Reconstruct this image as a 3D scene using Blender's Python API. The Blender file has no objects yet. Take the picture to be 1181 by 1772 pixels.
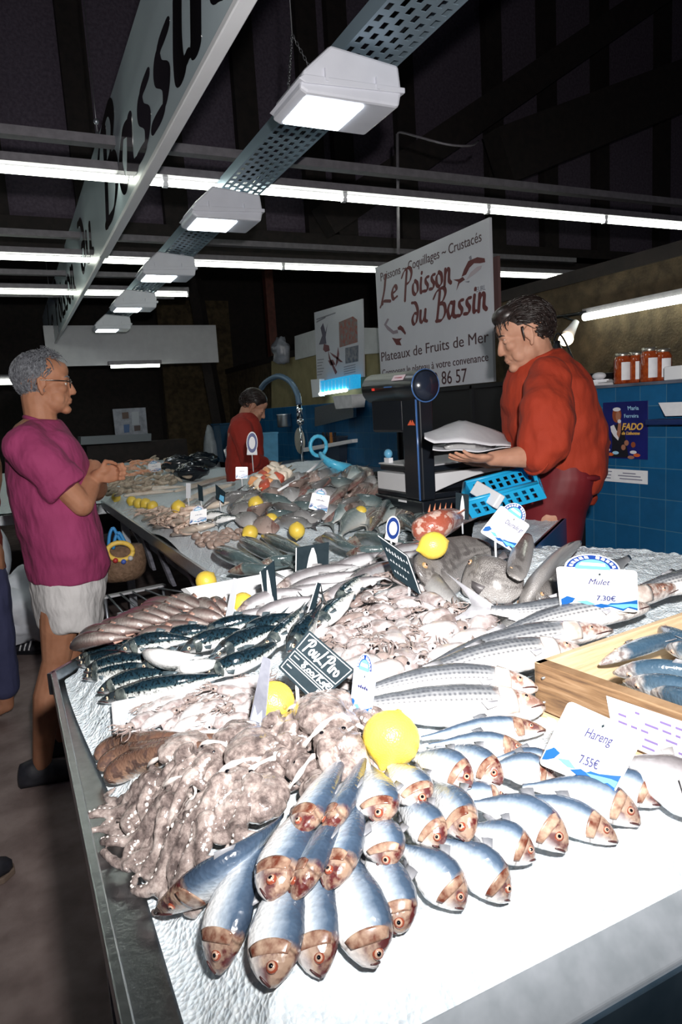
import bpy, bmesh, math, random
import numpy as np
from mathutils import Vector, Matrix, Euler
random.seed(7)
C = bpy.context.scene
COL = C.collection
# ------------------------------------------------------------------ camera
F, CX, CY, CAMZ = 1181.0, 590.5, 886.0, 1.42
RIGHT = Vector((-0.43742699, -0.1058596, 0.89300133))
def _n(v): return v / np.linalg.norm(v)
_d1 = _n(np.array((12 - CX, 746 - CY, F)))
_dn = _n(np.cross(_d1, np.array((1, -.062, 0.))))
if _dn[1] < 0: _dn = -_dn
_rt = np.cross(_dn, _d1)
R = np.array([_rt, _d1, -_dn])            # image axes -> world (x right, y along the hall, z up)
CAM = np.array((0, 0, CAMZ))
cd = bpy.data.cameras.new('camera'); cam = bpy.data.objects.new('camera', cd); COL.objects.link(cam)
cd.sensor_fit = 'VERTICAL'; cd.sensor_height = 36; cd.sensor_width = 24
cd.lens = F / 1772 * 36
cd.clip_start = 0.05; cd.clip_end = 100
m = Matrix.Identity(4)
for i in range(3):
    m[i][0] = R[i, 0]; m[i][1] = -R[i, 1]; m[i][2] = -R[i, 2]; m[i][3] = CAM[i]
cam.matrix_world = m
C.camera = cam
# ------------------------------------------------------------------ world, lights, exposure
w = bpy.data.worlds.new('hall_air'); C.world = w; w.use_nodes = True
w.node_tree.nodes['Background'].inputs[0].default_value = (.30, .33, .55, 1)
w.node_tree.nodes['Background'].inputs[1].default_value = .03
C.view_settings.view_transform = 'Standard'; C.view_settings.look = 'None'
C.view_settings.exposure = 0.0; C.view_settings.gamma = 1; C.view_settings.use_curve_mapping = False
FLASH_W, FLASH_SIZE, FLASH_BLEND = 330, 135, 1.0
ld = bpy.data.lights.new('camera_flash', 'SPOT'); lo = bpy.data.objects.new('camera_flash', ld); COL.objects.link(lo)
ld.energy = FLASH_W; ld.color = (1, .97, .94); ld.spot_size = math.radians(FLASH_SIZE); ld.spot_blend = FLASH_BLEND
ld.shadow_soft_size = .03
lo.location = Vector(CAM) + Vector(R[:, 0]) * .10 - Vector(R[:, 1]) * .22 - Vector(R[:, 2]) * .06
aim = Vector(R[:, 2]) - Vector(R[:, 1]) * .22 + Vector(R[:, 0]) * -.02   # the flash head points a little above the lens axis
lo.rotation_euler = aim.to_track_quat('-Z', 'Y').to_euler()
TUBE_E, FLOOD_E = 9.0, 9.0
# ------------------------------------------------------------------ pixel -> place in the hall (measured from the photograph)
def ray(px, py): return R @ np.array((px - CX, py - CY, F))
def P(px, py, z):
    r = ray(px, py); return Vector(CAM + r * ((z - CAMZ) / r[2]))
def PY(px, py, y):
    r = ray(px, py); return Vector(CAM + r * (y / r[1]))
def PX(px, py, x):
    r = ray(px, py); return Vector(CAM + r * (x / r[0]))
def ss(a, b, x):
    t = min(1, max(0, (x - a) / (b - a))); return t * t * (3 - 2 * t)
# ------------------------------------------------------------------ helpers
def tag(o, label=None, cat=None, group=None, kind=None):
    if label: o['label'] = label
    if cat: o['category'] = cat
    if group: o['group'] = group
    if kind: o['kind'] = kind
    return o
def empty(name, loc=(0, 0, 0), label=None, cat=None, group=None):
    o = bpy.data.objects.new(name, None); COL.objects.link(o); o.location = loc
    o.empty_display_size = .02
    tag(o, label, cat, group); return o
class MB:
    def __init__(s): s.v = []; s.f = []; s.m = []; s.uv = []
    def add(s, vs, fs, mi=0, uvs=None):
        b = len(s.v); s.v += [tuple(x) for x in vs]
        s.f += [tuple(i + b for i in f) for f in fs]; s.m += [mi] * len(fs)
        s.uv += (uvs if uvs else [(0, 0)] * len(vs)); return s
    def box(s, c, d, rot=None, mi=0):
        c = Vector(c); q = []
        for x in (-.5, .5):
            for y in (-.5, .5):
                for z in (-.5, .5):
                    p = Vector((x * d[0], y * d[1], z * d[2]))
                    if rot is not None: p = rot @ p
                    q.append(c + p)
        return s.add(q, [(0, 1, 3, 2), (4, 6, 7, 5), (0, 4, 5, 1), (2, 3, 7, 6), (0, 2, 6, 4), (1, 5, 7, 3)], mi)
    def bx(s, x0, x1, y0, y1, z0, z1, mi=0):
        return s.box(((x0 + x1) / 2, (y0 + y1) / 2, (z0 + z1) / 2), (abs(x1 - x0), abs(y1 - y0), abs(z1 - z0)), None, mi)
    def tube(s, pts, rad, seg=10, mi=0, flat=1.0, up=None):
        pts = [Vector(p) for p in pts]; n = len(pts)
        if not hasattr(rad, '__len__'): rad = [rad] * n
        vs = []; fs = []; prev = None
        for i, p in enumerate(pts):
            t = (pts[min(i + 1, n - 1)] - pts[max(i - 1, 0)]).normalized()
            if prev is None:
                a = Vector(up) if up else (Vector((0, 0, 1)) if abs(t.z) < .9 else Vector((1, 0, 0)))
            else: a = prev
            a = (a - t * a.dot(t)).normalized(); prev = a; b = t.cross(a)
            for k in range(seg):
                an = 2 * math.pi * k / seg
                vs.append(p + (a * math.cos(an) * flat + b * math.sin(an)) * rad[i])
        for i in range(n - 1):
            for k in range(seg):
                k2 = (k + 1) % seg
                fs.append((i * seg + k, i * seg + k2, (i + 1) * seg + k2, (i + 1) * seg + k))
        fs.append(tuple(range(seg - 1, -1, -1))); fs.append(tuple((n - 1) * seg + k for k in range(seg)))
        return s.add(vs, fs, mi)
    def chain(s, pts, rad, seg=12, mi=0):       # rounded ends
        pts = [Vector(p) for p in pts]
        s.tube(pts, rad, seg, mi)
        rr = rad if hasattr(rad, '__len__') else [rad] * len(pts)
        for p, r in zip(pts, rr): s.ell(p, (r, r, r), None, 8, 12, mi)
        return s
    def ell(s, c, r, rot=None, nu=10, nv=16, mi=0):
        c = Vector(c); vs = []; fs = []
        if not hasattr(r, '__len__'): r = (r, r, r)
        for i in range(nu + 1):
            th = math.pi * i / nu
            for k in range(nv):
                ph = 2 * math.pi * k / nv
                p = Vector((r[0] * math.sin(th) * math.cos(ph), r[1] * math.sin(th) * math.sin(ph), r[2] * math.cos(th)))
                if rot is not None: p = rot @ p
                vs.append(c + p)
        for i in range(nu):
            for k in range(nv):
                k2 = (k + 1) % nv
                fs.append((i * nv + k, (i + 1) * nv + k, (i + 1) * nv + k2, i * nv + k2))
        return s.add(vs, fs, mi)
    def loft(s, rings, mi=0, cap=True):
        n = len(rings[0]); vs = [p for r in rings for p in r]; fs = []
        for i in range(len(rings) - 1):
            for k in range(n):
                k2 = (k + 1) % n
                fs.append((i * n + k, i * n + k2, (i + 1) * n + k2, (i + 1) * n + k))
        if cap:
            fs.append(tuple(range(n - 1, -1, -1))); fs.append(tuple((len(rings) - 1) * n + k for k in range(n)))
        return s.add(vs, fs, mi)
    def prism(s, poly, ext, mi=0):               # polygon of 3d points extruded by a vector
        ext = Vector(ext); n = len(poly); a = [Vector(p) for p in poly]
        vs = a + [p + ext for p in a]
        fs = [tuple(range(n - 1, -1, -1)), tuple(range(n, 2 * n))] + [(k, (k + 1) % n, n + (k + 1) % n, n + k) for k in range(n)]
        return s.add(vs, fs, mi)
    def grid(s, fn, nu, nv, mi=0, thick=None):
        vs = [fn(i / nu, j / nv) for i in range(nu + 1) for j in range(nv + 1)]
        fs = [(i * (nv + 1) + j, (i + 1) * (nv + 1) + j, (i + 1) * (nv + 1) + j + 1, i * (nv + 1) + j + 1) for i in range(nu) for j in range(nv)]
        uv = [(i / nu, j / nv) for i in range(nu + 1) for j in range(nv + 1)]
        return s.add(vs, fs, mi, uv)
    def build(s, name, mats, parent=None, smooth=True, bevel=0, solid=0, sub=0, origin=None, fix=True):
        me = bpy.data.meshes.new(name)
        if origin is None and parent is not None and parent.type == 'EMPTY' and 'w0' in parent: origin = parent['w0']
        off = Vector(origin) if origin is not None else Vector((0, 0, 0))
        me.from_pydata([tuple(Vector(p) - off) for p in s.v], [], s.f)
        if not isinstance(mats, (list, tuple)): mats = [mats]
        for mm in mats: me.materials.append(mm)
        me.polygons.foreach_set('material_index', s.m)
        me.polygons.foreach_set('use_smooth', [smooth] * len(me.polygons))
        if any(u != (0, 0) for u in s.uv):
            ul = me.uv_layers.new(name='UVMap')
            li = np.zeros(len(me.loops), dtype=np.int32); me.loops.foreach_get('vertex_index', li)
            ul.data.foreach_set('uv', np.array(s.uv, dtype=np.float32)[li].ravel())
        if fix:
            bm = bmesh.new(); bm.from_mesh(me); bmesh.ops.recalc_face_normals(bm, faces=bm.faces); bm.to_mesh(me); bm.free()
        me.update()
        o = bpy.data.objects.new(name, me); COL.objects.link(o)
        if parent is not None: o.parent = parent
        if origin is not None and parent is None: o.location = off
        if bevel:
            b = o.modifiers.new('edge', 'BEVEL'); b.width = bevel; b.segments = 2; b.limit_method = 'ANGLE'
        if solid:
            b = o.modifiers.new('thickness', 'SOLIDIFY'); b.thickness = solid; b.offset = 0
        if sub:
            b = o.modifiers.new('round', 'SUBSURF'); b.levels = sub; b.render_levels = sub
        return o
def blob(mb, name, mat, parent=None, voxel=.005, smooth=6, disp=0, dscale=.1, origin=None):
    o = mb.build(name, mat, parent, True, origin=origin, fix=False)
    r = o.modifiers.new('skin', 'REMESH'); r.mode = 'VOXEL'; r.voxel_size = voxel; r.use_smooth_shade = True
    if smooth:
        q = o.modifiers.new('soft', 'SMOOTH'); q.factor = .5; q.iterations = smooth
    if disp:
        t = bpy.data.textures.new('folds', 'CLOUDS'); t.noise_scale = dscale; t.noise_depth = 1
        d = o.modifiers.new('folds', 'DISPLACE'); d.texture = t; d.strength = disp; d.mid_level = .5; d.texture_coords = 'LOCAL'
    return o
def root(name, loc, label, cat, group=None):
    o = empty(name, loc, label, cat, group); o['w0'] = tuple(Vector(loc)); return o
def crv(pts, n=24):                               # smooth curve through points
    pts = [Vector(p) for p in pts]; out = []
    if len(pts) == 2: return [pts[0].lerp(pts[1], i / n) for i in range(n + 1)]
    e = [pts[0] * 2 - pts[1]] + pts + [pts[-1] * 2 - pts[-2]]
    k = len(pts) - 1
    for i in range(n + 1):
        u = i / n * k; j = min(int(u), k - 1); t = u - j
        a, b, c, d = e[j], e[j + 1], e[j + 2], e[j + 3]
        out.append(.5 * ((2 * b) + (c - a) * t + (2 * a - 5 * b + 4 * c - d) * t * t + (3 * b - a - 3 * c + d) * t ** 3))
    return out
def lerp_tab(tab, t):
    for (a, x), (b, y) in zip(tab, tab[1:]):
        if t <= b:
            u = (t - a) / (b - a) if b > a else 0; u = u * u * (3 - 2 * u) * .5 + u * .5
            return x + (y - x) * u
    return tab[-1][1]
# ------------------------------------------------------------------ materials
MATS = {}
def nm(name):
    m = bpy.data.materials.new(name); m.use_nodes = True
    return m, m.node_tree.nodes, m.node_tree.links, m.node_tree.nodes['Principled BSDF']
def ramp(N, stops, interp='LINEAR'):
    r = N.new('ShaderNodeValToRGB'); r.color_ramp.interpolation = interp
    el = r.color_ramp.elements
    while len(el) < len(stops): el.new(.5)
    for e, (p, c) in zip(el, stops): e.position = p; e.color = (c[0], c[1], c[2], 1)
    return r
def mixc(N, L, fac, a, b, typ='MIX'):
    m = N.new('ShaderNodeMix'); m.data_type = 'RGBA'; m.blend_type = typ
    for s_, v in ((0, fac), (6, a), (7, b)):
        if hasattr(v, 'is_linked') or hasattr(v, 'links'): L.new(v, m.inputs[s_])
        else: m.inputs[s_].default_value = v if s_ == 0 else (v[0], v[1], v[2], 1)
    return m.outputs[2]
def mth(N, L, op, a, b=None):
    m = N.new('ShaderNodeMath'); m.operation = op
    for i, v in enumerate((a, b)):
        if v is None: continue
        if hasattr(v, 'links'): L.new(v, m.inputs[i])
        else: m.inputs[i].default_value = v
    return m.outputs[0]
def noise(N, L, scale, detail=3, src=None, rough=.55):
    n = N.new('ShaderNodeTexNoise'); n.inputs['Scale'].default_value = scale; n.inputs['Detail'].default_value = detail
    n.inputs['Roughness'].default_value = rough
    if src is None:
        tc = N.new('ShaderNodeTexCoord'); src = tc.outputs['Object']
    L.new(src, n.inputs['Vector']); return n
def pm(name, c1, c2=None, scale=20, rough=.5, metal=0, bump=0, bscale=None, spec=.5, emit=None, estr=0, trans=0, alpha=1, coat=0, detail=3, sss=0):
    if name in MATS: return MATS[name]
    m, N, L, B = nm(name)
    B.inputs['Base Color'].default_value = (*c1, 1); B.inputs['Roughness'].default_value = rough
    B.inputs['Metallic'].default_value = metal; B.inputs['Specular IOR Level'].default_value = spec
    B.inputs['Coat Weight'].default_value = coat; B.inputs['Coat Roughness'].default_value = .08
    if trans: B.inputs['Transmission Weight'].default_value = trans
    if alpha < 1: B.inputs['Alpha'].default_value = alpha
    if sss: B.inputs['Subsurface Weight'].default_value = sss; B.inputs['Subsurface Radius'].default_value = (.02, .012, .01)
    if emit: B.inputs['Emission Color'].default_value = (*emit, 1); B.inputs['Emission Strength'].default_value = estr
    if c2:
        n = noise(N, L, scale, detail); r = ramp(N, [(.35, c1), (.68, c2)])
        L.new(n.outputs['Fac'], r.inputs[0]); L.new(r.outputs[0], B.inputs['Base Color'])
    if bump:
        n = noise(N, L, bscale or scale, 4); b = N.new('ShaderNodeBump'); b.inputs['Strength'].default_value = bump; b.inputs['Distance'].default_value = .01
        L.new(n.outputs['Fac'], b.inputs['Height']); L.new(b.outputs[0], B.inputs['Normal'])
    MATS[name] = m; return m
def fishmat(name, stops, head=None, headcol=(.4, .1, .05), spots=None, stripes=None, rough=.22, flank=.35, headspan=.27, gill=True, scales=200, bumps=.25):
    """colour runs from the back (v=0) to the belly (v=1); u runs from the snout to the tail"""
    m, N, L, B = nm(name)
    tc = N.new('ShaderNodeTexCoord'); sp = N.new('ShaderNodeSeparateXYZ'); L.new(tc.outputs['UV'], sp.inputs[0])
    n = noise(N, L, 60, 3); v = mth(N, L, 'ADD', sp.outputs[1], mth(N, L, 'MULTIPLY', mth(N, L, 'SUBTRACT', n.outputs['Fac'], .5), .22))
    r = ramp(N, stops); L.new(v, r.inputs[0]); col = r.outputs[0]
    if spots:
        n2 = noise(N, L, spots[1], 2); r2 = ramp(N, [(spots[2], (0, 0, 0)), (spots[2] + .08, (1, 1, 1))]); L.new(n2.outputs['Fac'], r2.inputs[0])
        lim = ramp(N, [(.5, (1, 1, 1)), (.8, (0, 0, 0))]); L.new(sp.outputs[1], lim.inputs[0])
        col = mixc(N, L, mth(N, L, 'MULTIPLY', r2.outputs[0], lim.outputs[0]), col, spots[0])
    if stripes:                                    # lines of scales along the body
        sv = mth(N, L, 'SINE', mth(N, L, 'MULTIPLY', sp.outputs[1], stripes[1]))
        su = mth(N, L, 'SINE', mth(N, L, 'MULTIPLY', sp.outputs[0], 260))
        k = mth(N, L, 'MULTIPLY', mth(N, L, 'ADD', mth(N, L, 'MULTIPLY', sv, .5), .5), mth(N, L, 'ADD', mth(N, L, 'MULTIPLY', su, .25), .6))
        lim = ramp(N, [(.18, (0, 0, 0)), (.24, (1, 1, 1)), (.60, (1, 1, 1)), (.72, (0, 0, 0))]); L.new(sp.outputs[1], lim.inputs[0])
        limu = ramp(N, [(.24, (0, 0, 0)), (.30, (1, 1, 1))]); L.new(sp.outputs[0], limu.inputs[0])
        col = mixc(N, L, mth(N, L, 'MULTIPLY', mth(N, L, 'MULTIPLY', k, lim.outputs[0]), limu.outputs[0]), col, stripes[0])
    if head:
        hr = ramp(N, [(headspan - .05, (1, 1, 1)), (headspan, (0, 0, 0))]); L.new(mth(N, L, 'ADD', sp.outputs[0], mth(N, L, 'MULTIPLY', mth(N, L, 'SUBTRACT', n.outputs['Fac'], .5), .1)), hr.inputs[0])
        n3 = noise(N, L, 75, 3); r3 = ramp(N, [(.44, (0, 0, 0)), (.60, (1, 1, 1))]); L.new(n3.outputs['Fac'], r3.inputs[0])
        hc = mixc(N, L, r3.outputs[0], head, headcol)
        lb = ramp(N, [(.62, (1, 1, 1)), (.9, (.35, .35, .35))]); L.new(sp.outputs[1], lb.inputs[0])
        col = mixc(N, L, mth(N, L, 'MULTIPLY', mth(N, L, 'MULTIPLY', hr.outputs[0], lb.outputs[0]), .92), col, hc)
    if gill:
        g = ramp(N, [(headspan - .045, (0, 0, 0)), (headspan - .028, (1, 1, 1)), (headspan - .012, (0, 0, 0))])
        cv = mth(N, L, 'MULTIPLY', mth(N, L, 'POWER', mth(N, L, 'SUBTRACT', sp.outputs[1], .5), 2), .22)
        L.new(mth(N, L, 'ADD', sp.outputs[0], cv), g.inputs[0])
        col = mixc(N, L, mth(N, L, 'MULTIPLY', g.outputs[0], .6), col, [c * .25 for c in headcol])
    L.new(col, B.inputs['Base Color'])
    B.inputs['Roughness'].default_value = rough; B.inputs['Specular IOR Level'].default_value = .6
    B.inputs['Coat Weight'].default_value = .5; B.inputs['Coat Roughness'].default_value = .12
    vr = N.new('ShaderNodeTexVoronoi'); vr.inputs['Scale'].default_value = scales; L.new(tc.outputs['Object'], vr.inputs['Vector'])
    b = N.new('ShaderNodeBump'); b.inputs['Strength'].default_value = bumps; b.inputs['Distance'].default_value = .003
    L.new(vr.outputs['Distance'], b.inputs['Height']); L.new(b.outputs[0], B.inputs['Normal'])
    return m
# ------------------------------------------------------------------ lettering
_txt = {}
def text(s, size, origin, right, up, mat, parent, name='lettering', shear=0, align='LEFT', lift=.0012, width=1.0, bold=0):
    """flat letters standing just proud of a surface"""
    cu = bpy.data.curves.new('t', 'FONT'); cu.body = s; cu.size = size; cu.shear = shear; cu.align_x = align; cu.extrude = .0006; cu.offset = bold; cu.resolution_u = 3
    o = bpy.data.objects.new('t', cu); COL.objects.link(o)
    bpy.context.view_layer.update()
    me = bpy.data.meshes.new_from_object(o.evaluated_get(bpy.context.evaluated_depsgraph_get()))
    bpy.data.objects.remove(o)
    right = Vector(right).normalized(); up = Vector(up).normalized(); nr = right.cross(up)
    off = Vector(parent['w0']) if 'w0' in parent else Vector((0, 0, 0))
    M = Matrix.Identity(4)
    for i in range(3): M[i][0] = right[i] * width; M[i][1] = up[i]; M[i][2] = nr[i]; M[i][3] = (Vector(origin) + nr * lift - off)[i]
    me.transform(M); me.materials.clear(); me.materials.append(mat); me.name = name
    q = bpy.data.objects.new(name, me); COL.objects.link(q); q.parent = parent
    return q
GL = {  # brush letters: strokes in a unit box
 'L': (.62, [[(.36, 1.02), (.24, .5), (.06, .03), (.2, .07), (.55, .0)], [(.06, .03), (-.06, -.12)]]),
 'e': (.40, [[(.07, .24), (.3, .33), (.29, .47), (.17, .47), (.06, .27), (.12, .04), (.34, .09)]]),
 'P': (.60, [[(.34, .93), (.24, .45), (.15, -.08)], [(0, .76), (.2, .97), (.5, 1.02), (.62, .82), (.5, .56), (.24, .46)]]),
 'o': (.42, [[(.22, .48), (.08, .36), (.07, .12), (.2, .02), (.34, .14), (.33, .38), (.22, .48)]]),
 'i': (.24, [[(.15, .5), (.1, .2), (.11, .03), (.2, .04)], [(.19, .66), (.2, .69)]]),
 's': (.34, [[(.33, .47), (.18, .45), (.16, .32), (.26, .18), (.2, .03), (.02, .03)]]),
 'n': (.44, [[(.13, .5), (.06, .0)], [(.09, .28), (.22, .47), (.31, .42), (.29, .12), (.37, .02)]]),
 'd': (.44, [[(.08, .93), (.28, .86), (.38, .5), (.27, .1), (.12, .03), (.06, .24), (.18, .46), (.36, .42)]]),
 'u': (.46, [[(.1, .5), (.06, .14), (.15, .02), (.3, .24), (.36, .5)], [(.36, .5), (.31, .1), (.4, .02)]]),
 'B': (.64, [[(.34, .93), (.24, .45), (.14, .02)], [(0, .76), (.2, .97), (.52, 1.02), (.6, .84), (.46, .62), (.26, .55)], [(.26, .55), (.52, .5), (.56, .24), (.38, .03), (.1, .03)]]),
 'a': (.44, [[(.33, .45), (.17, .48), (.05, .25), (.12, .03), (.25, .15), (.36, .48)], [(.36, .48), (.31, .1), (.4, .02)]]),
 'l': (.26, [[(.2, .95), (.1, .3), (.1, .03), (.24, .05)]]), 'r': (.34, [[(.13, .5), (.06, 0)], [(.09, .3), (.2, .46), (.32, .45)]]),
 '8': (.46, [[(.36, .8), (.2, .95), (.08, .75), (.34, .35), (.25, .03), (.08, .15), (.14, .42), (.36, .8)]]),
 '0': (.40, [[(.2, .5), (.07, .36), (.07, .12), (.2, .02), (.34, .14), (.33, .38), (.2, .5)]]), '.': (.16, [[(.06, .02), (.08, .03)]]), ',': (.16, [[(.08, .04), (.04, -.1)]]),
 '/': (.44, [[(.4, .95), (.05, -.08)]]), 'K': (.5, [[(.12, .95), (.06, 0)], [(.42, .9), (.1, .45), (.44, .02)]]), 'g': (.42, [[(.32, .45), (.12, .45), (.1, .15), (.3, .2), (.33, .45), (.3, -.2), (.08, -.25)]]),
 'E': (.5, [[(.42, .85), (.2, .9), (.1, .5), (.18, .08), (.42, .12)], [(0, .58), (.34, .6)], [(0, .4), (.32, .42)]]), 'F': (.5, [[(.1, .95), (.1, 0)], [(.1, .93), (.46, .93)], [(.1, .5), (.36, .5)]]),
 '7': (.4, [[(.05, .9), (.36, .9), (.16, 0)]]), ' ': (.3, []),
}
def strokes(s, nib=.055, thin=.018, ang=.6, track=1.0):
    """list of (points, radii) in letter units, and the width"""
    out = []; x = 0
    for ch in s:
        wd, st = GL[ch]
        for k in st:
            pts = crv([Vector((a + x, b, 0)) for a, b in k], max(8, 7 * len(k)))
            rr = []
            for i in range(len(pts)):
                d = pts[min(i + 1, len(pts) - 1)] - pts[max(i - 1, 0)]
                rr.append(thin + (nib - thin) * abs(math.sin(math.atan2(d.y, d.x) - ang)))
            out.append((pts, rr))
        x += wd * track
    return out, x
def contours(st, x0, x1, y0, y1, h):
    """outline loops of a set of strokes (marching squares on the distance to the strokes)"""
    nx = int((x1 - x0) / h) + 2; ny = int((y1 - y0) / h) + 2
    X, Y = np.meshgrid(x0 + np.arange(nx) * h, y0 + np.arange(ny) * h, indexing='ij')
    f = np.full((nx, ny), 9.0)
    for pts, rr in st:
        for i in range(len(pts) - 1):
            a, b = pts[i], pts[i + 1]; r = .5 * (rr[i] + rr[i + 1]); mg = r + 3 * h
            i0 = max(0, int((min(a.x, b.x) - mg - x0) / h)); i1 = min(nx, int((max(a.x, b.x) + mg - x0) / h) + 2)
            j0 = max(0, int((min(a.y, b.y) - mg - y0) / h)); j1 = min(ny, int((max(a.y, b.y) + mg - y0) / h) + 2)
            if i1 <= i0 or j1 <= j0: continue
            sx, sy = X[i0:i1, j0:j1], Y[i0:i1, j0:j1]; dx, dy = b.x - a.x, b.y - a.y; l2 = dx * dx + dy * dy + 1e-12
            t = np.clip(((sx - a.x) * dx + (sy - a.y) * dy) / l2, 0, 1)
            d = np.hypot(sx - a.x - t * dx, sy - a.y - t * dy) - (rr[i] + t * (rr[i + 1] - rr[i]))
            f[i0:i1, j0:j1] = np.minimum(f[i0:i1, j0:j1], d)
    seg = {}
    def pt(i, j, k, l):
        a, b = f[i, j], f[k, l]; t = a / (a - b)
        return (round(x0 + (i + (k - i) * t) * h, 6), round(y0 + (j + (l - j) * t) * h, 6))
    ins = f < 0
    cells = np.argwhere((ins[:-1, :-1].astype(int) + ins[1:, :-1] + ins[:-1, 1:] + ins[1:, 1:]) % 4 != 0)
    for i, j in cells:
        c = (ins[i, j], ins[i + 1, j], ins[i + 1, j + 1], ins[i, j + 1])
        e = [(i, j, i + 1, j), (i + 1, j, i + 1, j + 1), (i + 1, j + 1, i, j + 1), (i, j + 1, i, j)]
        starts = [k for k in range(4) if c[k] and not c[(k + 1) % 4]]; ends = [k for k in range(4) if not c[k] and c[(k + 1) % 4]]
        for k in starts:
            q = ends[0] if len(ends) == 1 else ends[(starts.index(k))]
            seg[pt(*e[k])] = pt(*e[q])
    loops = []
    while seg:
        s0, cur = seg.popitem(); lp = [s0]
        while cur != s0 and cur in seg: lp.append(cur); cur = seg.pop(cur)
        if len(lp) > 4: loops.append(lp)
    return loops
def flat_mesh(loops, name, mat, parent, origin, right, up, thick=.001):
    cu = bpy.data.curves.new('c', 'CURVE'); cu.dimensions = '2D'; cu.fill_mode = 'BOTH'; cu.extrude = thick / 2
    for lp in loops:
        s = cu.splines.new('POLY'); s.points.add(len(lp) - 1); s.use_cyclic_u = True
        for p, q in zip(s.points, lp): p.co = (q[0], q[1], 0, 1)
    o = bpy.data.objects.new('c', cu); COL.objects.link(o); bpy.context.view_layer.update()
    me = bpy.data.meshes.new_from_object(o.evaluated_get(bpy.context.evaluated_depsgraph_get())); bpy.data.objects.remove(o)
    right = Vector(right).normalized(); up = Vector(up).normalized(); nr = right.cross(up)
    off = Vector(parent['w0']) if parent is not None and 'w0' in parent else Vector((0, 0, 0))
    M = Matrix.Identity(4)
    for i in range(3): M[i][0] = right[i]; M[i][1] = up[i]; M[i][2] = nr[i]; M[i][3] = (Vector(origin) - off)[i]
    me.transform(M); me.materials.clear(); me.materials.append(mat); me.name = name
    q = bpy.data.objects.new(name, me); COL.objects.link(q)
    if parent is not None: q.parent = parent
    return q
def brush(s, height, origin, right, up, mat, parent, name='lettering', nib=.055, thin=.018, track=1.0, wscale=1.0, h=.02, lift=.0015):
    st, wd = strokes(s, nib, thin, track=track)
    lp = contours(st, -.25, wd + .15, -.35, 1.15, h)
    lp = [[(x * height * wscale, y * height) for x, y in l] for l in lp]
    nr = Vector(right).normalized().cross(Vector(up).normalized())
    return flat_mesh(lp, name, mat, parent, Vector(origin) + nr * lift, right, up)
# ================================================================== the hall
def structure(o): o['kind'] = 'structure'; return o
M_floor = pm('floor_concrete', (.19, .14, .132), (.32, .25, .235), 7, .55, 0, .25, 40)
M_rough = pm('roughcast', (.048, .034, .018), (.11, .08, .044), 9, .95, 0, .9, 60)
M_dark = pm('dark_timber', (.012, .009, .009), (.022, .015, .014), 12, .8, 0, .2, 30)
M_panel = pm('dark_panel', (.075, .058, .085), (.125, .10, .14), 30, .8, 0, .2, 60)
M_roof = pm('roof_boards', (.010, .010, .016), (.018, .017, .024), 14, .9)
M_white = pm('white_paint', (.72, .73, .76), (.78, .79, .82), 4, .45)
M_offwhite = pm('offwhite_panel', (.62, .62, .66), (.68, .68, .72), 8, .6)
M_steel = pm('stainless', (.50, .53, .56), (.60, .63, .66), 60, .28, 1.0, .06, 90)
M_galv = pm('galvanised', (.42, .46, .52), (.55, .58, .64), 40, .4, .85)
M_black = pm('black_plastic', (.010, .011, .014), None, 1, .35)
M_chain = pm('chain_steel', (.25, .25, .27), None, 1, .4, .9)
M_tube = pm('lit_tube', (.9, .95, .85), None, 1, .5, emit=(.93, 1.0, .86), estr=TUBE_E)
M_flood = pm('lit_lens', (.95, .98, 1), None, 1, .4, emit=(.86, .94, 1.0), estr=FLOOD_E)
M_batten = pm('batten_grey', (.17, .16, .18), (.22, .21, .23), 20, .5, .3)
M_redwood = pm('red_timber', (.07, .018, .012), (.12, .03, .02), 14, .6)

structure(MB().bx(-4, 16, -1.5, 14.2, -.1, 0).build('floor', M_floor, smooth=False))
structure(MB().bx(-4, 16, -1.5, 14.2, 7.5, 7.6).build('ceiling', M_roof, smooth=False))
structure(MB().bx(3.9, 4.05, .2, 12.9, 0, 2.24).build('wall_right', M_rough, smooth=False))
structure(MB().bx(2.7, 4.05, 12.9, 13.05, 0, 3.6).build('wall_back', M_rough, smooth=False))
structure(MB().bx(-4, 2.7, 13.4, 13.5, 0, 3.0).build('wall_back_dark', M_dark, smooth=False))
structure(MB().bx(-4, 16, 13.6, 13.7, 0, 7.5).build('wall_far', M_dark, smooth=False))
# gable of dark panels with studs above the partition
g = MB().bx(-4, 14, 7.9, 8.0, 3.30, 7.5)
structure(g.build('wall_gable', M_panel, smooth=False))
g = MB()
for x in (-3.4, -2.5, -1.6, -.75, .15, 1.05, 1.95, 2.85, 3.65, 4.05, 4.95, 6.35, 7.3, 8.3, 9.6, 11, 12.5): g.bx(x - .13, x + .13, 7.78, 7.9, 3.3, 7.5)
for z in (3.30, 3.42): g.bx(-4, 14, 7.74, 7.9, z - .1, z + .1)
structure(g.build('trim_1', M_dark, smooth=False))
# sloping rafter in front of the gable
a, b_ = PY(560, 385, 7.3), PY(1181, -40, 7.3)
d = (b_ - a); L_ = d.length
structure(MB().box((a + b_) / 2 + d * .2, (L_ * 1.4, .22, .34), Matrix.Rotation(-math.atan2(d.z, d.x), 3, 'Y')).build('trim_2', M_dark, smooth=False))
a, b_ = PY(800, 300, 6.9), PY(1181, 150, 6.9); d = b_ - a
structure(MB().box((a + b_) / 2 + d * .32, (d.length * 1.35, .3, .62), Matrix.Rotation(-math.atan2(d.z, d.x), 3, 'Y')).build('trim_3', M_dark, smooth=False))
structure(MB().bx(3.88, 4.15, .2, 12.9, 2.24, 2.33).build('trim_4', M_dark, smooth=False))
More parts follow.
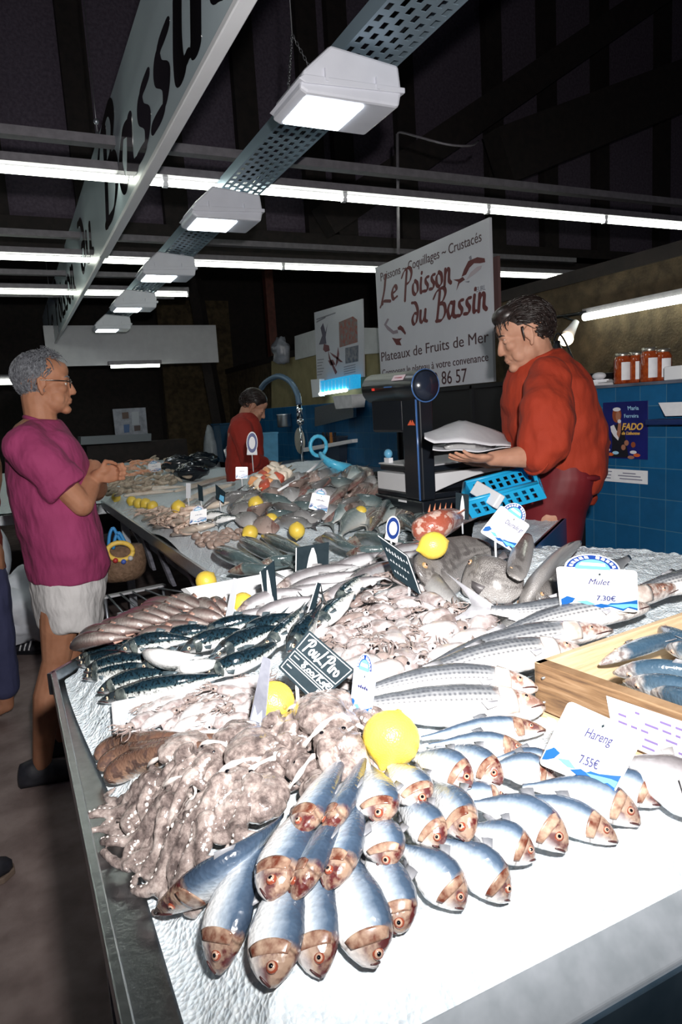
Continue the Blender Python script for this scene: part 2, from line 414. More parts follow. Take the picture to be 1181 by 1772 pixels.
# posts
p0, p1 = PY(457, 640, 10.5), PY(477, 420, 10.5)
structure(MB().box((p0.lerp(p1, .5).x, 10.5, 2.6), (.13, .13, 5.2)).build('trim_5', M_redwood, smooth=False))
q0, q1 = PY(358, 610, 11.2), PY(392, 800, 11.2)
structure(MB().tube([q0 + (q0 - q1) * 1.2, q1 + (q1 - q0) * .6], .12, 4).build('trim_6', M_dark, smooth=False))

def tube_row(name, y, z, xs, label, n0=0):
    """ceiling batten with bare tubes end to end"""
    t = root(name, (xs[0], y, z), label, 'light')
    MB().bx(xs[0], xs[-1], y - .05, y + .05, z + .03, z + .075).build('batten', M_batten, t, False)
    MB().bx(xs[0], xs[-1], y - .035, y + .035, z + .17, z + .22).build('rail', M_batten, t, False)
    for a, b in zip(xs, xs[1:]):
        q = MB().tube([(a + .012, y, z), (b - .012, y, z)], .021, 12).build('lit_tube', M_tube, t)
        for x in (a + .008, b - .008): MB().bx(x - .008, x + .008, y - .02, y + .02, z - .024, z + .035).build('end_holder', M_white, q, False, origin=t['w0'])
    return t
tube_row('fluorescent_row', 4.29, 2.82, [2.21 + 1.19 * k for k in range(-4, 7)], 'nearest long row of lit fluorescent tubes crossing the hall above the big sign')
tube_row('fluorescent_row', 6.38, 2.82, [.08 + 1.25 * k for k in range(-3, 6)], 'middle row of lit fluorescent tubes passing behind the big sign')
tube_row('fluorescent_row', 7.93, 2.82, [2.03 - 1.25 * k for k in range(4, -1, -1)], 'farthest row of lit fluorescent tubes, ending left of the centre of the hall')
r3 = root('reflector_strip', (-3, 8.6, 2.96), 'ribbed metal strip above the farthest tube row, catching its light', 'reflector')
MB().bx(-3, 2.04, 8.56, 8.64, 2.93, 2.985).build('strip', pm('bright_metal', (.75, .7, .72), None, 1, .25, .9), r3, False)
MB().bx(-3, 2.04, 8.66, 8.7, 2.9, 3.02).build('back_plate', M_batten, r3, False)

# perforated cable tray with floodlights
def perforated_tray():
    m, N, L, B = nm('perforated_metal')
    B.inputs['Base Color'].default_value = (.32, .42, .50, 1); B.inputs['Metallic'].default_value = .6; B.inputs['Roughness'].default_value = .45
    return m
M_tray = perforated_tray()
tr = root('cable_tray', (1.48, 1.0, 2.82), 'long perforated metal cable tray hanging above the stall with the floodlights under it', 'tray')
mb = MB()
x0, x1, ya, yb, nx = 1.35, 1.61, 1.0, 9.9, 6
hx = (x1 - x0) / nx; hy = .075
ny = int((yb - ya) / hy)
for i in range(nx):                               # plate with real slots: a frame of four strips per cell
    for j in range(ny):
        cx, cy = x0 + (i + .5) * hx, ya + (j + .5 + (.5 if i % 2 else 0)) * hy
        a, b, c, d2 = hx / 2, hy / 2, hx * .27, hy * .30
        vs = [(cx - a, cy - b, 2.80), (cx + a, cy - b, 2.80), (cx + a, cy + b, 2.80), (cx - a, cy + b, 2.80),
              (cx - c, cy - d2, 2.80), (cx + c, cy - d2, 2.80), (cx + c, cy + d2, 2.80), (cx - c, cy + d2, 2.80)]
        mb.add(vs, [(0, 1, 5, 4), (1, 2, 6, 5), (2, 3, 7, 6), (3, 0, 4, 7)])
mb.build('slotted_plate', M_tray, tr, False, solid=.003)
mb = MB()
for x in (x0 - .002, x1 + .002): mb.bx(x - .003, x + .003, ya, yb, 2.798, 2.86)
mb.build('side_rail', M_tray, tr, False)
mb = MB(); mb.bx(1.38, 1.44, ya, yb, 2.835, 2.87); mb.tube([(1.52, ya, 2.83), (1.52, yb, 2.83)], .012, 8)
mb.build('cable', M_black, tr, False)
ch = root('hanging_chain', (1.48, 3.25, 2.86), 'steel chain hanging in an A shape and holding up the tray beside the second floodlight', 'chain')
def chain_run(mb, a, b, n):
    a, b = Vector(a), Vector(b)
    for i in range(n):
        c = a.lerp(b, (i + .5) / n); d = (b - a).normalized(); s = d.orthogonal().normalized()
        if i % 2: s = d.cross(s)
        h = (b - a).length / n * .62
        mb.tube([c + d * h * math.cos(t) + s * .006 * math.sin(t) for t in [k * math.pi / 5 for k in range(11)]], .0022, 5)
for q, nm_ in (((1.34, 3.1, 2.86), 'chain_leg'), ((1.62, 3.2, 2.86), 'chain_leg'), ((1.48, 3.5, 2.86), 'chain_leg')):
    mb = MB(); chain_run(mb, q, (1.46, 3.28, 3.22), 22); mb.build(nm_, M_chain, ch)
mb = MB(); mb.tube([(1.46, 3.28, 3.22), (1.46, 3.28, 4.9), (1.46, 3.28, 6.2)], .003, 5); mb.build('wire', M_chain, ch)
mb = MB().box((1.46, 3.25, 2.855), (.09, .05, .03)); mb.build('bracket', M_white, ch, False)
FL_LBL = ['nearest and largest white floodlight under the cable tray', 'second white floodlight along the tray, over the nearest tube row', 'third white floodlight along the cable tray', 'fourth white floodlight along the cable tray', 'farthest small white floodlight at the end of the cable tray']
M_flw = pm('lamp_housing', (.66, .67, .74), (.72, .73, .80), 6, .4)
for k in range(5):
    y0 = 2.50 + 1.655 * k; y1 = y0 + .30; z = 2.60
    t = root('floodlight', (1.36, y0 + .15, 2.79), FL_LBL[k], 'floodlight', 'floodlights along the cable tray')
    prof = [(1.13, 2.615), (1.16, z), (1.56, z), (1.575, 2.66), (1.565, 2.755), (1.27, 2.785), (1.15, 2.68)]
    mb = MB().prism([(x, y0, zz) for x, zz in prof], (0, y1 - y0, 0))
    mb.build('housing', M_flw, t, False, bevel=.012)
    mb = MB().prism([(x, y0 - .008, zz) for x, zz in [(1.125, 2.645), (1.15, 2.632), (1.585, 2.652), (1.585, 2.672), (1.15, 2.662)]], (0, .32, 0))
    mb.build('rim', M_flw, t, False, bevel=.003)
    mb = MB().box((1.29, (y0 + y1) / 2, z - .002), (.25, .24, .012)); mb.build('lens', M_flood, t, False, bevel=.004)
    for x in (1.24, 1.46): MB().box((x, y0 - .006, 2.672), (.012, .012, .045)).build('clip', M_flw, t, False)
    for x in (1.38, 1.5): MB().box((x, y0 + .15, 2.788), (.03, .06, .03)).build('bracket', M_galv, t, False)

# long hanging shop banner, lettering faces the aisle
BX = .75
bn = root('shop_banner', (BX, 6.7, 2.6), 'long white hanging shop banner with black brush lettering running down the hall', 'banner')
ban_mat = pm('banner_sheet', (.46, .55, .60), (.50, .59, .64), 3, .30)
mb = MB().bx(BX, BX + .012, 1.2, 12.6, 2.6, 3.25); mb.build('board', ban_mat, bn, False)
mb = MB().bx(BX - .022, BX + .03, 1.2, 5.2, 2.575, 2.602); mb.bx(BX - .012, BX + .02, 5.2, 12.6, 2.58, 2.602); mb.build('bottom_rail', M_white, bn, False, bevel=.004)
M_let = pm('gloss_black_letters', (.004, .004, .005), None, 1, .10, spec=.8)
def banner_word(s, y_start, y_end, height, base):
    st, wd = strokes(s, .085, .03)
    ws = (y_start - y_end) / wd / height
    brush(s, height, (BX, y_start, base), (0, -1, 0), (0, 0, 1), M_let, bn, 'lettering', nib=.075, thin=.022, wscale=ws, h=.018)
banner_word('Le', 11.6, 10.3, .50, 2.70)
banner_word('Poisson', 9.9, 7.1, .50, 2.70)
banner_word('du', 6.5, 5.6, .42, 2.72)
banner_word('Bassin', 5.0, 2.05, .52, 2.70)
for y in (4.9, 10.5):
    c = root('banner_wire', (BX + .006, y, 3.25), 'thin wire with a hook holding up the %s end of the shop banner' % ('near' if y < 6 else 'far'), 'wire')
    mb = MB().tube([(BX + .006, y, 3.25), (BX + .006, y, 3.5), (BX + .006, y - .2, 7.5)], .0035, 6); mb.build('wire', M_chain, c)
    mb = MB().box((BX + .006, y, 3.27), (.02, .03, .05)); mb.ell((BX + .006, y, 3.36), .018); mb.build('hook', M_galv, c)

# far white fascia with a short tube under it
fs = root('fascia_panel', (1.9, 10.5, 2.26), 'plain pale grey panel hanging across the far end of the hall', 'panel')
MB().bx(.62, 3.07, 10.5, 10.56, 2.27, 2.83).build('panel', M_offwhite, fs, False)
st_ = root('short_lamp', (1.8, 10.42, 2.2), 'short lit tube under the far pale panel', 'light')
a, b_ = PY(192, 634, 10.42), PY(276, 632, 10.42)
MB().tube([a, b_], .026, 10).build('lit_tube', M_tube, st_)
MB().box((a + b_) / 2 + Vector((0, .03, .045)), ((b_ - a).length + .06, .14, .055)).build('batten', M_batten, st_, False)
lf = root('aisle_lamp', PY(15, 661, 9.0), 'bright lamp far down the aisle behind the customer', 'light')
MB().tube([PY(-60, 662, 9.0), PY(34, 661, 9.0)], .03, 8).build('lit_tube', M_tube, lf)
MB().tube([PY(-60, 655, 9.05), PY(34, 654, 9.05)], .04, 6).build('batten', M_batten, lf)

# wall tube with cover and spot rail on the right wall
wl = root('wall_tube_light', (3.8, 3.2, 2.0), 'bright covered tube light fixed along the right wall above the jars', 'light')
a, b_ = PX(1012, 549, 3.82), PX(1240, 506, 3.82)
MB().tube([a, b_], .026, 12).build('lit_tube', M_tube, wl)
MB().box((a + b_) / 2 + Vector((.05, 0, .035)), (.06, (b_ - a).length + .08, .06), Matrix.Rotation(math.atan2((b_ - a).z, (a - b_).y) * 0, 3, 'X')).build('housing', M_batten, wl, False)
rl = root('spot_rail', (3.84, 4.3, 1.98), 'dark rail along the right wall between the spot lamp and the tube', 'rail')
MB().tube([PX(948, 551, 3.84), PX(1000, 543, 3.84), PX(1015, 541, 3.84)], .012, 6).build('rail', M_black, rl)
spp = PX(980, 581, 3.68)
sl = root('spot_lamp', spp, 'small round spot lamp glowing behind the vendor in red', 'lamp')
mb = MB().tube([spp + Vector((.1, 0, .1)), spp + Vector((.06, 0, .05)), spp + Vector((.02, 0, .005))], [.022, .032, .045], 14); mb.build('shade', M_offwhite, sl)
MB().ell(spp + Vector((-.03, -.03, -.03)), (.05, .055, .045)).build('bulb', pm('warm_bulb', (1, .85, .6), None, 1, .5, emit=(1, .78, .5), estr=6), sl)
MB().tube([spp + Vector((.1, 0, .1)), PX(975, 548, 3.84)], .008, 6).build('arm', M_black, sl)

# ------------------------------------------------------------------ tiled low wall, ledge, jars, posters
def tilemat():
    m, N, L, B = nm('blue_tiles')
    tc = N.new('ShaderNodeTexCoord'); sp = N.new('ShaderNodeSeparateXYZ'); L.new(tc.outputs['Object'], sp.inputs[0])
    cb = N.new('ShaderNodeCombineXYZ'); L.new(sp.outputs[1], cb.inputs[0]); L.new(sp.outputs[2], cb.inputs[1])
    br = N.new('ShaderNodeTexBrick'); L.new(cb.outputs[0], br.inputs['Vector'])
    br.offset = 0; br.inputs['Scale'].default_value = 1; br.inputs['Brick Width'].default_value = .15; br.inputs['Row Height'].default_value = .15
    br.inputs['Mortar Size'].default_value = .0022; br.inputs['Mortar Smooth'].default_value = .2
    br.inputs['Color1'].default_value = (.009, .085, .21, 1); br.inputs['Color2'].default_value = (.013, .115, .27, 1); br.inputs['Mortar'].default_value = (.06, .17, .27, 1)
    n = noise(N, L, 18, 3); L.new(mixc(N, L, .22, br.outputs[0], ramp_out(N, L, n), 'MULTIPLY'), B.inputs['Base Color'])
    B.inputs['Roughness'].default_value = .22
    b = N.new('ShaderNodeBump'); b.inputs['Strength'].default_value = .25; b.inputs['Distance'].default_value = .003; b.invert = True
    L.new(br.outputs['Fac'], b.inputs['Height']); L.new(b.outputs[0], B.inputs['Normal'])
    return m
def ramp_out(N, L, n):
    r = ramp(N, [(.3, (.4, .4, .4)), (.7, (1, 1, 1))]); L.new(n.outputs['Fac'], r.inputs[0]); return r.outputs[0]
M_tile = tilemat()
structure(MB().bx(2.8, 3.5, .6, 2.76, 0, 1.45).build('wall_tiled', M_tile, smooth=False))
structure(MB().bx(2.78, 3.52, .6, 2.77, 1.45, 1.465).build('trim_7', pm('ledge_top', (.05, .06, .09), (.12, .13, .17), 8, .5), smooth=False))
structure(MB().bx(2.62, 2.8, .6, 2.5, 0, .60).build('trim_8', pm('plinth', (.16, .15, .15), (.3, .28, .28), 9, .8), smooth=False))
M_glass_sauce = pm('sauce_glass', (.20, .025, .008), (.36, .07, .015), 45, .12, coat=.6)
M_lid = pm('jar_lid', (.62, .58, .5), None, 1, .3, .9)
M_paper = pm('paper', (.74, .74, .78), (.8, .8, .83), 30, .7)
JL = ['red sauce jar nearest the vendor on the tiled ledge', 'second jar of red sauce on the tiled ledge', 'third jar of red sauce on the tiled ledge', 'fourth jar of red sauce on the ledge, nearest the white tray']
for k, px in enumerate((1078, 1102, 1124, 1147)):
    zb = 1.466; h = .155 if k != 2 else .165
    b0 = PX(px, 664, 2.90 + .05 * (k % 2)); b0.z = zb
    t = root('sauce_jar', b0, JL[k], 'jar', 'jars of red sauce on the tiled ledge')
    prof = [(.04, 0), (.043, .008), (.043, h * .78), (.034, h * .88), (.032, h * .92)]
    mb = MB().loft([[b0 + Vector((r * math.cos(a), r * math.sin(a), z)) for a in [2 * math.pi * i / 18 for i in range(18)]] for r, z in prof]); mb.build('glass', M_glass_sauce, t)
    mb = MB().loft([[b0 + Vector((r * math.cos(a), r * math.sin(a), z)) for a in [2 * math.pi * i / 18 for i in range(18)]] for r, z in [(.035, h * .90), (.036, h * .91), (.036, h), (.033, h * 1.01)]]); mb.build('lid', M_lid, t)
    mb = MB(); n = 7
    mb.grid(lambda u, v: b0 + Vector((.0438 * math.cos(3.75 + 1.1 * u), .0438 * math.sin(3.75 + 1.1 * u), h * (.12 + .58 * v))), n, 2); mb.build('label', M_paper, t)
wt = root('paper_tray', PX(1165, 640, 2.95), 'white tray standing on the ledge beside the jars at the right edge', 'tray')
b0 = PX(1164, 663, 2.9); b0.z = 1.466
mb = MB().bx(b0.x - .06, b0.x + .1, b0.y - .35, b0.y, 1.466, 1.475); mb.bx(b0.x - .06, b0.x - .05, b0.y - .35, b0.y, 1.466, 1.53); mb.bx(b0.x - .06, b0.x + .1, b0.y - .01, b0.y, 1.466, 1.53); mb.build('tray', M_white, wt, False, bevel=.004)
pb = PX(1025, 664, 2.86); pb.z = 1.466
pk = root('paper_stack', pb, 'small pile of papers at the end of the tiled ledge behind the vendor', 'papers')
for i in range(4): MB().box(pb + Vector((.01 * i, .02 * (i % 2), .004 + .008 * i)), (.14, .18, .007), Matrix.Rotation(.2 * i, 3, 'Z')).build('sheet', M_paper, pk, False)
MB().ell(pb + Vector((0, -.05, .05)), (.03, .04, .02)).build('tape_roll', M_offwhite, pk)

def board(name, x, y1, y0, z0, z1, mat, label, cat, thick=.004):
    """flat thing on a wall that faces the stall (-x); y1 is its left side seen from the stall"""
    t = root(name, (x, (y0 + y1) / 2, z0), label, cat)
    MB().bx(x, x + thick, y0, y1, z0, z1).build('sheet', mat, t, False)
    return t
def poly_on(x, pts, mat, t, name, lift=.001, thick=.0006):
    return MB().prism([(x - lift, y, z) for y, z in pts], (-thick, 0, 0)).build(name, mat, t, False)
M_postblue = pm('poster_blue', (.006, .008, .10), (.012, .016, .16), 5, .35)
X = 2.795
po = board('concert_poster', X, 2.628, 2.352, 1.09, 1.376, M_postblue, 'dark blue concert poster with a singer and yellow lettering on the tiled wall', 'poster')
def pp(u, v): return (2.628 - .276 * u, 1.376 - .286 * v)      # poster coordinates from its upper left
M_skin_p = pm('poster_skin', (.36, .15, .09)); M_hair_p = pm('poster_hair', (.26, .06, .02), None, 1, .5); M_wht_p = pm('poster_white', (.7, .68, .72)); M_blk_p = pm('poster_black', (.006, .005, .012)); M_yel = pm('poster_yellow', (.75, .42, .08)); M_cy = pm('poster_pale_blue', (.35, .6, .8)); M_org = pm('poster_orange', (.6, .1, .02))
def pblob(c, rx, rz, mat, nme, n=16, lift=.001): return poly_on(X, [pp(c[0] + rx * math.cos(a), c[1] + rz * math.sin(a)) for a in [2 * math.pi * i / n for i in range(n)]], mat, po, nme, lift)
poly_on(X, [pp(*q) for q in [(.2, .46), (.34, .38), (.5, .45), (.52, .62), (.6, .98), (.2, .98), (.22, .7)]], M_blk_p, po, 'singer_dress', .0008)
pblob((.33, .23), .105, .135, M_hair_p, 'singer_hair', lift=.0012); pblob((.36, .25), .055, .085, M_skin_p, 'singer_face', lift=.0016)
pblob((.33, .13), .09, .035, M_wht_p, 'hair_highlight', lift=.0018)
poly_on(X, [pp(*q) for q in [(.18, .43), (.26, .4), (.32, .5), (.4, .56), (.36, .68), (.26, .6), (.2, .52)]], M_wht_p, po, 'sleeve', .0014)
poly_on(X, [pp(*q) for q in [(.33, .57), (.37, .36), (.43, .36), (.42, .55), (.38, .64)]], M_skin_p, po, 'arm', .0018)
pblob((.39, .34), .04, .035, M_wht_p, 'microphone', lift=.0022)
for q, mt in (((.14, .72), M_hair_p), ((.7, .75), M_hair_p), ((.48, .8), M_skin_p), ((.55, .72), M_skin_p)): pblob(q, .05, .05, mt, 'musician', lift=.0012)
for q, mt in (((.1, .85), M_wht_p), ((.18, .93), M_org), ((.3, .9), M_cy), ((.7, .88), M_wht_p), ((.78, .93), M_org), ((.65, .97), M_skin_p)): pblob(q, .075, .03, mt, 'guitar', lift=.0014)
y_, z_ = pp(.58, .15); text('Maria', .030, (X, y_, z_), (0, -1, 0), (0, .2, 1), M_cy, po, lift=.002)
y_, z_ = pp(.50, .28); text('Ferreira', .027, (X, y_, z_), (0, -1, 0), (0, .15, 1), M_cy, po, lift=.002)
y_, z_ = pp(.44, .49); text('FADO', .047, (X, y_, z_), (0, -1, 0), (0, 0, 1), M_yel, po, lift=.002, shear=.25, bold=.0012)
y_, z_ = pp(.44, .575); text('de Lisbonne', .0225, (X, y_, z_), (0, -1, 0), (0, 0, 1), M_yel, po, lift=.002, shear=.2, bold=.0006)
no = board('wall_notice', X, 2.63, 2.35, .968, 1.035, M_paper, 'white paper notice under the concert poster on the tiles', 'notice', .002)
for k, (ya, yb, zz) in enumerate([(2.61, 2.57, 1.018), (2.61, 2.575, 1.0), (2.61, 2.578, .984), (2.5, 2.42, 1.014), (2.53, 2.39, 1.0), (2.52, 2.38, .985)]):
    poly_on(X, [(ya, zz), (yb, zz), (yb, zz + .005), (ya, zz + .005)], pm('ink_grey', (.2, .2, .28)), no, 'print_line')
sh = root('wall_shelf', (2.72, 2.05, 1.27), 'small dark blue shelf on the tiled wall at the right edge', 'shelf')
a = PX(1122, 726, 2.72)
MB().bx(2.70, 2.8, a.y - .7, a.y, a.z - .025, a.z).build('board', pm('shelf_blue', (.006, .02, .10)), sh, False, bevel=.003)
pd = PX(1143, 697, 2.74)
pad = root('paper_pad', pd, 'white paper pad leaning on the small blue shelf', 'pad')
MB().prism([PX(1140, 697, 2.76), PX(1230, 694, 2.76), PX(1230, 718, 2.72), PX(1152, 720, 2.72)], (.012, 0, 0)).build('sheets', M_paper, pad, False)
# yellow brush hanging on the corner
yb = PX(1016, 690, 2.77)
br_ = root('hanging_brush', yb, 'yellow handled brush hanging on the corner of the tiled wall behind the vendor', 'brush')
MB().tube([PX(1014, 668, 2.77), PX(1016, 712, 2.77)], .012, 8).build('handle', pm('yellow_plastic', (.75, .38, .04)), br_)
MB().ell(PX(1019, 722, 2.77), (.015, .05, .06)).build('head', pm('orange_brush', (.6, .3, .08)), br_)

# black cold cabinet under the sign
cb = root('black_cabinet', (2.82, 3.7, 0), 'large black cabinet standing under the shop sign behind the vendor', 'cabinet')
MB().bx(2.82, 3.3, 2.78, 4.75, 0, 1.535).build('body', pm('cabinet_black', (.006, .006, .008), None, 1, .5), cb, False, bevel=.004)
mb = MB()
for y in (2.78, 3.76, 4.74): mb.bx(2.80, 2.82, y - .012, y + .012, .05, 1.53)
mb.bx(2.80, 2.82, 2.78, 4.74, 1.51, 1.535); mb.build('frame', M_black, cb, False)

# the shop sign
SX = 2.79
M_signw = pm('sign_white', (.50, .51, .56), (.54, .55, .60), 3, .5)
M_signr = pm('sign_dark_red', (.10, .008, .010)); M_signb = pm('sign_ink', (.05, .012, .018)); M_signg = pm('sign_grey_line', (.2, .2, .24))
sg = root('shop_sign', (SX, 4.22, 1.54), 'large white shop sign with dark red brush lettering above the black cabinet', 'sign')
y_l, y_r, z_b, z_t = 4.945, 3.505, 1.54, 2.525
MB().bx(SX, SX + .02, y_r, y_l, z_b, z_t).build('board', M_signw, sg, False)
def spt(px, py): return PX(px, py, SX)
rt, upv = (0, -1, 0), (0, 0, 1)
def sign_text(s, p0, width, size, mat=M_signb, **k):
    cu = bpy.data.curves.new('t', 'FONT'); cu.body = s; cu.size = size; o = bpy.data.objects.new('t', cu); COL.objects.link(o); bpy.context.view_layer.update()
    wd = o.dimensions.x; bpy.data.objects.remove(o)
    return text(s, size, p0, rt, upv, mat, sg, width=width / wd, **k)
a, b_ = spt(655, 476), spt(838, 404)
sign_text('Poissons ~ Coquillages ~ Crustacés', Vector((SX, 4.87, 2.405)), 1.28, .092)
def sign_brush(s, yA, yB, zb, h):
    st, wd = strokes(s, .06, .02); ws = (yA - yB) / wd / h
    brush(s, h, (SX, yA, zb), rt, upv, M_signr, sg, nib=.075, thin=.02, wscale=ws, h=.016)
for s_, pa, pb2, hh in (('Le', (660, 522), (690, 516), .2), ('Poisson', (697, 514), (783, 488), .2), ('du', (713, 560), (741, 554), .17), ('Bassin', (752, 553), (845, 535), .21)):
    A_, B_ = spt(*pa), spt(*pb2); sign_brush(s_, A_.y, B_.y, (A_.z + B_.z) / 2 - .01, hh)
sign_text('EURL', spt(825, 506), .09, .045, M_signg)
A_, B_ = spt(660, 626), spt(845, 596); sign_text('Plateaux de Fruits de Mer', Vector((SX, A_.y, A_.z)), A_.y - B_.y, .105)
A_, B_ = spt(662, 650), spt(845, 617); sign_text('Composez le plateau à votre convenance', Vector((SX, A_.y, A_.z - .005)), A_.y - B_.y, .075)
A_, B_ = spt(742, 669), spt(808, 661); sign_text('52 86 57', Vector((SX, A_.y, A_.z + .005)), A_.y - B_.y, .13)
A_ = spt(668, 678); sign_text('05 56', Vector((SX, A_.y, A_.z)), .4, .13)
def sp_poly(pxs, mat, nme, lift=.0015): return MB().prism([spt(*p) - Vector((lift, 0, 0)) for p in pxs], (-.0008, 0, 0)).build(nme, mat, sg, False)
def zz(l, x0=640, y0=370, k=5.135): return [(x0 + a / k, y0 + b / k) for a, b in l]
sp_poly(zz([(840, 500), (880, 420), (960, 385), (1025, 395), (1030, 430), (985, 440), (930, 440), (890, 480), (860, 540), (820, 560)]), M_signr, 'fish_drawing')
sp_poly(zz([(745, 585), (800, 580), (830, 560), (850, 585), (800, 620), (775, 680), (790, 605)]), M_signr, 'fish_tail_drawing')
sp_poly(zz([(885, 385), (905, 370), (910, 400), (895, 420)]), M_signg, 'fish_fin_drawing'); sp_poly(zz([(845, 605), (890, 595), (885, 612)]), M_signg, 'fish_fin_drawing')
sp_poly(zz([(900, 520), (960, 470), (1000, 460), (990, 490), (930, 540), (860, 590)]), pm('sign_pale_belly', (.42, .36, .4)), 'fish_belly_drawing')
sp_poly(zz([(250, 1010), (275, 990), (300, 1010), (325, 1060), (318, 1075), (280, 1035), (255, 1030)]), M_signr, 'lobster_claw_drawing')
sp_poly(zz([(200, 1100), (240, 1110), (290, 1105), (270, 1130), (285, 1170), (240, 1165)]), M_signr, 'lobster_claw_drawing')
sp_poly(zz([(130, 985), (160, 930), (175, 935), (150, 985), (215, 1040), (250, 1030), (255, 1060), (210, 1070), (160, 1030)]), pm('sign_rose_grey', (.24, .19, .23)), 'lobster_body_drawing')
MB().tube([PX(690, 440, 2.80), PX(688, 232, 2.80)], .012, 8).build('hanging_cord', M_batten, sg)
cbk = root('ceiling_cable', PX(690, 232, 2.8), 'bent cable running from the top of the sign cord to the rafter', 'cable')
MB().tube(crv([PX(688, 236, 2.8), PX(693, 229, 2.81), PX(725, 237, 2.85), PX(775, 250, 3.0), PX(815, 252, 3.2), PX(828, 244, 3.4)], 30), .008, 6).build('cable', M_batten, cbk)
# brown backing board and things just behind it
bb = board('brown_board', 2.84, 3.56, PX(863, 500, 2.84).y, PX(860, 548, 2.84).z, PX(860, 443, 2.84).z, pm('brown_card', (.10, .05, .05), None, 1, .8), 'narrow brown board behind the right side of the shop sign', 'board', .02)

# lobster poster, sheets, insect lamp
LX = 3.27
lp = root('seafood_poster', PX(585, 650, LX), 'white seafood poster with a crayfish drawing and two photos, left of the shop sign', 'poster')
def lq(px, py, l=0): return PX(px, py, LX) - Vector((l, 0, 0))
MB().prism([lq(544, 541), lq(627, 517), lq(630, 652), lq(549, 660)], (.015, 0, 0)).build('board', M_signw, lp, False)
zl = lambda l: [(420 + a / 3.4735, 500 + b / 3.4735) for a, b in l]
for q, c1, c2, nme in (([(580, 200), (665, 165), (690, 185), (693, 320), (585, 352)], (.28, .06, .04), (.16, .2, .2), 'shellfish_photo'), ([(618, 355), (697, 338), (697, 435), (620, 450)], (.05, .07, .12), (.25, .24, .25), 'fish_photo')):
    MB().prism([lq(x, y, .001) for x, y in zl(q)], (-.001, 0, 0)).build(nme, pm(nme, c1, c2, 22, .4), lp, False)
for q in ([(485, 205), (500, 260), (512, 210), (500, 290), (505, 330), (460, 335), (480, 280), (470, 235)], [(490, 330), (520, 340), (525, 370), (500, 380), (485, 365)], [(515, 370), (530, 420), (570, 500), (560, 515), (520, 420)], [(525, 380), (560, 400), (605, 440), (590, 440), (545, 405)], [(575, 350), (582, 390), (575, 440), (560, 470), (565, 420)], [(515, 430), (545, 425), (560, 455), (530, 460)]):
    MB().prism([lq(x, y, .001) for x, y in zl(q)], (-.001, 0, 0)).build('crayfish_drawing', pm('crayfish_brown', (.16, .05, .06)) if q[0][0] > 486 else pm('crayfish_grey', (.09, .08, .12)), lp, False)
for k in range(6):
    MB().prism([lq(x, y, .001) for x, y in zl([(450, 425 + 18 * k), (490 - 6 * (k % 3), 420 + 18 * k), (490 - 6 * (k % 3), 425 + 18 * k), (450, 430 + 18 * k)])], (-.001, 0, 0)).build('print_line', M_signg, lp, False)
for k in range(4):
    MB().prism([lq(x, y, .001) for x, y in zl([(610, 468 + 14 * k), (680, 452 + 14 * k), (680, 457 + 14 * k), (610, 473 + 14 * k)])], (-.001, 0, 0)).build('print_line', M_signg, lp, False)
for k in range(2):
    MB().prism([lq(x, y, .001) for x, y in zl([(445, 180 + 16 * k), (560 - 60 * k, 140 + 26 * k), (560 - 60 * k, 148 + 26 * k), (445, 188 + 16 * k)])], (-.001, 0, 0)).build('print_line', M_signg, lp, False)
M_plain = pm('cardboard_white', (.42, .43, .44), (.50, .51, .52), 6, .7)
for nme, q, lb in (('pinned_sheet', [(510, 582), (548, 570), (548, 614), (511, 623)], 'white sheet pinned left of the seafood poster'), ('white_box', [(628, 567), (656, 568), (656, 611), (630, 613)], 'white ridged box between the seafood poster and the shop sign')):
    t = root(nme, PX(*q[3], 3.28), lb, 'sheet' if 'sheet' in nme else 'box'); MB().prism([PX(x, y, 3.28) for x, y in q], (.03, 0, 0)).build('sheet' if 'sheet' in nme else 'carton', M_plain, t, False)
t = root('plastic_bag', PX(487, 610, 3.2), 'crumpled grey plastic bag hanging beside the red post', 'bag')
mb = MB().ell(PX(487, 607, 3.2), (.1, .14, .17), None, 14, 18); o = mb.build('bag', pm('bag_grey', (.16, .17, .20), (.24, .25, .3), 14, .35), t)
tx = bpy.data.textures.new('crumple', 'VORONOI'); tx.noise_scale = .07; dm = o.modifiers.new('crumple', 'DISPLACE'); dm.texture = tx; dm.strength = .09
ol = root('olive_panel', PX(640, 640, 3.3), 'pale olive panel on the wall behind the seafood poster', 'panel')
MB().prism([PX(470, 625, 3.3), PX(660, 590, 3.3), PX(660, 760, 3.3), PX(470, 760, 3.3)], (.58, 0, 0)).build('sheet', pm('olive_card', (.20, .17, .08), (.26, .22, .11), 6, .8), ol, False)
il = root('insect_lamp', PX(580, 665, 3.2), 'blue glowing insect lamp hanging under the seafood poster', 'lamp')
MB().prism([PX(553, 660, 3.18), PX(611, 648, 3.18), PX(611, 672, 3.18), PX(554, 682, 3.18)], (.09, 0, 0)).build('front', pm('lamp_blue', (.02, .35, .65), (.05, .5, .8), 60, .4, emit=(.02, .42, .85), estr=.55), il, False)
MB().prism([PX(538, 657, 3.17), PX(553, 656, 3.17), PX(554, 686, 3.17), PX(541, 688, 3.17)], (.06, 0, 0)).build('end_cap', M_white, il, False)
MB().tube([PX(554, 682, 3.17), PX(600, 675, 3.17)], .016, 8).build('lit_tube', M_tube, il)
mb = MB()
for k in range(9): mb.tube([PX(556 + 6.2 * k, 662 - 1.1 * k, 3.175), PX(556 + 6.2 * k, 681 - 1.1 * k, 3.175)], .002, 4)
mb.build('grille', M_white, il)

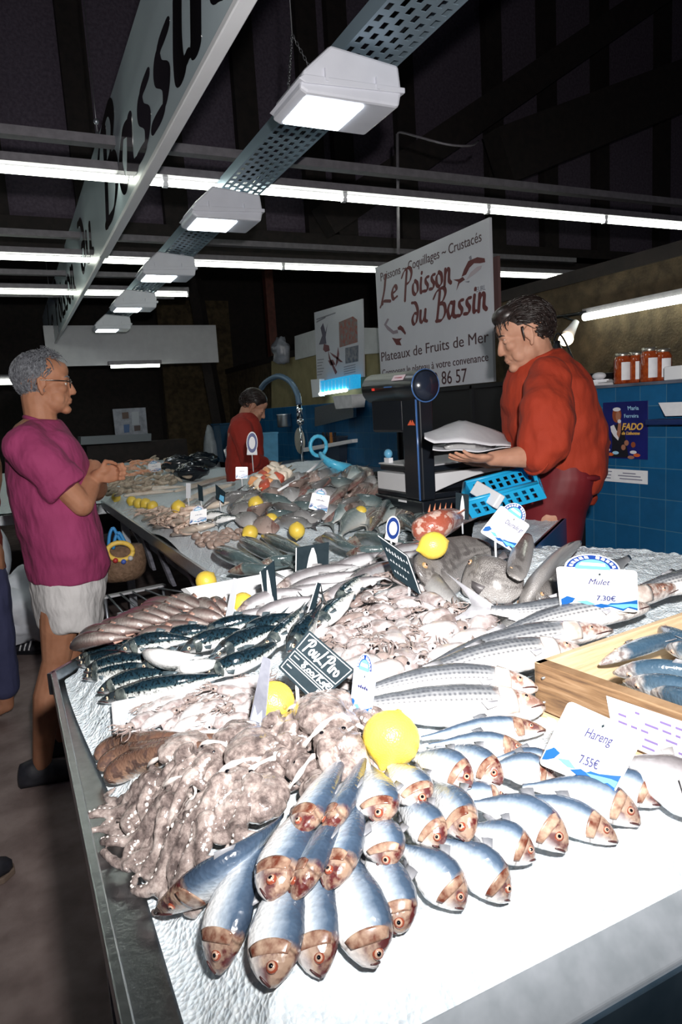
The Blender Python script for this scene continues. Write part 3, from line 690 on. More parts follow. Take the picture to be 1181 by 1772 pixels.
# sink, blue tile splashback, bottles, taps at the back
structure(MB().bx(3.0, 3.15, 5.0, 9.2, 0, 1.50).build('wall_sink', M_tile, smooth=False))
sk = root('steel_sink', (2.3, 5.9, 0), 'stainless sink unit with blue splash panels behind the fish heap', 'sink')
MB().bx(2.35, 2.95, 5.0, 7.2, .82, .9).build('worktop', M_steel, sk, False, bevel=.01)
for x in (2.4, 2.9):
    for y in (5.05, 6.1, 7.15): MB().bx(x - .025, x + .025, y - .025, y + .025, 0, .82).build('leg', M_steel, sk, False)
MB().prism([PX(545, 705, 2.9), PX(612, 690, 2.9), PX(612, 722, 2.9), PX(545, 738, 2.9)], (.03, 0, 0)).build('splash_panel', M_steel, sk, False)
MB().prism([PX(525, 775, 2.55), PX(610, 760, 2.55), PX(610, 766, 2.55), PX(525, 782, 2.55)], (.05, 0, 0)).build('rail', M_white, sk, False)
fc = root('spray_tap', PX(518, 800, 2.5), 'tall spray tap with a curved hose standing at the sink', 'tap')
hose = crv([PX(452, 672, 2.5), PX(462, 660, 2.5), PX(482, 651, 2.5), PX(502, 660, 2.5), PX(514, 680, 2.5), PX(518, 700, 2.5)], 40)
MB().tube(hose, [.026 + .004 * (i % 2) for i in range(41)], 10).build('hose', pm('hose_blue_grey', (.12, .2, .3), None, 1, .35, .3), fc)
MB().tube([PX(518, 700, 2.5), PX(519, 726, 2.5)], [.024, .03], 10).build('neck', pm('chrome', (.8, .82, .85), None, 1, .12, 1), fc)
MB().ell(PX(520, 730, 2.5), .035).build('joint', pm('chrome', ()), fc)
MB().tube([PX(520, 734, 2.5), PX(524, 800, 2.5)], .012, 8).build('riser', pm('chrome', ()), fc)
for nme, px, py, x, sx, sy, sz, c, lb, cat in (
    ('blue_tub', 462, 778, 2.45, .2, .2, .36, (.10, .30, .48), 'pale blue plastic tub behind the skewers', 'tub'),
    ('steel_pot', 492, 727, 2.915, .12, .16, .16, (.6, .62, .66), 'small shiny pot on the sink wall', 'pot'),
    ('knife_rack', 580, 775, 2.95, .1, .4, .24, (.02, .03, .05), 'dark knife rack on the sink wall', 'rack'),
    ('cream_plate', 519, 763, 2.98, .03, .3, .3, (.5, .48, .42), 'cream round board hanging by the tap', 'board'),
    ('white_machine', 605, 695, 2.92, .15, .4, .12, (.6, .6, .62), 'white paper dispenser under the insect lamp', 'dispenser'),
    ('grey_sack', 368, 808, 2.9, .25, .3, 1.35, (.34, .38, .42), 'pale grey crumpled sack standing left of the far vendor', 'sack'),
    ('blue_bin', 392, 765, 3.1, .3, .5, .6, (.02, .08, .16), 'dark blue plastic bin behind the far vendor', 'bin')):
    c0 = PX(px, py, x); t = root(nme, c0 - Vector((0, 0, sz / 2)), lb, cat)
    mt = pm(nme + '_mat', c, [k * 1.25 for k in c], 12, .35, 1.0 if nme == 'steel_pot' else 0)
    mb = MB()
    if nme in ('cream_plate',): mb.ell(c0, (.02, sy / 2, sz / 2)); mb.build('disc', mt, t)
    elif nme == 'steel_pot':
        mb.loft([[c0 + Vector((r * math.cos(a), r * math.sin(a), z)) for a in [2 * math.pi * i / 16 for i in range(16)]] for r, z in [(.07, -.08), (.08, -.07), (.08, .06), (.086, .07)]]); mb.build('pot', mt, t)
    elif nme == 'grey_sack':
        mb.ell(c0, (sx / 2, sy / 2, sz / 2), None, 16, 18); o = mb.build('sack', mt, t); dm = o.modifiers.new('crumple', 'DISPLACE'); dm.texture = tx; dm.strength = .06
    else:
        mb.prism([c0 + Vector((a * sx / 2 * .85, b * sy / 2 * .85, -sz / 2)) for a, b in ((-1, -1), (1, -1), (1, 1), (-1, 1))], (0, 0, .001))
        mb.loft([[c0 + Vector((a * sx / 2 * k, b * sy / 2 * k, z)) for a, b in ((-1, -1), (1, -1), (1, 1), (-1, 1))] for k, z in ((.86, -sz / 2), (1, sz / 2 * .9), (1.06, sz / 2 * .92), (1.06, sz / 2))]); mb.build('body', mt, t, False, bevel=.006)
    if nme == 'knife_rack':
        for i in range(4): MB().box(c0 + Vector((-.06, -.14 + .09 * i, .1)), (.02, .025, .12)).build('knife_handle', pm('wood_orange', (.45, .18, .04)) if i == 1 else M_black, t, False)
dv = root('clipper_bottle', PX(965, 612, 2.6), 'black bottle with a looped handle on the cabinet behind the vendor neck', 'bottle')
c0 = PX(965, 625, 3.0); c0.z = 1.54
MB().loft([[c0 + Vector((r * math.cos(a), r * math.sin(a), z)) for a in [2 * math.pi * i / 16 for i in range(16)]] for r, z in [(.04, 0), (.042, .02), (.042, .14), (.02, .19), (.018, .21)]]).build('body', M_black, dv)
MB().tube(crv([c0 + Vector((0, .03, .2)), c0 + Vector((0, 0, .25)), c0 + Vector((0, -.05, .22)), c0 + Vector((0, -.12, .1)), c0 + Vector((0, -.15, .0))], 20), .006, 6).build('cord', M_black, dv)
# far end: poster on a stand, low cupboard, blue jug
sd = root('photo_poster', PY(225, 745, 9.2), 'small poster covered with pictures at the dark far end of the hall', 'poster')
MB().prism([PY(195, 708, 9.38), PY(252, 705, 9.38), PY(256, 752, 9.38), PY(200, 755, 9.38)], (0, .02, 0)).build('sheet', pm('poster_far', (.16, .17, .2), (.26, .27, .32), 14, .6), sd, False)
for q, c in (([(211, 714), (222, 713), (223, 724), (212, 725)], (.06, .03, .02)), ([(228, 713), (240, 712), (241, 735), (229, 736)], (.3, .32, .36)), ([(214, 735), (224, 734), (224, 748), (215, 749)], (.03, .08, .2)), ([(232, 737), (243, 736), (243, 745), (233, 746)], (.05, .03, .03))):
    MB().prism([PY(x, y, 9.378) for x, y in q], (0, -.005, 0)).build('picture', pm('pic_%d%d' % q[0], c), sd, False)
lc = root('low_counter', PY(220, 765, 9.3), 'low grey counter top under the far poster', 'counter')
MB().prism([PY(140, 756, 9.35), PY(262, 750, 9.35), PY(262, 763, 9.35), PY(140, 770, 9.35)], (0, .45, 0)).build('top', pm('counter_grey', (.13, .15, .17), None, 1, .5), lc, False)
a = PY(200, 800, 9.5); MB().bx(.9, 2.2, 9.4, 9.8, 0, PY(262, 764, 9.35).z).build('body', M_dark, lc, False)
# ================================================================== the ice counter
def xl(y):
    if y < 1.55: return .048 + .034 * (1 - ss(.8, 1.5, y))
    if y < 2.15: return .048 + (y - 1.55) / .6 * .527
    return .575 - (y - 2.15) * .012
def xr(y):
    return 1.75 - .40 * ss(1.3, 2.05, y) if y < 2.65 else 1.35 + .45 * ss(2.65, 3.2, y)
MOUNDS = [(.80, 1.28, .42, .34, .055), (.42, .95, .26, .26, .03), (.36, .80, .16, .16, .022), (1.15, 3.0, .75, .7, .16), (1.60, 3.75, .72, .85, .19), (.95, 1.75, .35, .25, .03), (1.25, 1.45, .4, .3, .05)]
def surf(x, y):
    d = min(x - xl(y), y - .435)
    z = .872 + .062 * ss(0, .085, d) + .012 * ss(.6, 1.6, y)
    for a, b, sx, sy, h in MOUNDS:
        q = ((x - a) / sx) ** 2 + ((y - b) / sy) ** 2
        if q < 1: z += h * (1 - q) ** 2 * (3 - 2 * (1 - q)) if False else h * (1 - q) ** 1.5
    return z
def hit(px, py, off=0.0):
    r = ray(px, py); lo = 0.0; n = 150
    f = lambda t: CAMZ + r[2] * t - surf(r[0] * t, r[1] * t) - off
    T = 12.0 / r[1]
    for i in range(1, n + 1):
        t = T * (i / n) ** 1.6
        if f(t) < 0:
            a, b = lo, t
            for _ in range(18):
                m_ = .5 * (a + b)
                if f(m_) < 0: b = m_
                else: a = m_
            return Vector(CAM + r * b)
        lo = t
    return P(px, py, .95 + off)
def icemat():
    m, N, L, B = nm('crushed_ice')
    B.inputs['Base Color'].default_value = (.80, .86, .90, 1); B.inputs['Roughness'].default_value = .35
    B.inputs['Subsurface Weight'].default_value = .25; B.inputs['Subsurface Radius'].default_value = (.01, .012, .014)
    tc = N.new('ShaderNodeTexCoord')
    n = noise(N, L, 120, 5, tc.outputs['Object'], .7); v = N.new('ShaderNodeTexVoronoi'); v.inputs['Scale'].default_value = 170; L.new(tc.outputs['Object'], v.inputs['Vector'])
    h = mth(N, L, 'ADD', mth(N, L, 'MULTIPLY', n.outputs['Fac'], .35), mth(N, L, 'MULTIPLY', v.outputs['Distance'], .9))
    b = N.new('ShaderNodeBump'); b.inputs['Strength'].default_value = .7; b.inputs['Distance'].default_value = .004; L.new(h, b.inputs['Height']); L.new(b.outputs[0], B.inputs['Normal'])
    r = ramp(N, [(.3, (.62, .72, .79)), (.65, (.84, .90, .94))]); L.new(n.outputs['Fac'], r.inputs[0]); L.new(r.outputs[0], B.inputs['Base Color'])
    return m
M_ice = icemat()
rng = np.random.RandomState(3)
ICN = rng.rand(64, 64)
def vn(x, y):                                       # value noise
    i, j = math.floor(x), math.floor(y); u, v = x - i, y - j; u = u * u * (3 - 2 * u); v = v * v * (3 - 2 * v)
    g = lambda a, b: ICN[a % 64, b % 64]
    return (g(i, j) * (1 - u) + g(i + 1, j) * u) * (1 - v) + (g(i, j + 1) * (1 - u) + g(i + 1, j + 1) * u) * v
def ice_grid(y0, y1, ny, nx):
    mb = MB()
    def fn(u, v):
        y = y0 + (y1 - y0) * u; a, b = xl(y), xr(y); v2 = v ** 1.25; x = a + (b - a) * v2
        d = min(x - a, y - .435)
        am = .010 * ss(0.0, .03, d)
        return Vector((x, y, surf(x, y) - .006 + am * (vn(x * 55, y * 55) + .6 * vn(x * 130, y * 130) - .8)))
    mb.grid(fn, ny, nx)
    return mb
ic = ice_grid(.435, 2.3, 230, 190)
ice = ic.build('crushed_ice', M_ice); tag(ice, 'bed of crushed white ice on the near counter', 'ice', kind='stuff')
ic = ice_grid(2.3, 5.0, 120, 70)
ice2 = ic.build('crushed_ice', M_ice); tag(ice2, 'bed of crushed ice on the far counter beyond the lemons', 'ice', kind='stuff')
# steel tray rim and body of the counter
ct = root('steel_counter', (.9, 1.2, 0), 'stainless steel fish counter with a raised rim, holding the crushed ice', 'counter')
outline = [(.028, .415), (.022, 1.55), (.555, 2.15), (.53, 5.0)]
def rim(pts, w, z0, z1, nme, mat):
    mb = MB()
    for a, b in zip(pts, pts[1:]):
        a, b = Vector((*a, 0)), Vector((*b, 0)); d = (b - a).normalized(); n_ = Vector((d.y, -d.x, 0))
        mb.prism([a - d * w + Vector((0, 0, z0)), b + d * w * .0 + Vector((0, 0, z0)), b + n_ * w + Vector((0, 0, z0)), a + n_ * w - d * w + Vector((0, 0, z0))], (0, 0, z1 - z0))
    return mb.build(nme, mat, ct, False, bevel=.002)
rim(outline, .012, .855, .903, 'rim', M_steel)
M_front = pm('steel_dark', (.05, .09, .13), (.09, .14, .19), 14, .38, .8, .05)
MB().prism([(.028, .405, .868), (1.8, .405, .868), (1.8, .440, .905), (.028, .440, .905)], (0, 0, -.01)).build('front_rim', pm('worn_steel', (.36, .40, .44), (.46, .50, .55), 30, .42, .45), ct, False, bevel=.002)
MB().prism([(.016, .4, .862), (1.8, .4, .862), (1.8, .43, .862), (.016, .43, .862)], (0, 0, -.5)).build('front_panel', M_front, ct, False)
mb = MB().prism([(.04, .42, .86), (1.75, .42, .86), (1.75, 1.3, .86), (1.55, 1.65, .86), (1.35, 2.05, .86), (1.35, 2.65, .86), (1.8, 3.2, .86), (1.8, 5.0, .86), (.56, 5.0, .86), (.585, 2.14, .86), (.035, 1.54, .86)], (0, 0, -.04))
mb.build('tray_bottom', M_steel, ct, False)
for x, y in ((.08, .5), (.08, 1.45), (1.6, .5), (1.6, 1.4), (.66, 2.3), (1.4, 2.3), (.66, 4.9), (1.7, 4.9)): MB().bx(x - .025, x + .025, y - .025, y + .025, 0, .82).build('leg', M_galv, ct, False)
# far wing of the counter, running left behind the customer
wg = root('wing_counter', (.2, 5.3, 0), 'far wing of the ice counter running left behind the customer', 'counter')
MB().bx(-1.2, 1.9, 5.02, 9.0, .80, .87).build('tray', M_steel, wg, False, bevel=.004)
for x in (-1.1, .3, 1.7):
    for y in (5.1, 8.9): MB().bx(x - .03, x + .03, y - .03, y + .03, 0, .8).build('leg', M_galv, wg, False)
mb = MB(); mb.grid(lambda u, v: Vector((-1.18 + 3.06 * v, 5.03 + 3.95 * u, .875 + .05 * ss(0, .08, u) + .012 * vn(v * 60, u * 40))), 40, 60)
tag(mb.build('crushed_ice', M_ice), 'bed of crushed ice on the far wing of the counter', 'ice', kind='stuff')
_surf0 = surf
def surf(x, y):
    if y > 5.0: return .93 if x < 1.9 else .2
    return _surf0(x, y)

# ================================================================== fish
def eye_mats(c): return [pm('eye_%d_%d_%d' % tuple(int(k * 99) for k in c), c, None, 1, .12, coat=1), pm('pupil', (.004, .004, .006), None, 1, .06, coat=1), pm('eye_silver', (.42, .27, .20), None, 1, .15)]
PR_HER = [(0, .12), (.04, .32), (.10, .53), (.18, .74), (.28, .91), (.40, 1), (.55, .92), (.7, .66), (.82, .40), (.92, .22), (1, .17)]
PW_HER = [(0, .12), (.05, .38), (.12, .64), (.22, .88), (.36, 1), (.55, .9), (.7, .62), (.82, .34), (.92, .16), (1, .08)]
PR_MUL = [(0, .16), (.03, .36), (.08, .56), (.16, .78), (.3, .96), (.42, 1), (.6, .86), (.75, .62), (.86, .42), (.94, .34), (1, .34)]
PW_MUL = [(0, .22), (.04, .55), (.1, .8), (.2, .98), (.35, 1), (.55, .86), (.72, .55), (.86, .28), (.94, .16), (1, .12)]
PR_MAC = [(0, .06), (.04, .26), (.1, .52), (.2, .82), (.35, 1), (.55, .9), (.72, .55), (.86, .24), (.95, .11), (1, .10)]
PR_WHI = [(0, .10), (.04, .34), (.1, .62), (.2, .92), (.32, 1), (.5, .85), (.7, .55), (.86, .28), (.95, .16), (1, .14)]
PR_EEL = [(0, .30), (.03, .62), (.08, .86), (.16, .95), (.28, 1), (.5, .86), (.7, .62), (.88, .36), (.97, .18), (1, .06)]
PR_BRM = [(0, .12), (.04, .34), (.1, .62), (.2, .90), (.34, 1), (.5, .94), (.68, .68), (.82, .36), (.92, .17), (1, .16)]
PR_TRI = [(0, .18), (.05, .42), (.15, .72), (.3, .96), (.45, 1), (.62, .88), (.78, .56), (.9, .26), (1, .2)]
SILV = (.80, .82, .86)
KIND = dict(
 herring=dict(h=PR_HER, w=PW_HER, mat=fishmat('herring_skin', [(.0, (.030, .048, .080)), (.20, (.060, .095, .15)), (.30, (.17, .22, .29)), (.42, (.34, .40, .47)), (.58, (.62, .65, .68)), (1, (.84, .84, .84))], (.33, .22, .155), (.085, .012, .008), headspan=.31, rough=.25),
   eye=(.24, .055, .03), er=.20, ex=.15, ey=.16, hs=.305, fin=pm('herring_fin', (.14, .15, .17), (.26, .26, .28), 40, .4), tl=1.15, tw=1.1),
 mullet=dict(h=PR_MUL, w=PW_MUL, mat=fishmat('mullet_skin', [(.0, (.05, .055, .065)), (.22, (.095, .105, .12)), (.42, (.27, .28, .295)), (.6, (.60, .59, .585)), (1, (.84, .82, .81))], (.5, .42, .38), (.22, .10, .07), stripes=((.05, .055, .07), 46), headspan=.26, rough=.24, scales=130, bumps=.4),
   eye=(.55, .3, .22), er=.19, ex=.115, ey=.12, fin=pm('mullet_fin', (.3, .3, .33), (.5, .5, .53), 40, .4), tl=1.2, tw=1.1),
 mackerel=dict(h=PR_MAC, w=PR_MAC, mat=fishmat('mackerel_skin', [(.0, (.006, .013, .02)), (.34, (.010, .028, .042)), (.46, (.03, .058, .07)), (.54, (.5, .52, .5)), (.75, (.75, .76, .76)), (1, (.86, .86, .86))], (.035, .05, .06), (.02, .02, .02), spots=((.004, .008, .011), 210, .5), rough=.13, headspan=.24, bumps=.12),
   eye=(.65, .6, .42), er=.17, ex=.10, ey=.10, fin=pm('mackerel_fin', (.04, .06, .07), (.1, .13, .15), 40, .4), tl=1.0, tw=1.2),
 pinkish=dict(h=PR_WHI, w=PR_WHI, mat=fishmat('pinkish_skin', [(.0, (.05, .030, .030)), (.22, (.10, .066, .060)), (.40, (.20, .155, .145)), (.60, (.36, .32, .30)), (.8, (.17, .12, .11)), (1, (.10, .06, .055))], (.15, .07, .07), (.08, .03, .03), rough=.3, headspan=.18, gill=False),
   eye=(.3, .2, .12), er=.12, ex=.1, ey=.2, fin=pm('pink_fin', (.3, .16, .13), (.4, .25, .2), 40, .4), tl=.9, tw=.8),
 whiting=dict(h=PR_WHI, w=PR_WHI, mat=fishmat('whiting_skin', [(.0, (.10, .09, .10)), (.3, (.20, .185, .195)), (.5, (.42, .41, .43)), (.8, (.68, .68, .7)), (1, (.74, .74, .75))], (.40, .34, .32), (.18, .13, .12), rough=.2, headspan=.2, bumps=.1),
   eye=(.7, .68, .62), er=.15, ex=.085, ey=.14, fin=pm('whiting_fin', (.4, .38, .39), (.55, .54, .55), 40, .4), tl=.9, tw=.8),
 eel=dict(h=PR_EEL, w=PR_EEL, mat=fishmat('rockling_skin', [(.0, (.13, .07, .05)), (.4, (.27, .16, .11)), (.7, (.42, .29, .21)), (1, (.6, .5, .44))], None, spots=((.10, .06, .05), 60, .5), rough=.2, gill=False),
   eye=(.1, .08, .06), er=.10, ex=.06, ey=.3, fin=pm('rockling_fin', (.18, .12, .09), (.28, .2, .16), 40, .4), tl=.5, tw=.3),
 bream=dict(h=PR_BRM, w=PR_BRM, mat=fishmat('bream_skin', [(.0, (.06, .09, .095)), (.3, (.17, .225, .23)), (.55, (.40, .46, .455)), (.8, (.56, .60, .585)), (1, (.66, .63, .58))], (.2, .17, .14), (.12, .05, .04), rough=.22, headspan=.28),
   eye=(.5, .45, .3), er=.12, ex=.14, ey=.28, fin=pm('bream_fin', (.09, .11, .11), (.18, .2, .2), 40, .4), tl=1.0, tw=.85),
 grey=dict(h=PR_TRI, w=PR_TRI, mat=fishmat('grey_skin', [(.0, (.12, .12, .12)), (.3, (.23, .225, .225)), (.6, (.36, .355, .355)), (1, (.46, .45, .45))], None, spots=((.12, .11, .11), 20, .55), rough=.34, gill=False, scales=320),
   eye=(.38, .24, .14), er=.085, ex=.20, ey=.40, fin=pm('grey_fin', (.05, .045, .048), (.10, .09, .095), 30, .45), tl=.8, tw=.75),
 flat=dict(h=PR_BRM, w=PR_BRM, mat=fishmat('flatfish_skin', [(.0, (.22, .165, .145)), (.5, (.34, .265, .235)), (1, (.44, .33, .29))], (.24, .15, .13), (.2, .08, .07), spots=((.10, .07, .06), 30, .5), rough=.28, headspan=.3),
   eye=(.3, .25, .2), er=.08, ex=.12, ey=.35, fin=pm('flat_fin', (.12, .10, .09), (.2, .16, .14), 30, .45), tl=.7, tw=.6),
)
mat_gill = dict(herring=pm('herring_gill', (.11, .03, .018), (.42, .30, .22), 75, .22, coat=.4), mullet=pm('mullet_gill', (.45, .36, .32), (.72, .68, .64), 40, .25, coat=.4), bream=pm('bream_gill', (.14, .13, .12), (.28, .27, .25), 40, .25, coat=.4), mackerel=pm('mackerel_gill', (.02, .03, .035), (.14, .16, .15), 60, .2, coat=.4))
def eel_pts(H, M, T, n):
    if M is None: return [H.lerp(T, i / n) for i in range(n + 1)]
    out = []; Q = M * 2 - (H + T) * .5
    for i in range(n + 1):
        t = i / n; out.append(H * (1 - t) ** 2 + Q * 2 * t * (1 - t) + T * t * t)
    return out
def fish_geo(kind, spine, hd, hw, roll, name, label, cat, group=None, parts=2, seg=18, fins=True, mat=None, pect=True, tailfin=True, tsc=1.0):
    """spine: world points snout -> tail; roll in degrees, 0 = back upwards, 90 = lying on its side"""
    K = KIND[kind]; n = len(spine) - 1; mat = mat or K['mat']
    ln = sum((spine[i + 1] - spine[i]).length for i in range(n))
    c0 = spine[n // 2]; base = Vector((c0.x, c0.y, c0.z - math.hypot(hd * math.cos(math.radians(roll)), hw * math.sin(math.radians(roll)))))
    t0 = root(name, base, label, cat, group)
    mb = MB(); fr = []
    vs = []; uv = []; fs = []
    for i, p in enumerate(spine):
        t = i / n; s_ = (spine[min(i + 1, n)] - spine[max(i - 1, 0)]).normalized()
        U = Vector((0, 0, 1)); U = (U - s_ * U.dot(s_)).normalized(); W = s_.cross(U)
        r = math.radians(roll); D = U * math.cos(r) + W * math.sin(r); Lt = s_.cross(D)
        h = lerp_tab(K['h'], t) * hd; w_ = lerp_tab(K['w'], t) * hw
        fr.append((p, s_, D, Lt, h, w_))
        for k in range(seg):
            a = 2 * math.pi * k / seg; c = math.cos(a); s2 = math.sin(a)
            vs.append(p + D * (c * h) + Lt * (math.copysign(abs(s2) ** .9, s2) * w_ * (1 - .18 * (1 - c) * .5)))
            uv.append((t + 1e-4, (1 - c) / 2))
    m_ = n + 1
    for i in range(n):
        for k in range(seg):
            k2 = (k + 1) % seg; fs.append((i * seg + k, i * seg + k2, (i + 1) * seg + k2, (i + 1) * seg + k))
    fs.append(tuple(range(seg))); fs.append(tuple(n * seg + k for k in range(seg)))
    mb.add(vs, fs, 0, uv); mb.build('body', mat, t0)
    tail_on = fins and tailfin
    def at(t):
        u = min(max(t, 0), .9999) * n; i = int(u); f = u - i; a, b = fr[i], fr[i + 1]
        return tuple(a[k] * (1 - f) + b[k] * f for k in range(6))
    # eyes
    p, s_, D, Lt, h, w_ = at(K['ex']); er = K['er'] * hd * 1.05
    sides = (1, -1) if parts > 1 else ((1,) if Lt.z > 0 else (-1,))
    if abs(roll) > 25: sides = (1,) if Lt.z > 0 else (-1,)
    for sd_ in sides:
        oy = K['ey'] * h
        c = p + D * oy + Lt * (sd_ * w_ * math.sqrt(max(.05, 1 - (oy / h) ** 2)) * .86)
        Rm = Matrix((s_, D, Lt * sd_)).transposed()
        e = MB().ell(c, (er, er, er * .55), Rm, 8, 12, 0)
        e.ell(c + Lt * sd_ * er * .22, (er * .74, er * .74, er * .45), Rm, 6, 12, 1)
        e.ell(c + Lt * sd_ * er * .40, (er * .46, er * .46, er * .36), Rm, 6, 10, 2)
        em = eye_mats(K['eye']); e.build('eye', [em[0], em[2], em[1]], t0)
    if parts > 1 and kind in ('herring', 'mullet', 'bream', 'mackerel'):
        for sd_ in sides:
            hs = K.get('hs', .25 if kind != 'bream' else .28); q = MB(); nu, nv = 6, 10
            def gf_(u, v):
                vv = v * 2 - 1; t = hs - .085 + .088 * u * math.sqrt(max(0, 1 - .55 * vv * vv)); a = sd_ * (math.pi / 2 + vv * .85)
                pp_, s__, D_, L_, h_, w__ = at(t); k_ = 1.02 + .05 * u
                return pp_ + D_ * (math.cos(a) * h_ * k_) + L_ * (math.copysign(abs(math.sin(a)) ** .9, math.sin(a)) * w__ * k_ * (1 - .09 * (1 - math.cos(a))))
            q.grid(gf_, nu, nv); q.build('gill_cover', K.get('gillmat', mat_gill[kind]), t0, solid=.0012)
            pm_ = []
            for i in range(5):
                t = .012 + .022 * i; pp_, s__, D_, L_, h_, w__ = at(t); a = sd_ * (math.pi / 2 + .35 + .08 * i); pm_.append(pp_ + D_ * math.cos(a) * h_ + L_ * math.sin(a) * w__ * 1.0)
            MB().tube(pm_, [.0011, .0012, .0012, .0010, .0006], 5).build('mouth', pm('fish_mouth', (.06, .02, .02), None, 1, .4), t0)
    if tail_on:
        # tail fin: forked
        p, s_, D, Lt, h, w_ = fr[-1]; L1 = K['tl'] * hd * tsc; W1 = K['tw'] * hd * tsc ** .6
        rows = []; nf = 9
        q = MB()
        for sgn in (1, -1):
            vs = []; 
            for j in range(5):
                a = j / 4
                tipx = L1 * (.42 + .75 * a ** 1.5) + .006; tipy = sgn * W1 * a
                for th, k2 in ((0.0, 0), (1.0, 1)):
                    x = tipx * th - .004; y = sgn * h * .9 * a * (1 - th) + tipy * th
                    vs.append(p + s_ * x + D * y + Lt * (.0008 + .0010 * (1 - th)))
            m2 = len(vs); vs += [v - Lt * 2 * (.0008 + .001 * (1 - (i % 2))) for i, v in enumerate(vs)]
            fs = []
            for j in range(4):
                a, b = 2 * j, 2 * j + 2
                fs += [(a, a + 1, b + 1, b), (m2 + a, m2 + b, m2 + b + 1, m2 + a + 1), (a + 1, m2 + a + 1, m2 + b + 1, b + 1)]
            fs += [(8, 9, m2 + 9, m2 + 8), (0, m2, m2 + 1, 1)]
            q.add(vs, fs)
        q.build('tail_fin', K['fin'], t0)
    def fan(t, d0, length, spread, back, nme, side=0):
        p, s_, D, Lt, h, w_ = at(t); q = MB(); vs = []
        if side == 0:
            b0 = p + D * (d0 * h * .93); b1 = at(min(t + spread, .97)); b1 = b1[0] + b1[2] * (d0 * b1[4] * .93)
            tip0 = b0 + D * d0 * length + s_ * back; tip1 = b1 + D * d0 * length * .45 + s_ * back
            for a, b in ((b0, tip0), (b0.lerp(b1, .35), b0.lerp(b1, .35).lerp(tip0.lerp(tip1, .4), 1.05)), (b0.lerp(b1, .7), tip0.lerp(tip1, .75)), (b1, tip1)):
                vs += [a + Lt * .0009, b + Lt * .0004, a - Lt * .0009, b - Lt * .0004]
        else:
            b0 = p + Lt * (side * w_ * .92) - D * h * .25
            b1 = b0 - D * h * .28 + s_ * h * .1
            tip0 = b0 + s_ * length + Lt * side * length * .03 - D * h * .1; tip1 = b1 + s_ * length * .62 + Lt * side * length * .03 - D * h * .2
            for a, b in ((b0, tip0), (b0.lerp(b1, .5), tip0.lerp(tip1, .5) * 1.0), (b1, tip1)):
                vs += [a + Lt * .0009 * side, b + Lt * .0005 * side, a - Lt * .0009 * side, b - Lt * .0005 * side]
        fs = []; k_ = len(vs) // 4
        for j in range(k_ - 1):
            a = 4 * j; b = a + 4
            fs += [(a, a + 1, b + 1, b), (a + 2, b + 2, b + 3, a + 3), (a + 1, a + 3, b + 3, b + 1)]
        fs += [(0, 2, 3, 1), (4 * k_ - 4, 4 * k_ - 3, 4 * k_ - 1, 4 * k_ - 2)]
        q.add(vs, fs); return q.build(nme, K['fin'], t0)
    if fins and parts > 1:
        if kind in ('bream', 'grey', 'flat'):
            fan(.30, 1, hd * .20, .45, hd * .25, 'dorsal_fin'); fan(.55, -1, hd * .18, .22, hd * .2, 'anal_fin')
        elif kind == 'eel':
            fan(.28, 1, hd * .35, .6, hd * .2, 'dorsal_fin')
        else:
            fan(.47, 1, hd * .38, .10, hd * .25, 'dorsal_fin'); fan(.74, -1, hd * .22, .1, hd * .15, 'anal_fin')
        if pect:
            fan(.27, 0, hd * .75, 0, 0, 'pectoral_fin', side=1 if fr[n // 2][3].z > 0 else -1)
    return t0
def fish(kind, head, tail, mid=None, lift=(0, 0, 0), hd=.026, hw=.017, roll=62, label='', cat='fish', group=None, name=None, parts=2, n=22, base=None, **k):
    e = math.hypot(hd * math.cos(math.radians(roll)), hw * math.sin(math.radians(roll)))
    f = base or hit
    H = f(*head, e * .55 + lift[0]); T = f(*tail, e * .6 + lift[2])
    M_ = f(*mid, e + lift[1]) if mid else (H + T) / 2 + Vector((0, 0, e * .35 + lift[1] - (lift[0] + lift[2]) / 2))
    return fish_geo(kind, eel_pts(H, M_, T, n), hd, hw, roll, name or kind, label, cat, group, parts, **k)

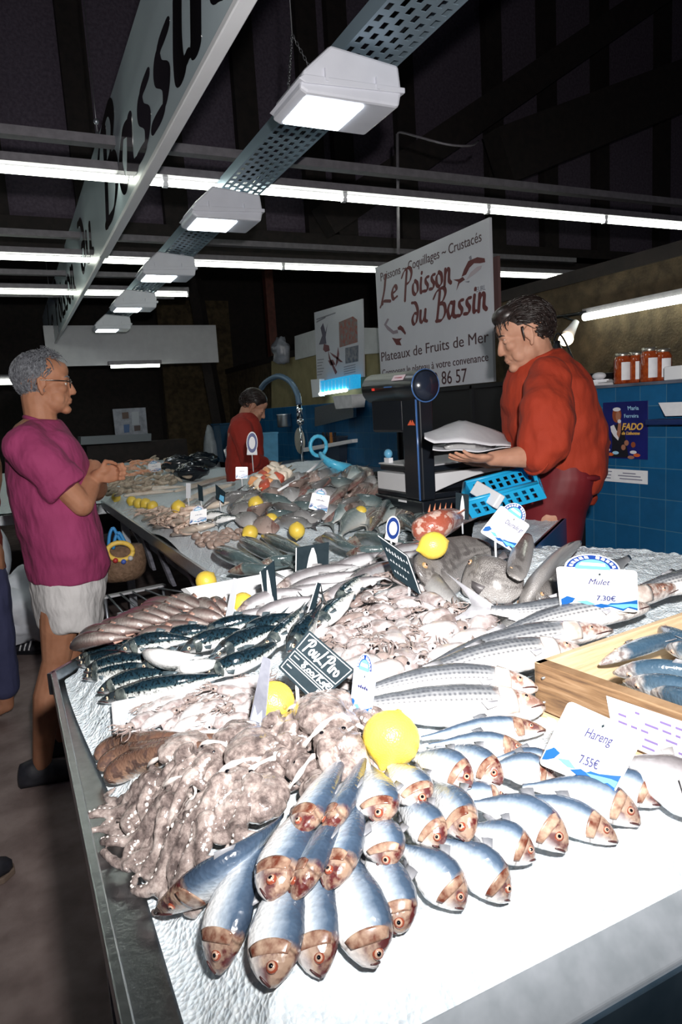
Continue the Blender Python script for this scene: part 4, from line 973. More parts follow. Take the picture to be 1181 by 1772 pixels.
# ---- herrings fanned out at the front (head pixel, tail pixel, mid pixel, lift, roll, label)
HG = 'herrings fanned out on the ice'
her = [
 ((270, 1578), (490, 1412), (395, 1500), (0, .004, .02), 18, 'dark long fish at the left end of the herring fan, pointing left', .024),
 ((378, 1686), (462, 1440), (402, 1560), (0, .008, .03), 66, 'herring at the left of the front row, head towards the corner of the counter', .027),
 ((472, 1710), (524, 1455), (484, 1590), (0, .008, .03), 68, 'herring reaching farthest forward, second in the front row', .028),
 ((558, 1692), (560, 1440), (545, 1575), (0, .008, .03), 64, 'third herring of the front row with a torn red cheek', .025),
 ((648, 1668), (585, 1440), (622, 1570), (0, .008, .03), 66, 'fourth herring of the front row, broad and pale', .029),
 ((690, 1615), (632, 1432), (672, 1535), (.002, .010, .032), 62, 'dark headed herring between the front row and the right side of the fan', .026),
 ((468, 1560), (566, 1352), (500, 1462), (.028, .034, .05), 64, 'large herring of the second row lying over the first two', .028),
 ((507, 1560), (606, 1360), (553, 1465), (.026, .034, .05), 46, 'slim blue backed herring squeezed in the middle of the second row', .024),
 ((565, 1540), (622, 1352), (597, 1450), (.028, .036, .052), 58, 'third herring of the second row, dark red head below the row above', .025),
 ((513, 1444), (606, 1285), (553, 1376), (.05, .055, .02), 60, 'uppermost left herring of the fan with orange blotched head', .023),
 ((561, 1440), (640, 1285), (600, 1376), (.048, .055, .02), 48, 'uppermost middle herring of the fan beside the octopuses', .021),
 ((655, 1424), (634, 1318), (652, 1375), (.045, .05, .045), 66, 'short herring hanging straight down just below the big lemon', .026),
 ((668, 1502), (645, 1400), (662, 1450), (.025, .035, .05), 64, 'small herring head below the one under the lemon', .024),
 ((730, 1398), (668, 1318), (708, 1355), (.042, .048, .04), 64, 'herring touching the underside of the big lemon, round red eye', .025),
 ((816, 1362), (705, 1305), (768, 1325), (.036, .042, .03), 66, 'pale yellowish herring right of the lemon', .026),
 ((868, 1358), (752, 1294), (818, 1316), (.030, .034, .02), 66, 'herring with a bloody cheek behind the yellowish one', .024),
 ((876, 1383), (745, 1372), (822, 1378), (.010, .018, .022), 64, 'narrow herring head poking out under the yellowish one', .020),
 ((764, 1466), (682, 1388), (730, 1420), (.026, .032, .04), 64, 'herring with an open red gill in the middle of the fan', .024),
 ((809, 1457), (730, 1352), (782, 1395), (.032, .036, .035), 64, 'curved herring pointing down in the middle right of the fan', .026),
 ((803, 1572), (690, 1462), (752, 1510), (0, .008, .03), 64, 'first herring on the right flank of the fan, low by the front', .026),
 ((881, 1558), (758, 1452), (828, 1498), (0, .008, .03), 64, 'second herring on the right flank, light eye and red throat', .026),
 ((926, 1487), (808, 1430), (870, 1452), (.008, .014, .028), 64, 'third herring on the right flank, dark blue eye', .024),
 ((980, 1474), (810, 1392), (908, 1412), (.006, .016, .028), 64, 'herring on the right flank with a torn pectoral and red head', .028),
 ((1070, 1458), (865, 1382), (975, 1408), (0, .006, .015), 62, 'long slim herring with a silver head on the right flank', .023),
 ((1108, 1428), (905, 1362), (1020, 1376), (0, .008, .012), 64, 'long herring below the square price card', .027),
 ((963, 1346), (840, 1332), (905, 1330), (.006, .014, .016), 64, 'herring pointing right towards the lower corner of the price card', .024),
 ((915, 1303), (742, 1290), (835, 1288), (.004, .012, .010), 64, 'herring lying flat right of the lemon, second below the mullets', .021),
 ((945, 1264), (730, 1278), (845, 1262), (.002, .008, .004), 64, 'slim herring directly under the striped mullets', .022),
 ((972, 1326), (852, 1315), (915, 1313), (.004, .008, .008), 64, 'herring half hidden behind the price card', .018),
 ((1144, 1394), (1010, 1350), (1082, 1358), (0, .006, .008), 62, 'herring with a dark red head right of the price card', .024),
]
for hd_, tl_, md_, lf_, rl_, lb_, hh in her:
    rt_ = hd_[0] > 700 and hd_[0] - tl_[0] > 70       # those heading right show more of their backs
    hh *= .90 if rt_ else .97
    fish('herring', hd_, tl_, md_, (lf_[0], lf_[1], lf_[2] * .6), hh, hh * .62, rl_ + (-16 if rt_ else 12 if rl_ > 50 else 0), lb_, group=HG, tailfin=False, pect=False)
fish('whiting', (1230, 1400), (1060, 1315), (1150, 1345), (0, .008, .006), .036, .024, 60, 'thick grey fish with a big pale eye at the right edge below the wooden crate', name='hake')
# ---- striped mullets
mu = [
 ((942, 1224), (590, 1222), (770, 1222), (.004, .004, .004), 60, .036, 'nearest striped mullet, whole head and white belly showing above the lemon'),
 ((930, 1192), (600, 1208), (770, 1180), (.02, .024, .012), 52, .030, 'second striped mullet with its snout against the crate'),
 ((1010, 1128), (672, 1192), (850, 1140), (.02, .028, .014), 55, .032, 'third striped mullet with a pink flank, going behind the crate'),
 ((1060, 1092), (716, 1172), (880, 1112), (.03, .034, .018), 40, .028, 'fourth striped mullet with a dark back above the pink one'),
 ((1125, 1052), (842, 1112), (975, 1070), (.036, .04, .02), 50, .030, 'fifth striped mullet behind the crate corner, under the white card'),
 ((1190, 1012), (850, 1054), (985, 1052), (.05, .045, .05), 28, .028, 'uppermost mullet with its wide pale tail spread over the squid'),
 ((1300, 985), (1075, 1032), (1180, 1008), (.04, .045, .04), 50, .030, 'mullet at the right edge behind the white card'),
]
for hd_, tl_, md_, lf_, rl_, hh, lb_ in mu:
    fish('mullet', hd_, tl_, md_, lf_, hh, hh * .78, rl_, lb_, group='striped mullets', n=28, tsc=2.6 if 'wide pale' in lb_ else 1.3)
# ---- mackerel
MG = 'mackerel on the left of the counter'
mk = [
 ((122, 1121), (258, 1116), None, (.012, .016, .02), 8, 'mackerel at the far left end of the top row, under the pink fish'),
 ((132, 1142), (270, 1128), None, (.010, .014, .016), 15, 'mackerel second from the left end, head just past the ice edge'),
 ((134, 1150), (280, 1142), None, (.002, .006, .01), 20, 'thin mackerel tucked under the second one at the left end'),
 ((145, 1163), (292, 1140), None, (.010, .016, .02), 10, 'mackerel in the middle of the left heads'),
 ((143, 1174), (300, 1158), None, (.0, .004, .008), 22, 'mackerel with a bright eye low on the left'),
 ((168, 1198), (322, 1162), None, (.010, .014, .016), 10, 'mackerel just above the lowest one'),
 ((170, 1214), (405, 1166), (290, 1187), (0, .004, .004), 14, 'lowest longest mackerel along the white squid tray'),
 ((205, 1126), (345, 1108), None, (.026, .03, .03), 5, 'dark mackerel behind the silver bellied one'),
 ((242, 1157), (352, 1148), None, (.018, .022, .02), 14, 'mackerel with two bright eyes in the middle of the heap'),
 ((352, 1162), (502, 1098), (430, 1140), (.012, .018, .02), 10, 'dark mackerel bent up towards the slates on the right of the heap'),
 ((312, 1128), (440, 1092), None, (.028, .03, .03), 6, 'mackerel under the tails of the pink fish'),
 ((362, 1140), (500, 1082), None, (.026, .03, .03), 6, 'mackerel along the silver whiting, left of the slates'),
 ((262, 1112), (400, 1090), None, (.02, .024, .03), 6, 'mackerel in the back row of the heap'),
 ((340, 1104), (480, 1070), None, (.022, .028, .03), 6, 'rearmost mackerel next to the silver whiting'),
 ((400, 1118), (520, 1062), None, (.03, .036, .036), 8, 'mackerel leading up to the edge-on slate'),
]
for hd_, tl_, md_, lf_, rl_, lb_ in mk:
    fish('mackerel', hd_, tl_, md_, lf_, .021, .0185, -rl_, lb_, group=MG)
fish('mackerel', (248, 1128), (365, 1134), (300, 1142), (.03, .034, .03), .026, .02, -128, 'mackerel turned over with its silver belly up in the middle of the heap', group=MG)
fish('mackerel', (303, 1161), (400, 1146), (350, 1152), (.026, .028, .024), .018, .015, -110, 'small pale mackerel belly up just below the turned one', group=MG)
fish('mackerel', (455, 1122), (530, 1040), (500, 1085), (.03, .036, .04), .021, .018, -60, 'mackerel with a yellowish face beside the written slate', group=MG)
fish('mackerel', (496, 1128), (560, 1040), (530, 1085), (.03, .042, .045), .023, .02, -20, 'mackerel with a round eye looking out just above the written slate', group=MG)
fish('mackerel', (546, 1090), (620, 1018), (585, 1050), (.03, .036, .04), .022, .018, -70, 'mackerel head with a silver cheek at the edge of the squid heap', group=MG)
fish('mackerel', (578, 1050), (650, 985), (612, 1015), (.03, .036, .04), .02, .017, -70, 'greenish mackerel above the squid heap', group=MG)
# ---- pink fish
pk_ = [
 ((122, 1119), (232, 1104), (165, 1106), 'pink fish at the left end of the back heap, lowest one'),
 ((134, 1103), (250, 1094), (185, 1092), 'second pink fish up from the left end'),
 ((163, 1090), (275, 1086), (215, 1080), 'third pink fish up from the left end'),
 ((188, 1081), (298, 1082), (242, 1070), 'fourth pink fish in the left fan'),
 ((207, 1072), (308, 1078), (258, 1062), 'fifth pink fish in the left fan'),
 ((229, 1061), (328, 1074), (280, 1055), 'sixth pink fish in the left fan'),
 ((240, 1052), (345, 1060), (292, 1044), 'pink fish at the far ice edge'),
 ((290, 1044), (372, 1068), (328, 1042), 'large curved pink fish rising above the others'),
 ((335, 1048), (392, 1072), (362, 1050), 'pink fish behind the large curved one'),
 ((358, 1046), (405, 1064), (380, 1048), 'rearmost pink fish by the white tray'),
 ((230, 1112), (338, 1108), (285, 1096), 'pink fish of the second row above the mackerel'),
 ((262, 1096), (378, 1098), (320, 1088), 'second pink fish of the second row'),
 ((284, 1084), (372, 1086), (325, 1076), 'third pink fish of the second row'),
 ((317, 1070), (398, 1078), (358, 1066), 'dark pink fish of the second row under the curved one'),
]
for i, (hd_, tl_, md_, lb_) in enumerate(pk_):
    fish('pinkish', hd_, tl_, md_, (.012 + .002 * (i % 3), .03, .016), .0205, .0145, -38, lb_, group='pink fish on the far ice', name='gurnard', pect=False)
# ---- silver whiting
wh = [((383, 1093), (512, 1056), None), ((428, 1086), (562, 1036), None), ((405, 1070), (540, 1024), None), ((440, 1062), (590, 1010), None), ((478, 1042), (640, 992), None), ((470, 1028), (622, 980), None), ((500, 1018), (655, 968), None), ((548, 1056), (668, 1000), None), ((590, 1030), (700, 975), None), ((620, 1000), (735, 955), None), ((560, 1000), (690, 958), None), ((640, 985), (742, 945), None)]
WL = ['silver whiting nearest the mackerel', 'silver whiting with a white flank left of the edge-on slate', 'whiting under the tall striped slate', 'whiting passing below the black and white slate', 'whiting in the middle of the silver heap', 'whiting lying against the white tray', 'long whiting at the back of the silver heap', 'whiting by the greenish mackerel', 'whiting along the top of the squid heap', 'whiting under the leaning dark slate', 'whiting behind the black and white slate', 'rearmost whiting near the yellow lemon']
for i, (hd_, tl_, md_) in enumerate(wh):
    fish('whiting', hd_, tl_, md_, (.02 + .006 * (i % 3), .03 + .006 * (i % 3), .03), .0215, .018, -48 + 10 * (i % 3), WL[i], group='silver whiting')
# ---- rocklings
for hd_, pts, lb_, hh in (((165, 1312), [(200, 1290), (270, 1281), (345, 1280), (430, 1272)], 'brown rockling nearest the squid tray', .017),
                      ((170, 1330), [(215, 1304), (290, 1292), (360, 1290), (430, 1280)], 'grey rockling in the middle of the three', .017),
                      ((184, 1348), [(235, 1320), (290, 1302), (345, 1296), (400, 1300)], 'thick brown rockling nearest the octopuses', .022)):
    pw = [hit(*q, hh * .8) for q in [hd_] + pts]
    fish_geo('eel', crv(pw, 34), hh, hh * .9, 20, 'rockling', lb_, 'fish', 'brown rocklings', 2)

# ---- squid heaps
def squid_meshes(k):
    rnd = random.Random(k); Ls = .052 + .014 * rnd.random(); b = rnd.uniform(-.3, .3)
    def sp(t): return Vector((Ls * t, b * Ls * t * (1 - t) * 1.2, .002 * math.sin(3 * t)))
    rings = []
    rad = [(0, .002), (.08, .0075), (.3, .0125), (.6, .0135), (.9, .011), (1, .009)]
    for i in range(13):
        t = i / 12; r = lerp_tab(rad, t)
        rings.append([sp(t) + Vector((0, r * math.cos(a) * 1.12, r * .82 * math.sin(a))) for a in [2 * math.pi * j / 12 for j in range(12)]])
    body = MB().loft(rings)
    fin = MB()
    for s_ in (1, -1):
        fin.prism([sp(.02), sp(.12) + Vector((0, s_ * .017, 0)), sp(.3) + Vector((0, s_ * .019, 0)), sp(.42) + Vector((0, s_ * .009, 0))], (0, 0, .0016))
    head = MB().ell(sp(1) + Vector((.007, 0, 0)), (.009, .0082, .007), None, 8, 10)
    tent = MB()
    for j in range(7):
        a = (j - 3) * .24; l = Ls * rnd.uniform(.4, .7); c0 = sp(1) + Vector((.013, .0022 * (j - 3), 0)); ph = rnd.uniform(0, 6)
        pts = [c0 + Vector((l * u * math.cos(a), l * u * math.sin(a) + .004 * math.sin(5 * u + ph), -.003 * u + .002 * math.sin(7 * u + ph))) for u in [i / 6 for i in range(7)]]
        tent.tube(pts, [.0024 * (1 - .75 * i / 6) for i in range(7)], 6)
    eyes = MB()
    for s_ in (1, -1): eyes.ell(sp(1) + Vector((.008, s_ * .0074, .0022)), .0021, None, 5, 8)
    return body, fin, head, tent, eyes
M_sq = [pm('squid_skin_%s' % 'abc'[i], c1, c2, 65, .18, 0, .15, 120, coat=.4, sss=.1) for i, (c1, c2) in enumerate((((.58, .53, .53), (.27, .215, .21)), ((.68, .65, .66), (.44, .39, .385)), ((.33, .27, .25), (.20, .15, .14))))]
SQP = []
for k in range(6):
    r_ = root('small_squid', (0, 0, 0), 'x', 'squid'); mt = M_sq[(0, 1, 0, 1, 2, 0)[k]]
    b_, f_, h_, t_, e_ = squid_meshes(k + 11)
    b_.build('mantle', mt, r_); f_.build('fins', mt, r_, False); h_.build('head', M_sq[2 if k % 2 else 0], r_); t_.build('tentacles', M_sq[2 if k % 3 else 0], r_); e_.build('eyes', pm('pupil', ()), r_)
    SQP.append(r_)
used = set()
def copy_thing(src, loc, rot, scale, label, group, cat=None):
    r_ = src if src not in used else src.copy()
    if src in used:
        COL.objects.link(r_)
        for ch_ in src.children:
            c = ch_.copy(); COL.objects.link(c); c.parent = r_
            c.matrix_parent_inverse = Matrix.Identity(4)
    used.add(src)
    r_.location = loc; r_.rotation_euler = rot; r_.scale = (scale,) * 3; r_['label'] = label; r_['group'] = group
    if cat: r_['category'] = cat
    if 'w0' in r_: r_['w0'] = tuple(loc)
    return r_
def inside(p, poly):
    c = False
    for (x0, y0), (x1, y1) in zip(poly, poly[1:] + poly[:1]):
        if (y0 > p[1]) != (y1 > p[1]) and p[0] < (x1 - x0) * (p[1] - y0) / (y1 - y0) + x0: c = not c
    return c
def scatter(poly, dx, dy, jit, rnd):
    xs = [p[0] for p in poly]; ys = [p[1] for p in poly]; out = []; y = min(ys); r = 0
    while y < max(ys):
        x = min(xs) + (dx / 2 if r % 2 else 0)
        while x < max(xs):
            q = (x + rnd.uniform(-jit, jit) * dx, y + rnd.uniform(-jit, jit) * dy)
            if inside(q, poly): out.append(q)
            x += dx
        y += dy; r += 1
    return out
rnd = random.Random(5)
heap = [(545, 1098), (585, 1052), (610, 1015), (675, 985), (720, 1010), (790, 1062), (838, 1085), (850, 1112), (780, 1140), (735, 1165), (690, 1190), (650, 1200), (600, 1165), (560, 1130)]
ql = scatter(heap, 34, 13, .45, rnd)
for i, q in enumerate(ql):
    p = hit(*q, .012 + .010 * (i % 3)); a = rnd.gauss(.5, .8) + (math.pi if rnd.random() < .4 else 0)
    copy_thing(SQP[i % 6], p - Vector((.02 * math.cos(a), .02 * math.sin(a), 0)), (rnd.uniform(-.4, .4), rnd.uniform(-.25, .25), a), rnd.uniform(.9, 1.25), 'small pale squid in the loose heap between the slates and the striped mullets', 'squid heap beside the mullets')
# a few big ones on the near rim of the heap
for i, q in enumerate([(600, 1178), (650, 1185), (700, 1165), (758, 1150), (800, 1120), (830, 1090), (690, 1130), (740, 1105)]):
    p = hit(*q, .03); a = rnd.uniform(-.4, 1.2)
    copy_thing(SQP[(i * 2 + 1) % 6], p - Vector((.03 * math.cos(a), .03 * math.sin(a), 0)), (.2, -.1, a), 1.7, 'large squid lying on top of the loose heap, near its front edge', 'large squid on the heap')
# white tray with small squid
def white_tray(name, cs, depth, label, wall=.004):
    c = [Vector(p) for p in cs]; t = root(name, sum(c, Vector()) / 4 - Vector((0, 0, depth)), label, 'tray')
    mb = MB(); mid = sum(c, Vector()) / 4; up = Vector((0, 0, 1))
    inn = [p + (mid - p).normalized() * wall * 1.4 for p in c]; bot = [p + (mid - p) * .06 - up * depth for p in c]; ib = [p + (mid - p) * .07 - up * (depth - .003) for p in inn]
    lip = [p - (mid - p).normalized() * .008 - up * .002 for p in c]
    vs = lip + c + inn + ib + bot
    fs = [tuple(range(12, 16)), tuple(reversed(range(16, 20)))]
    for k in range(4):
        k2 = (k + 1) % 4
        for a, b in ((0, 4), (4, 8), (8, 12)): fs.append((a + k, a + k2, b + k2, b + k))
        fs.append((k2, k, 16 + k, 16 + k2))
    mb.add(vs, fs); mb.build('tray', pm('tray_white', (.80, .80, .82), None, 1, .4), t, False, bevel=.002)
    return t
tz = [hit(*q, .026) for q in ((205, 1280), (197, 1214), (446, 1168), (520, 1248))]
white_tray('squid_tray', tz, .03, 'white plastic tray full of small squid beside the rocklings')
tpoly = [(236, 1268), (228, 1222), (430, 1184), (490, 1240), (420, 1256)]
for i, q in enumerate(scatter(tpoly, 30, 10, .4, rnd)):
    p = hit(*q, .003 + .006 * (i % 2)); a = rnd.gauss(.3, .7) + (math.pi if rnd.random() < .5 else 0)
    copy_thing(SQP[i % 6], p - Vector((.02 * math.cos(a), .02 * math.sin(a), 0)), (rnd.uniform(-.4, .4), rnd.uniform(-.2, .2), a), rnd.uniform(.8, 1.05), 'small squid packed in the white tray beside the mackerel', 'squid in the white tray')
for cs, lb in ((((330, 1030), (318, 1018), (500, 985), (520, 1000)), 'white tray at the far ice edge behind the lemon'), (((375, 1060), (350, 1038), (540, 1000), (570, 1020)), 'white tray under the half hidden lemon')):
    white_tray('fish_tray', [hit(*q, .03) for q in cs], .03, lb)

# ---- octopuses
def octomat():
    m, N, L, B = nm('octopus_skin')
    n = noise(N, L, 42, 6, None, .7); r = ramp(N, [(.36, (.075, .058, .055)), (.47, (.19, .15, .14)), (.56, (.32, .265, .245)), (.7, (.48, .43, .41))]); L.new(n.outputs['Fac'], r.inputs[0]); L.new(r.outputs[0], B.inputs['Base Color'])
    B.inputs['Roughness'].default_value = .16; B.inputs['Coat Weight'].default_value = .5; B.inputs['Coat Roughness'].default_value = .08
    n2 = noise(N, L, 130, 3); b = N.new('ShaderNodeBump'); b.inputs['Strength'].default_value = .35; b.inputs['Distance'].default_value = .004; L.new(n2.outputs['Fac'], b.inputs['Height']); L.new(b.outputs[0], B.inputs['Normal'])
    return m
M_oct = octomat()
M_suck = pm('sucker_pale', (.66, .60, .57), None, 1, .2, coat=.4)
def octopus(px, heading, size, label, lift=.0, spread=1.5, seed=0, curl=1.0, mantle=1.0):
    """heading: direction (degrees in the counter plane) in which the arms reach"""
    rd = random.Random(seed); p0 = hit(*px, lift); t = root('octopus', p0, label, 'octopus', 'octopuses on the ice')
    hx, hy = math.cos(math.radians(heading)), math.sin(math.radians(heading)); f = Vector((hx, hy, 0)); s_ = Vector((-hy, hx, 0))
    def gz(p, r): return Vector((p.x, p.y, surf(p.x, p.y) + lift + r))
    mb = MB(); sk = MB(); r0 = .0185 * size
    Rm = Matrix((f, s_, Vector((0, 0, 1)))).transposed()
    mc = gz(p0 - f * .040 * size, r0 * .75)
    mb.ell(mc, (r0 * 1.75 * mantle, r0 * 1.3, r0 * .9), Rm, 10, 16); mb.ell(gz(p0, r0 * .7), (r0 * 1.0, r0 * .95, r0 * .75), Rm)
    for q in (.45, -.45): mb.ell(gz(p0 - f * .004, r0 * 1.15) + s_ * r0 * q, r0 * .26)
    for j in range(8):
        a = (j - 3.5) / 3.5 * spread * .34 + rd.uniform(-.15, .15); ln = size * rd.uniform(.055, .095); cu = rd.choice((-1, 1)) * rd.uniform(.6, 3.6) * curl; w0_ = rd.uniform(0, 6)
        pts = []; rr = []; x = Vector((0, 0, 0)); dirn = a; n = 16
        pos = p0 + f * .012 * size * math.cos(a) + s_ * .02 * size * math.sin(a * 1.2)
        for i in range(n):
            u = i / (n - 1); rad = size * (.0074 * (1 - u) ** .7 + .0016)
            z = rad * .8 + .012 * size * (1 - u) * (j % 2) + .006 * size * max(0, math.sin(7 * u + j))
            pts.append(gz(pos, z)); rr.append(rad)
            dirn += cu * (.02 + .25 * u * u) + .22 * math.sin(9 * u + w0_) ; pos = pos + (f * math.cos(dirn) + s_ * math.sin(dirn)) * ln / n
        mb.tube(pts, rr, 8)
        for i in range(1, n - 2):
            if j % 2: sk.ell(pts[i] + Vector((0, 0, rr[i] * .5)) + s_ * rr[i] * .7 * (1 if cu > 0 else -1), rr[i] * .33, None, 4, 6)
    o = blob(mb, 'body', M_oct, t, .0019, 2, .006, .016)
    rim_ = [gz(p0 - f * r0 * (.55 + .35 * math.sin(2 * a)), r0 * .45) + s_ * r0 * 1.28 * math.cos(a) + Vector((0, 0, r0 * 1.05 * max(0, math.sin(a)))) for a in [math.pi * (i / 14 * 1.3 - .15) for i in range(15)]]
    MB().tube(rim_, [r0 * (.12 + .05 * math.sin(i * 1.7)) for i in range(15)], 8).build('mantle_rim', M_suck, t)
    sk.build('suckers', M_suck, t)
    ey = MB()
    for q in (.45, -.45): ey.ell(gz(p0 - f * .002, r0 * 1.32) + s_ * r0 * q * 1.15, (r0 * .14, r0 * .14, r0 * .08), None, 5, 8)
    ey.build('eyes', pm('pupil', ()), t)
    # a pale ruffled web between the arms
    return t
oc = [((268, 1372), 195, 1.25, 'octopus at the left edge of the ice, below the brown rocklings', 0, 1.7),
 ((300, 1412), 200, 1.3, 'octopus lying on the bare ice at the lower left', 0, 1.5),
 ((352, 1440), 215, 1.35, 'lowest octopus, its arms curling to the left of the fan', 0, 1.6),
 ((418, 1385), 235, 1.55, 'octopus with a raised pale head in the middle of the group', .012, 1.7),
 ((362, 1335), 200, 1.3, 'octopus behind the one with the raised head', .01, 1.6),
 ((470, 1348), 60, 1.35, 'octopus seen from its rounded mantle left of the fan', .012, 1.5),
 ((528, 1352), 100, 1.3, 'smooth octopus head just above the herring fan', .012, 1.3),
 ((580, 1312), 262, 1.5, 'largest octopus with arms hanging down, below the written slate', .024, 1.3),
 ((512, 1275), 190, 1.35, 'octopus between the squid tray and the largest one', .012, 1.7),
 ((508, 1240), 200, 1.1, 'octopus beside the rim of the squid tray under the written slate', .006, 1.4),
 ((622, 1262), 300, 1.1, 'octopus squeezed beside the big lemon', .0, 1.3),
 ((616, 1312), 270, 1.15, 'small octopus between the big lemon and the herrings', .016, 1.2),
 ((430, 1298), 195, 1.2, 'octopus stretched along the rocklings', .006, 1.2)]
for i, (q, hdg, sz, lb, lf_, spd) in enumerate(oc): octopus(q, hdg, sz, lb, lf_, spd, 40 + i)

# ---- lemons
def lemonmat():
    m, N, L, B = nm('lemon_peel')
    n = noise(N, L, 12, 2); r = ramp(N, [(.35, (.74, .52, .06)), (.7, (.80, .60, .10))]); L.new(n.outputs['Fac'], r.inputs[0]); L.new(r.outputs[0], B.inputs['Base Color'])
    B.inputs['Roughness'].default_value = .34
    v = N.new('ShaderNodeTexVoronoi'); v.inputs['Scale'].default_value = 420; tc = N.new('ShaderNodeTexCoord'); L.new(tc.outputs['Object'], v.inputs['Vector'])
    b = N.new('ShaderNodeBump'); b.inputs['Strength'].default_value = .25; b.inputs['Distance'].default_value = .002; L.new(v.outputs['Distance'], b.inputs['Height']); L.new(b.outputs[0], B.inputs['Normal'])
    return m
M_lem = lemonmat(); M_stem = pm('lemon_stem', (.35, .22, .05), None, 1, .7)
def lemon(px, r, label, axis=(1, .3, .5), lift=0.0, el=1.15, base=None):
    c = (base or hit)(*px, r * .9 + lift); t = root('lemon', c - Vector((0, 0, r)), label, 'lemon', 'lemons among the fish')
    ax = Vector(axis).normalized(); u = ax.orthogonal().normalized(); v = ax.cross(u); rings = []
    tab = [(-1.24, .02), (-1.19, .09), (-1.1, .17), (-1.0, .30), (-.85, .56), (-.6, .82), (-.3, .96), (0, 1), (.3, .96), (.6, .82), (.85, .56), (1.0, .28), (1.08, .16), (1.12, .03)]
    for x, rr in tab: rings.append([c + ax * x * r * el * .84 + (u * math.cos(a) + v * math.sin(a)) * r * rr for a in [2 * math.pi * k / 20 for k in range(20)]])
    MB().loft(rings).build('peel', M_lem, t)
    e = c + ax * 1.10 * r * el * .84
    MB().loft([[e + ax * x * r + (u * math.cos(a) + v * math.sin(a)) * r * rr for a in [2 * math.pi * k / 8 for k in range(8)]] for x, rr in ((-.02, .12), (.04, .10), (.05, .03))]).build('stem_end', M_stem, t)
    return t
lemon((677, 1278), .0365, 'largest lemon, right in front, on top of the herrings', (.6, .4, .7), .03, 1.08)
lemon((474, 1216), .031, 'lemon on the rim of the white squid tray behind the leaning card', (.2, -1, .1), .02, 1.05)
lemon((357, 1006), .030, 'lemon alone at the far ice edge', (1, .2, .8), 0, 1.1)
lemon((421, 1046), .029, 'lemon half hidden between the two upright slates', (1, 0, .2), .012, 1.1)
lemon((750, 944), .031, 'lemon lying against the red scorpionfish', (1, -.3, .2), .085, 1.25)
lemon((514, 918), .030, 'lemon standing upright between the sea breams', (.1, 0, 1), .03, 1.15)
lemon((433, 922), .030, 'lemon left of the upright one, above the sea breams', (1, .3, .1), .02, 1.15)
lemon((443, 872), .031, 'lemon higher up on the grey fish heap', (.4, 0, 1), .05, 1.15)
lemon((470, 899), .026, 'half hidden lemon behind the grey fish tails', (.8, .3, .6), .03, 1.1)
lemon((625, 886), .026, 'small bit of lemon between the dark breams', (.8, .3, .6), .03, 1.1)
lemon((309, 878), .031, 'lemon standing alone among the pale fillets', (.1, 0, 1), .02, 1.15)
for i, (px, lb) in enumerate((((201, 861), 'lemon at the far corner of the counter'), ((228, 867), 'first of the four lemons in a row near the oysters'), ((240, 871), 'second of the four lemons in a row'), ((252, 871), 'third of the four lemons in a row'), ((264, 876), 'last of the four lemons in a row'))):
    lemon(px, .03, lb, (rnd.uniform(-1, 1), .3, .6), .01, 1.1)
# ================================================================== wooden crate with sardines
def woodmat(name, c1, c2, c3, sx=3):
    m, N, L, B = nm(name)
    tc = N.new('ShaderNodeTexCoord'); mp = N.new('ShaderNodeMapping'); L.new(tc.outputs['Object'], mp.inputs[0]); mp.inputs['Scale'].default_value = (4, 4, 60)
    n = noise(N, L, 2.4, 5, mp.outputs[0], .65); r = ramp(N, [(.3, c1), (.5, c2), (.72, c3)]); L.new(n.outputs['Fac'], r.inputs[0]); L.new(r.outputs[0], B.inputs['Base Color'])
    B.inputs['Roughness'].default_value = .75
    b = N.new('ShaderNodeBump'); b.inputs['Strength'].default_value = .3; b.inputs['Distance'].default_value = .004; L.new(n.outputs['Fac'], b.inputs['Height']); L.new(b.outputs[0], B.inputs['Normal'])
    return m
M_wood = woodmat('crate_wood', (.10, .055, .03), (.22, .125, .06), (.36, .23, .13)); M_woodl = woodmat('crate_wood_pale', (.50, .34, .19), (.60, .43, .26), (.66, .50, .32))
ZT = 1.012
ca = P(925, 1145, ZT)                                   # the corner towards the lemons
cdir = Vector((.03, -.25, 0)).normalized(); bdir = Vector((.995, .09, 0)).normalized()
cr = root('wooden_crate', (ca.x + .2, ca.y - .12, .93), 'weathered wooden fish crate with a paper label, standing at the right on the ice', 'crate')
def plank(a, d, ln, n_, th, z0, z1, nme, mat):
    o = MB().prism([a + Vector((0, 0, z0 - a.z)), a + d * ln + Vector((0, 0, z0 - a.z)), a + d * ln + n_ * th + Vector((0, 0, z0 - a.z)), a + n_ * th + Vector((0, 0, z0 - a.z))], (0, 0, z1 - z0)).build(nme, mat, cr, False, bevel=.0015)
    return o
ci = bdir
plank(ca, cdir, .36, ci, .022, ZT - .076, ZT, 'front_board', M_wood)
plank(ca - ci * .003, cdir, .36, ci, .02, ZT - .105, ZT - .080, 'front_slat', M_woodl)
plank(ca + ci * .0, bdir, .52, cdir, .012, ZT - .10, ZT, 'back_board', M_woodl)
plank(ca + cdir * .35, bdir, .52, -cdir, .012, ZT - .10, ZT, 'near_board', M_woodl)
plank(ca + bdir * .50, cdir, .36, ci, .02, ZT - .10, ZT, 'end_board', M_wood)
plank(ca + ci * .01 + cdir * .01, cdir, .34, ci, .5, ZT - .105, ZT - .098, 'bottom', M_woodl)
mb = MB()
M_nail = pm('nail', (.5, .5, .5), None, 1, .35, .9)
for q, dz in ((.02, -.02), (.02, -.06), (.17, -.09)): mb.tube([ca + cdir * q + Vector((-.001, 0, dz)) - ci * .004, ca + cdir * q + Vector((0, 0, dz)) + ci * .01], .0022, 6)
mb.build('nails', M_nail, cr)
lab_a = ca + cdir * .132 - ci * .0012
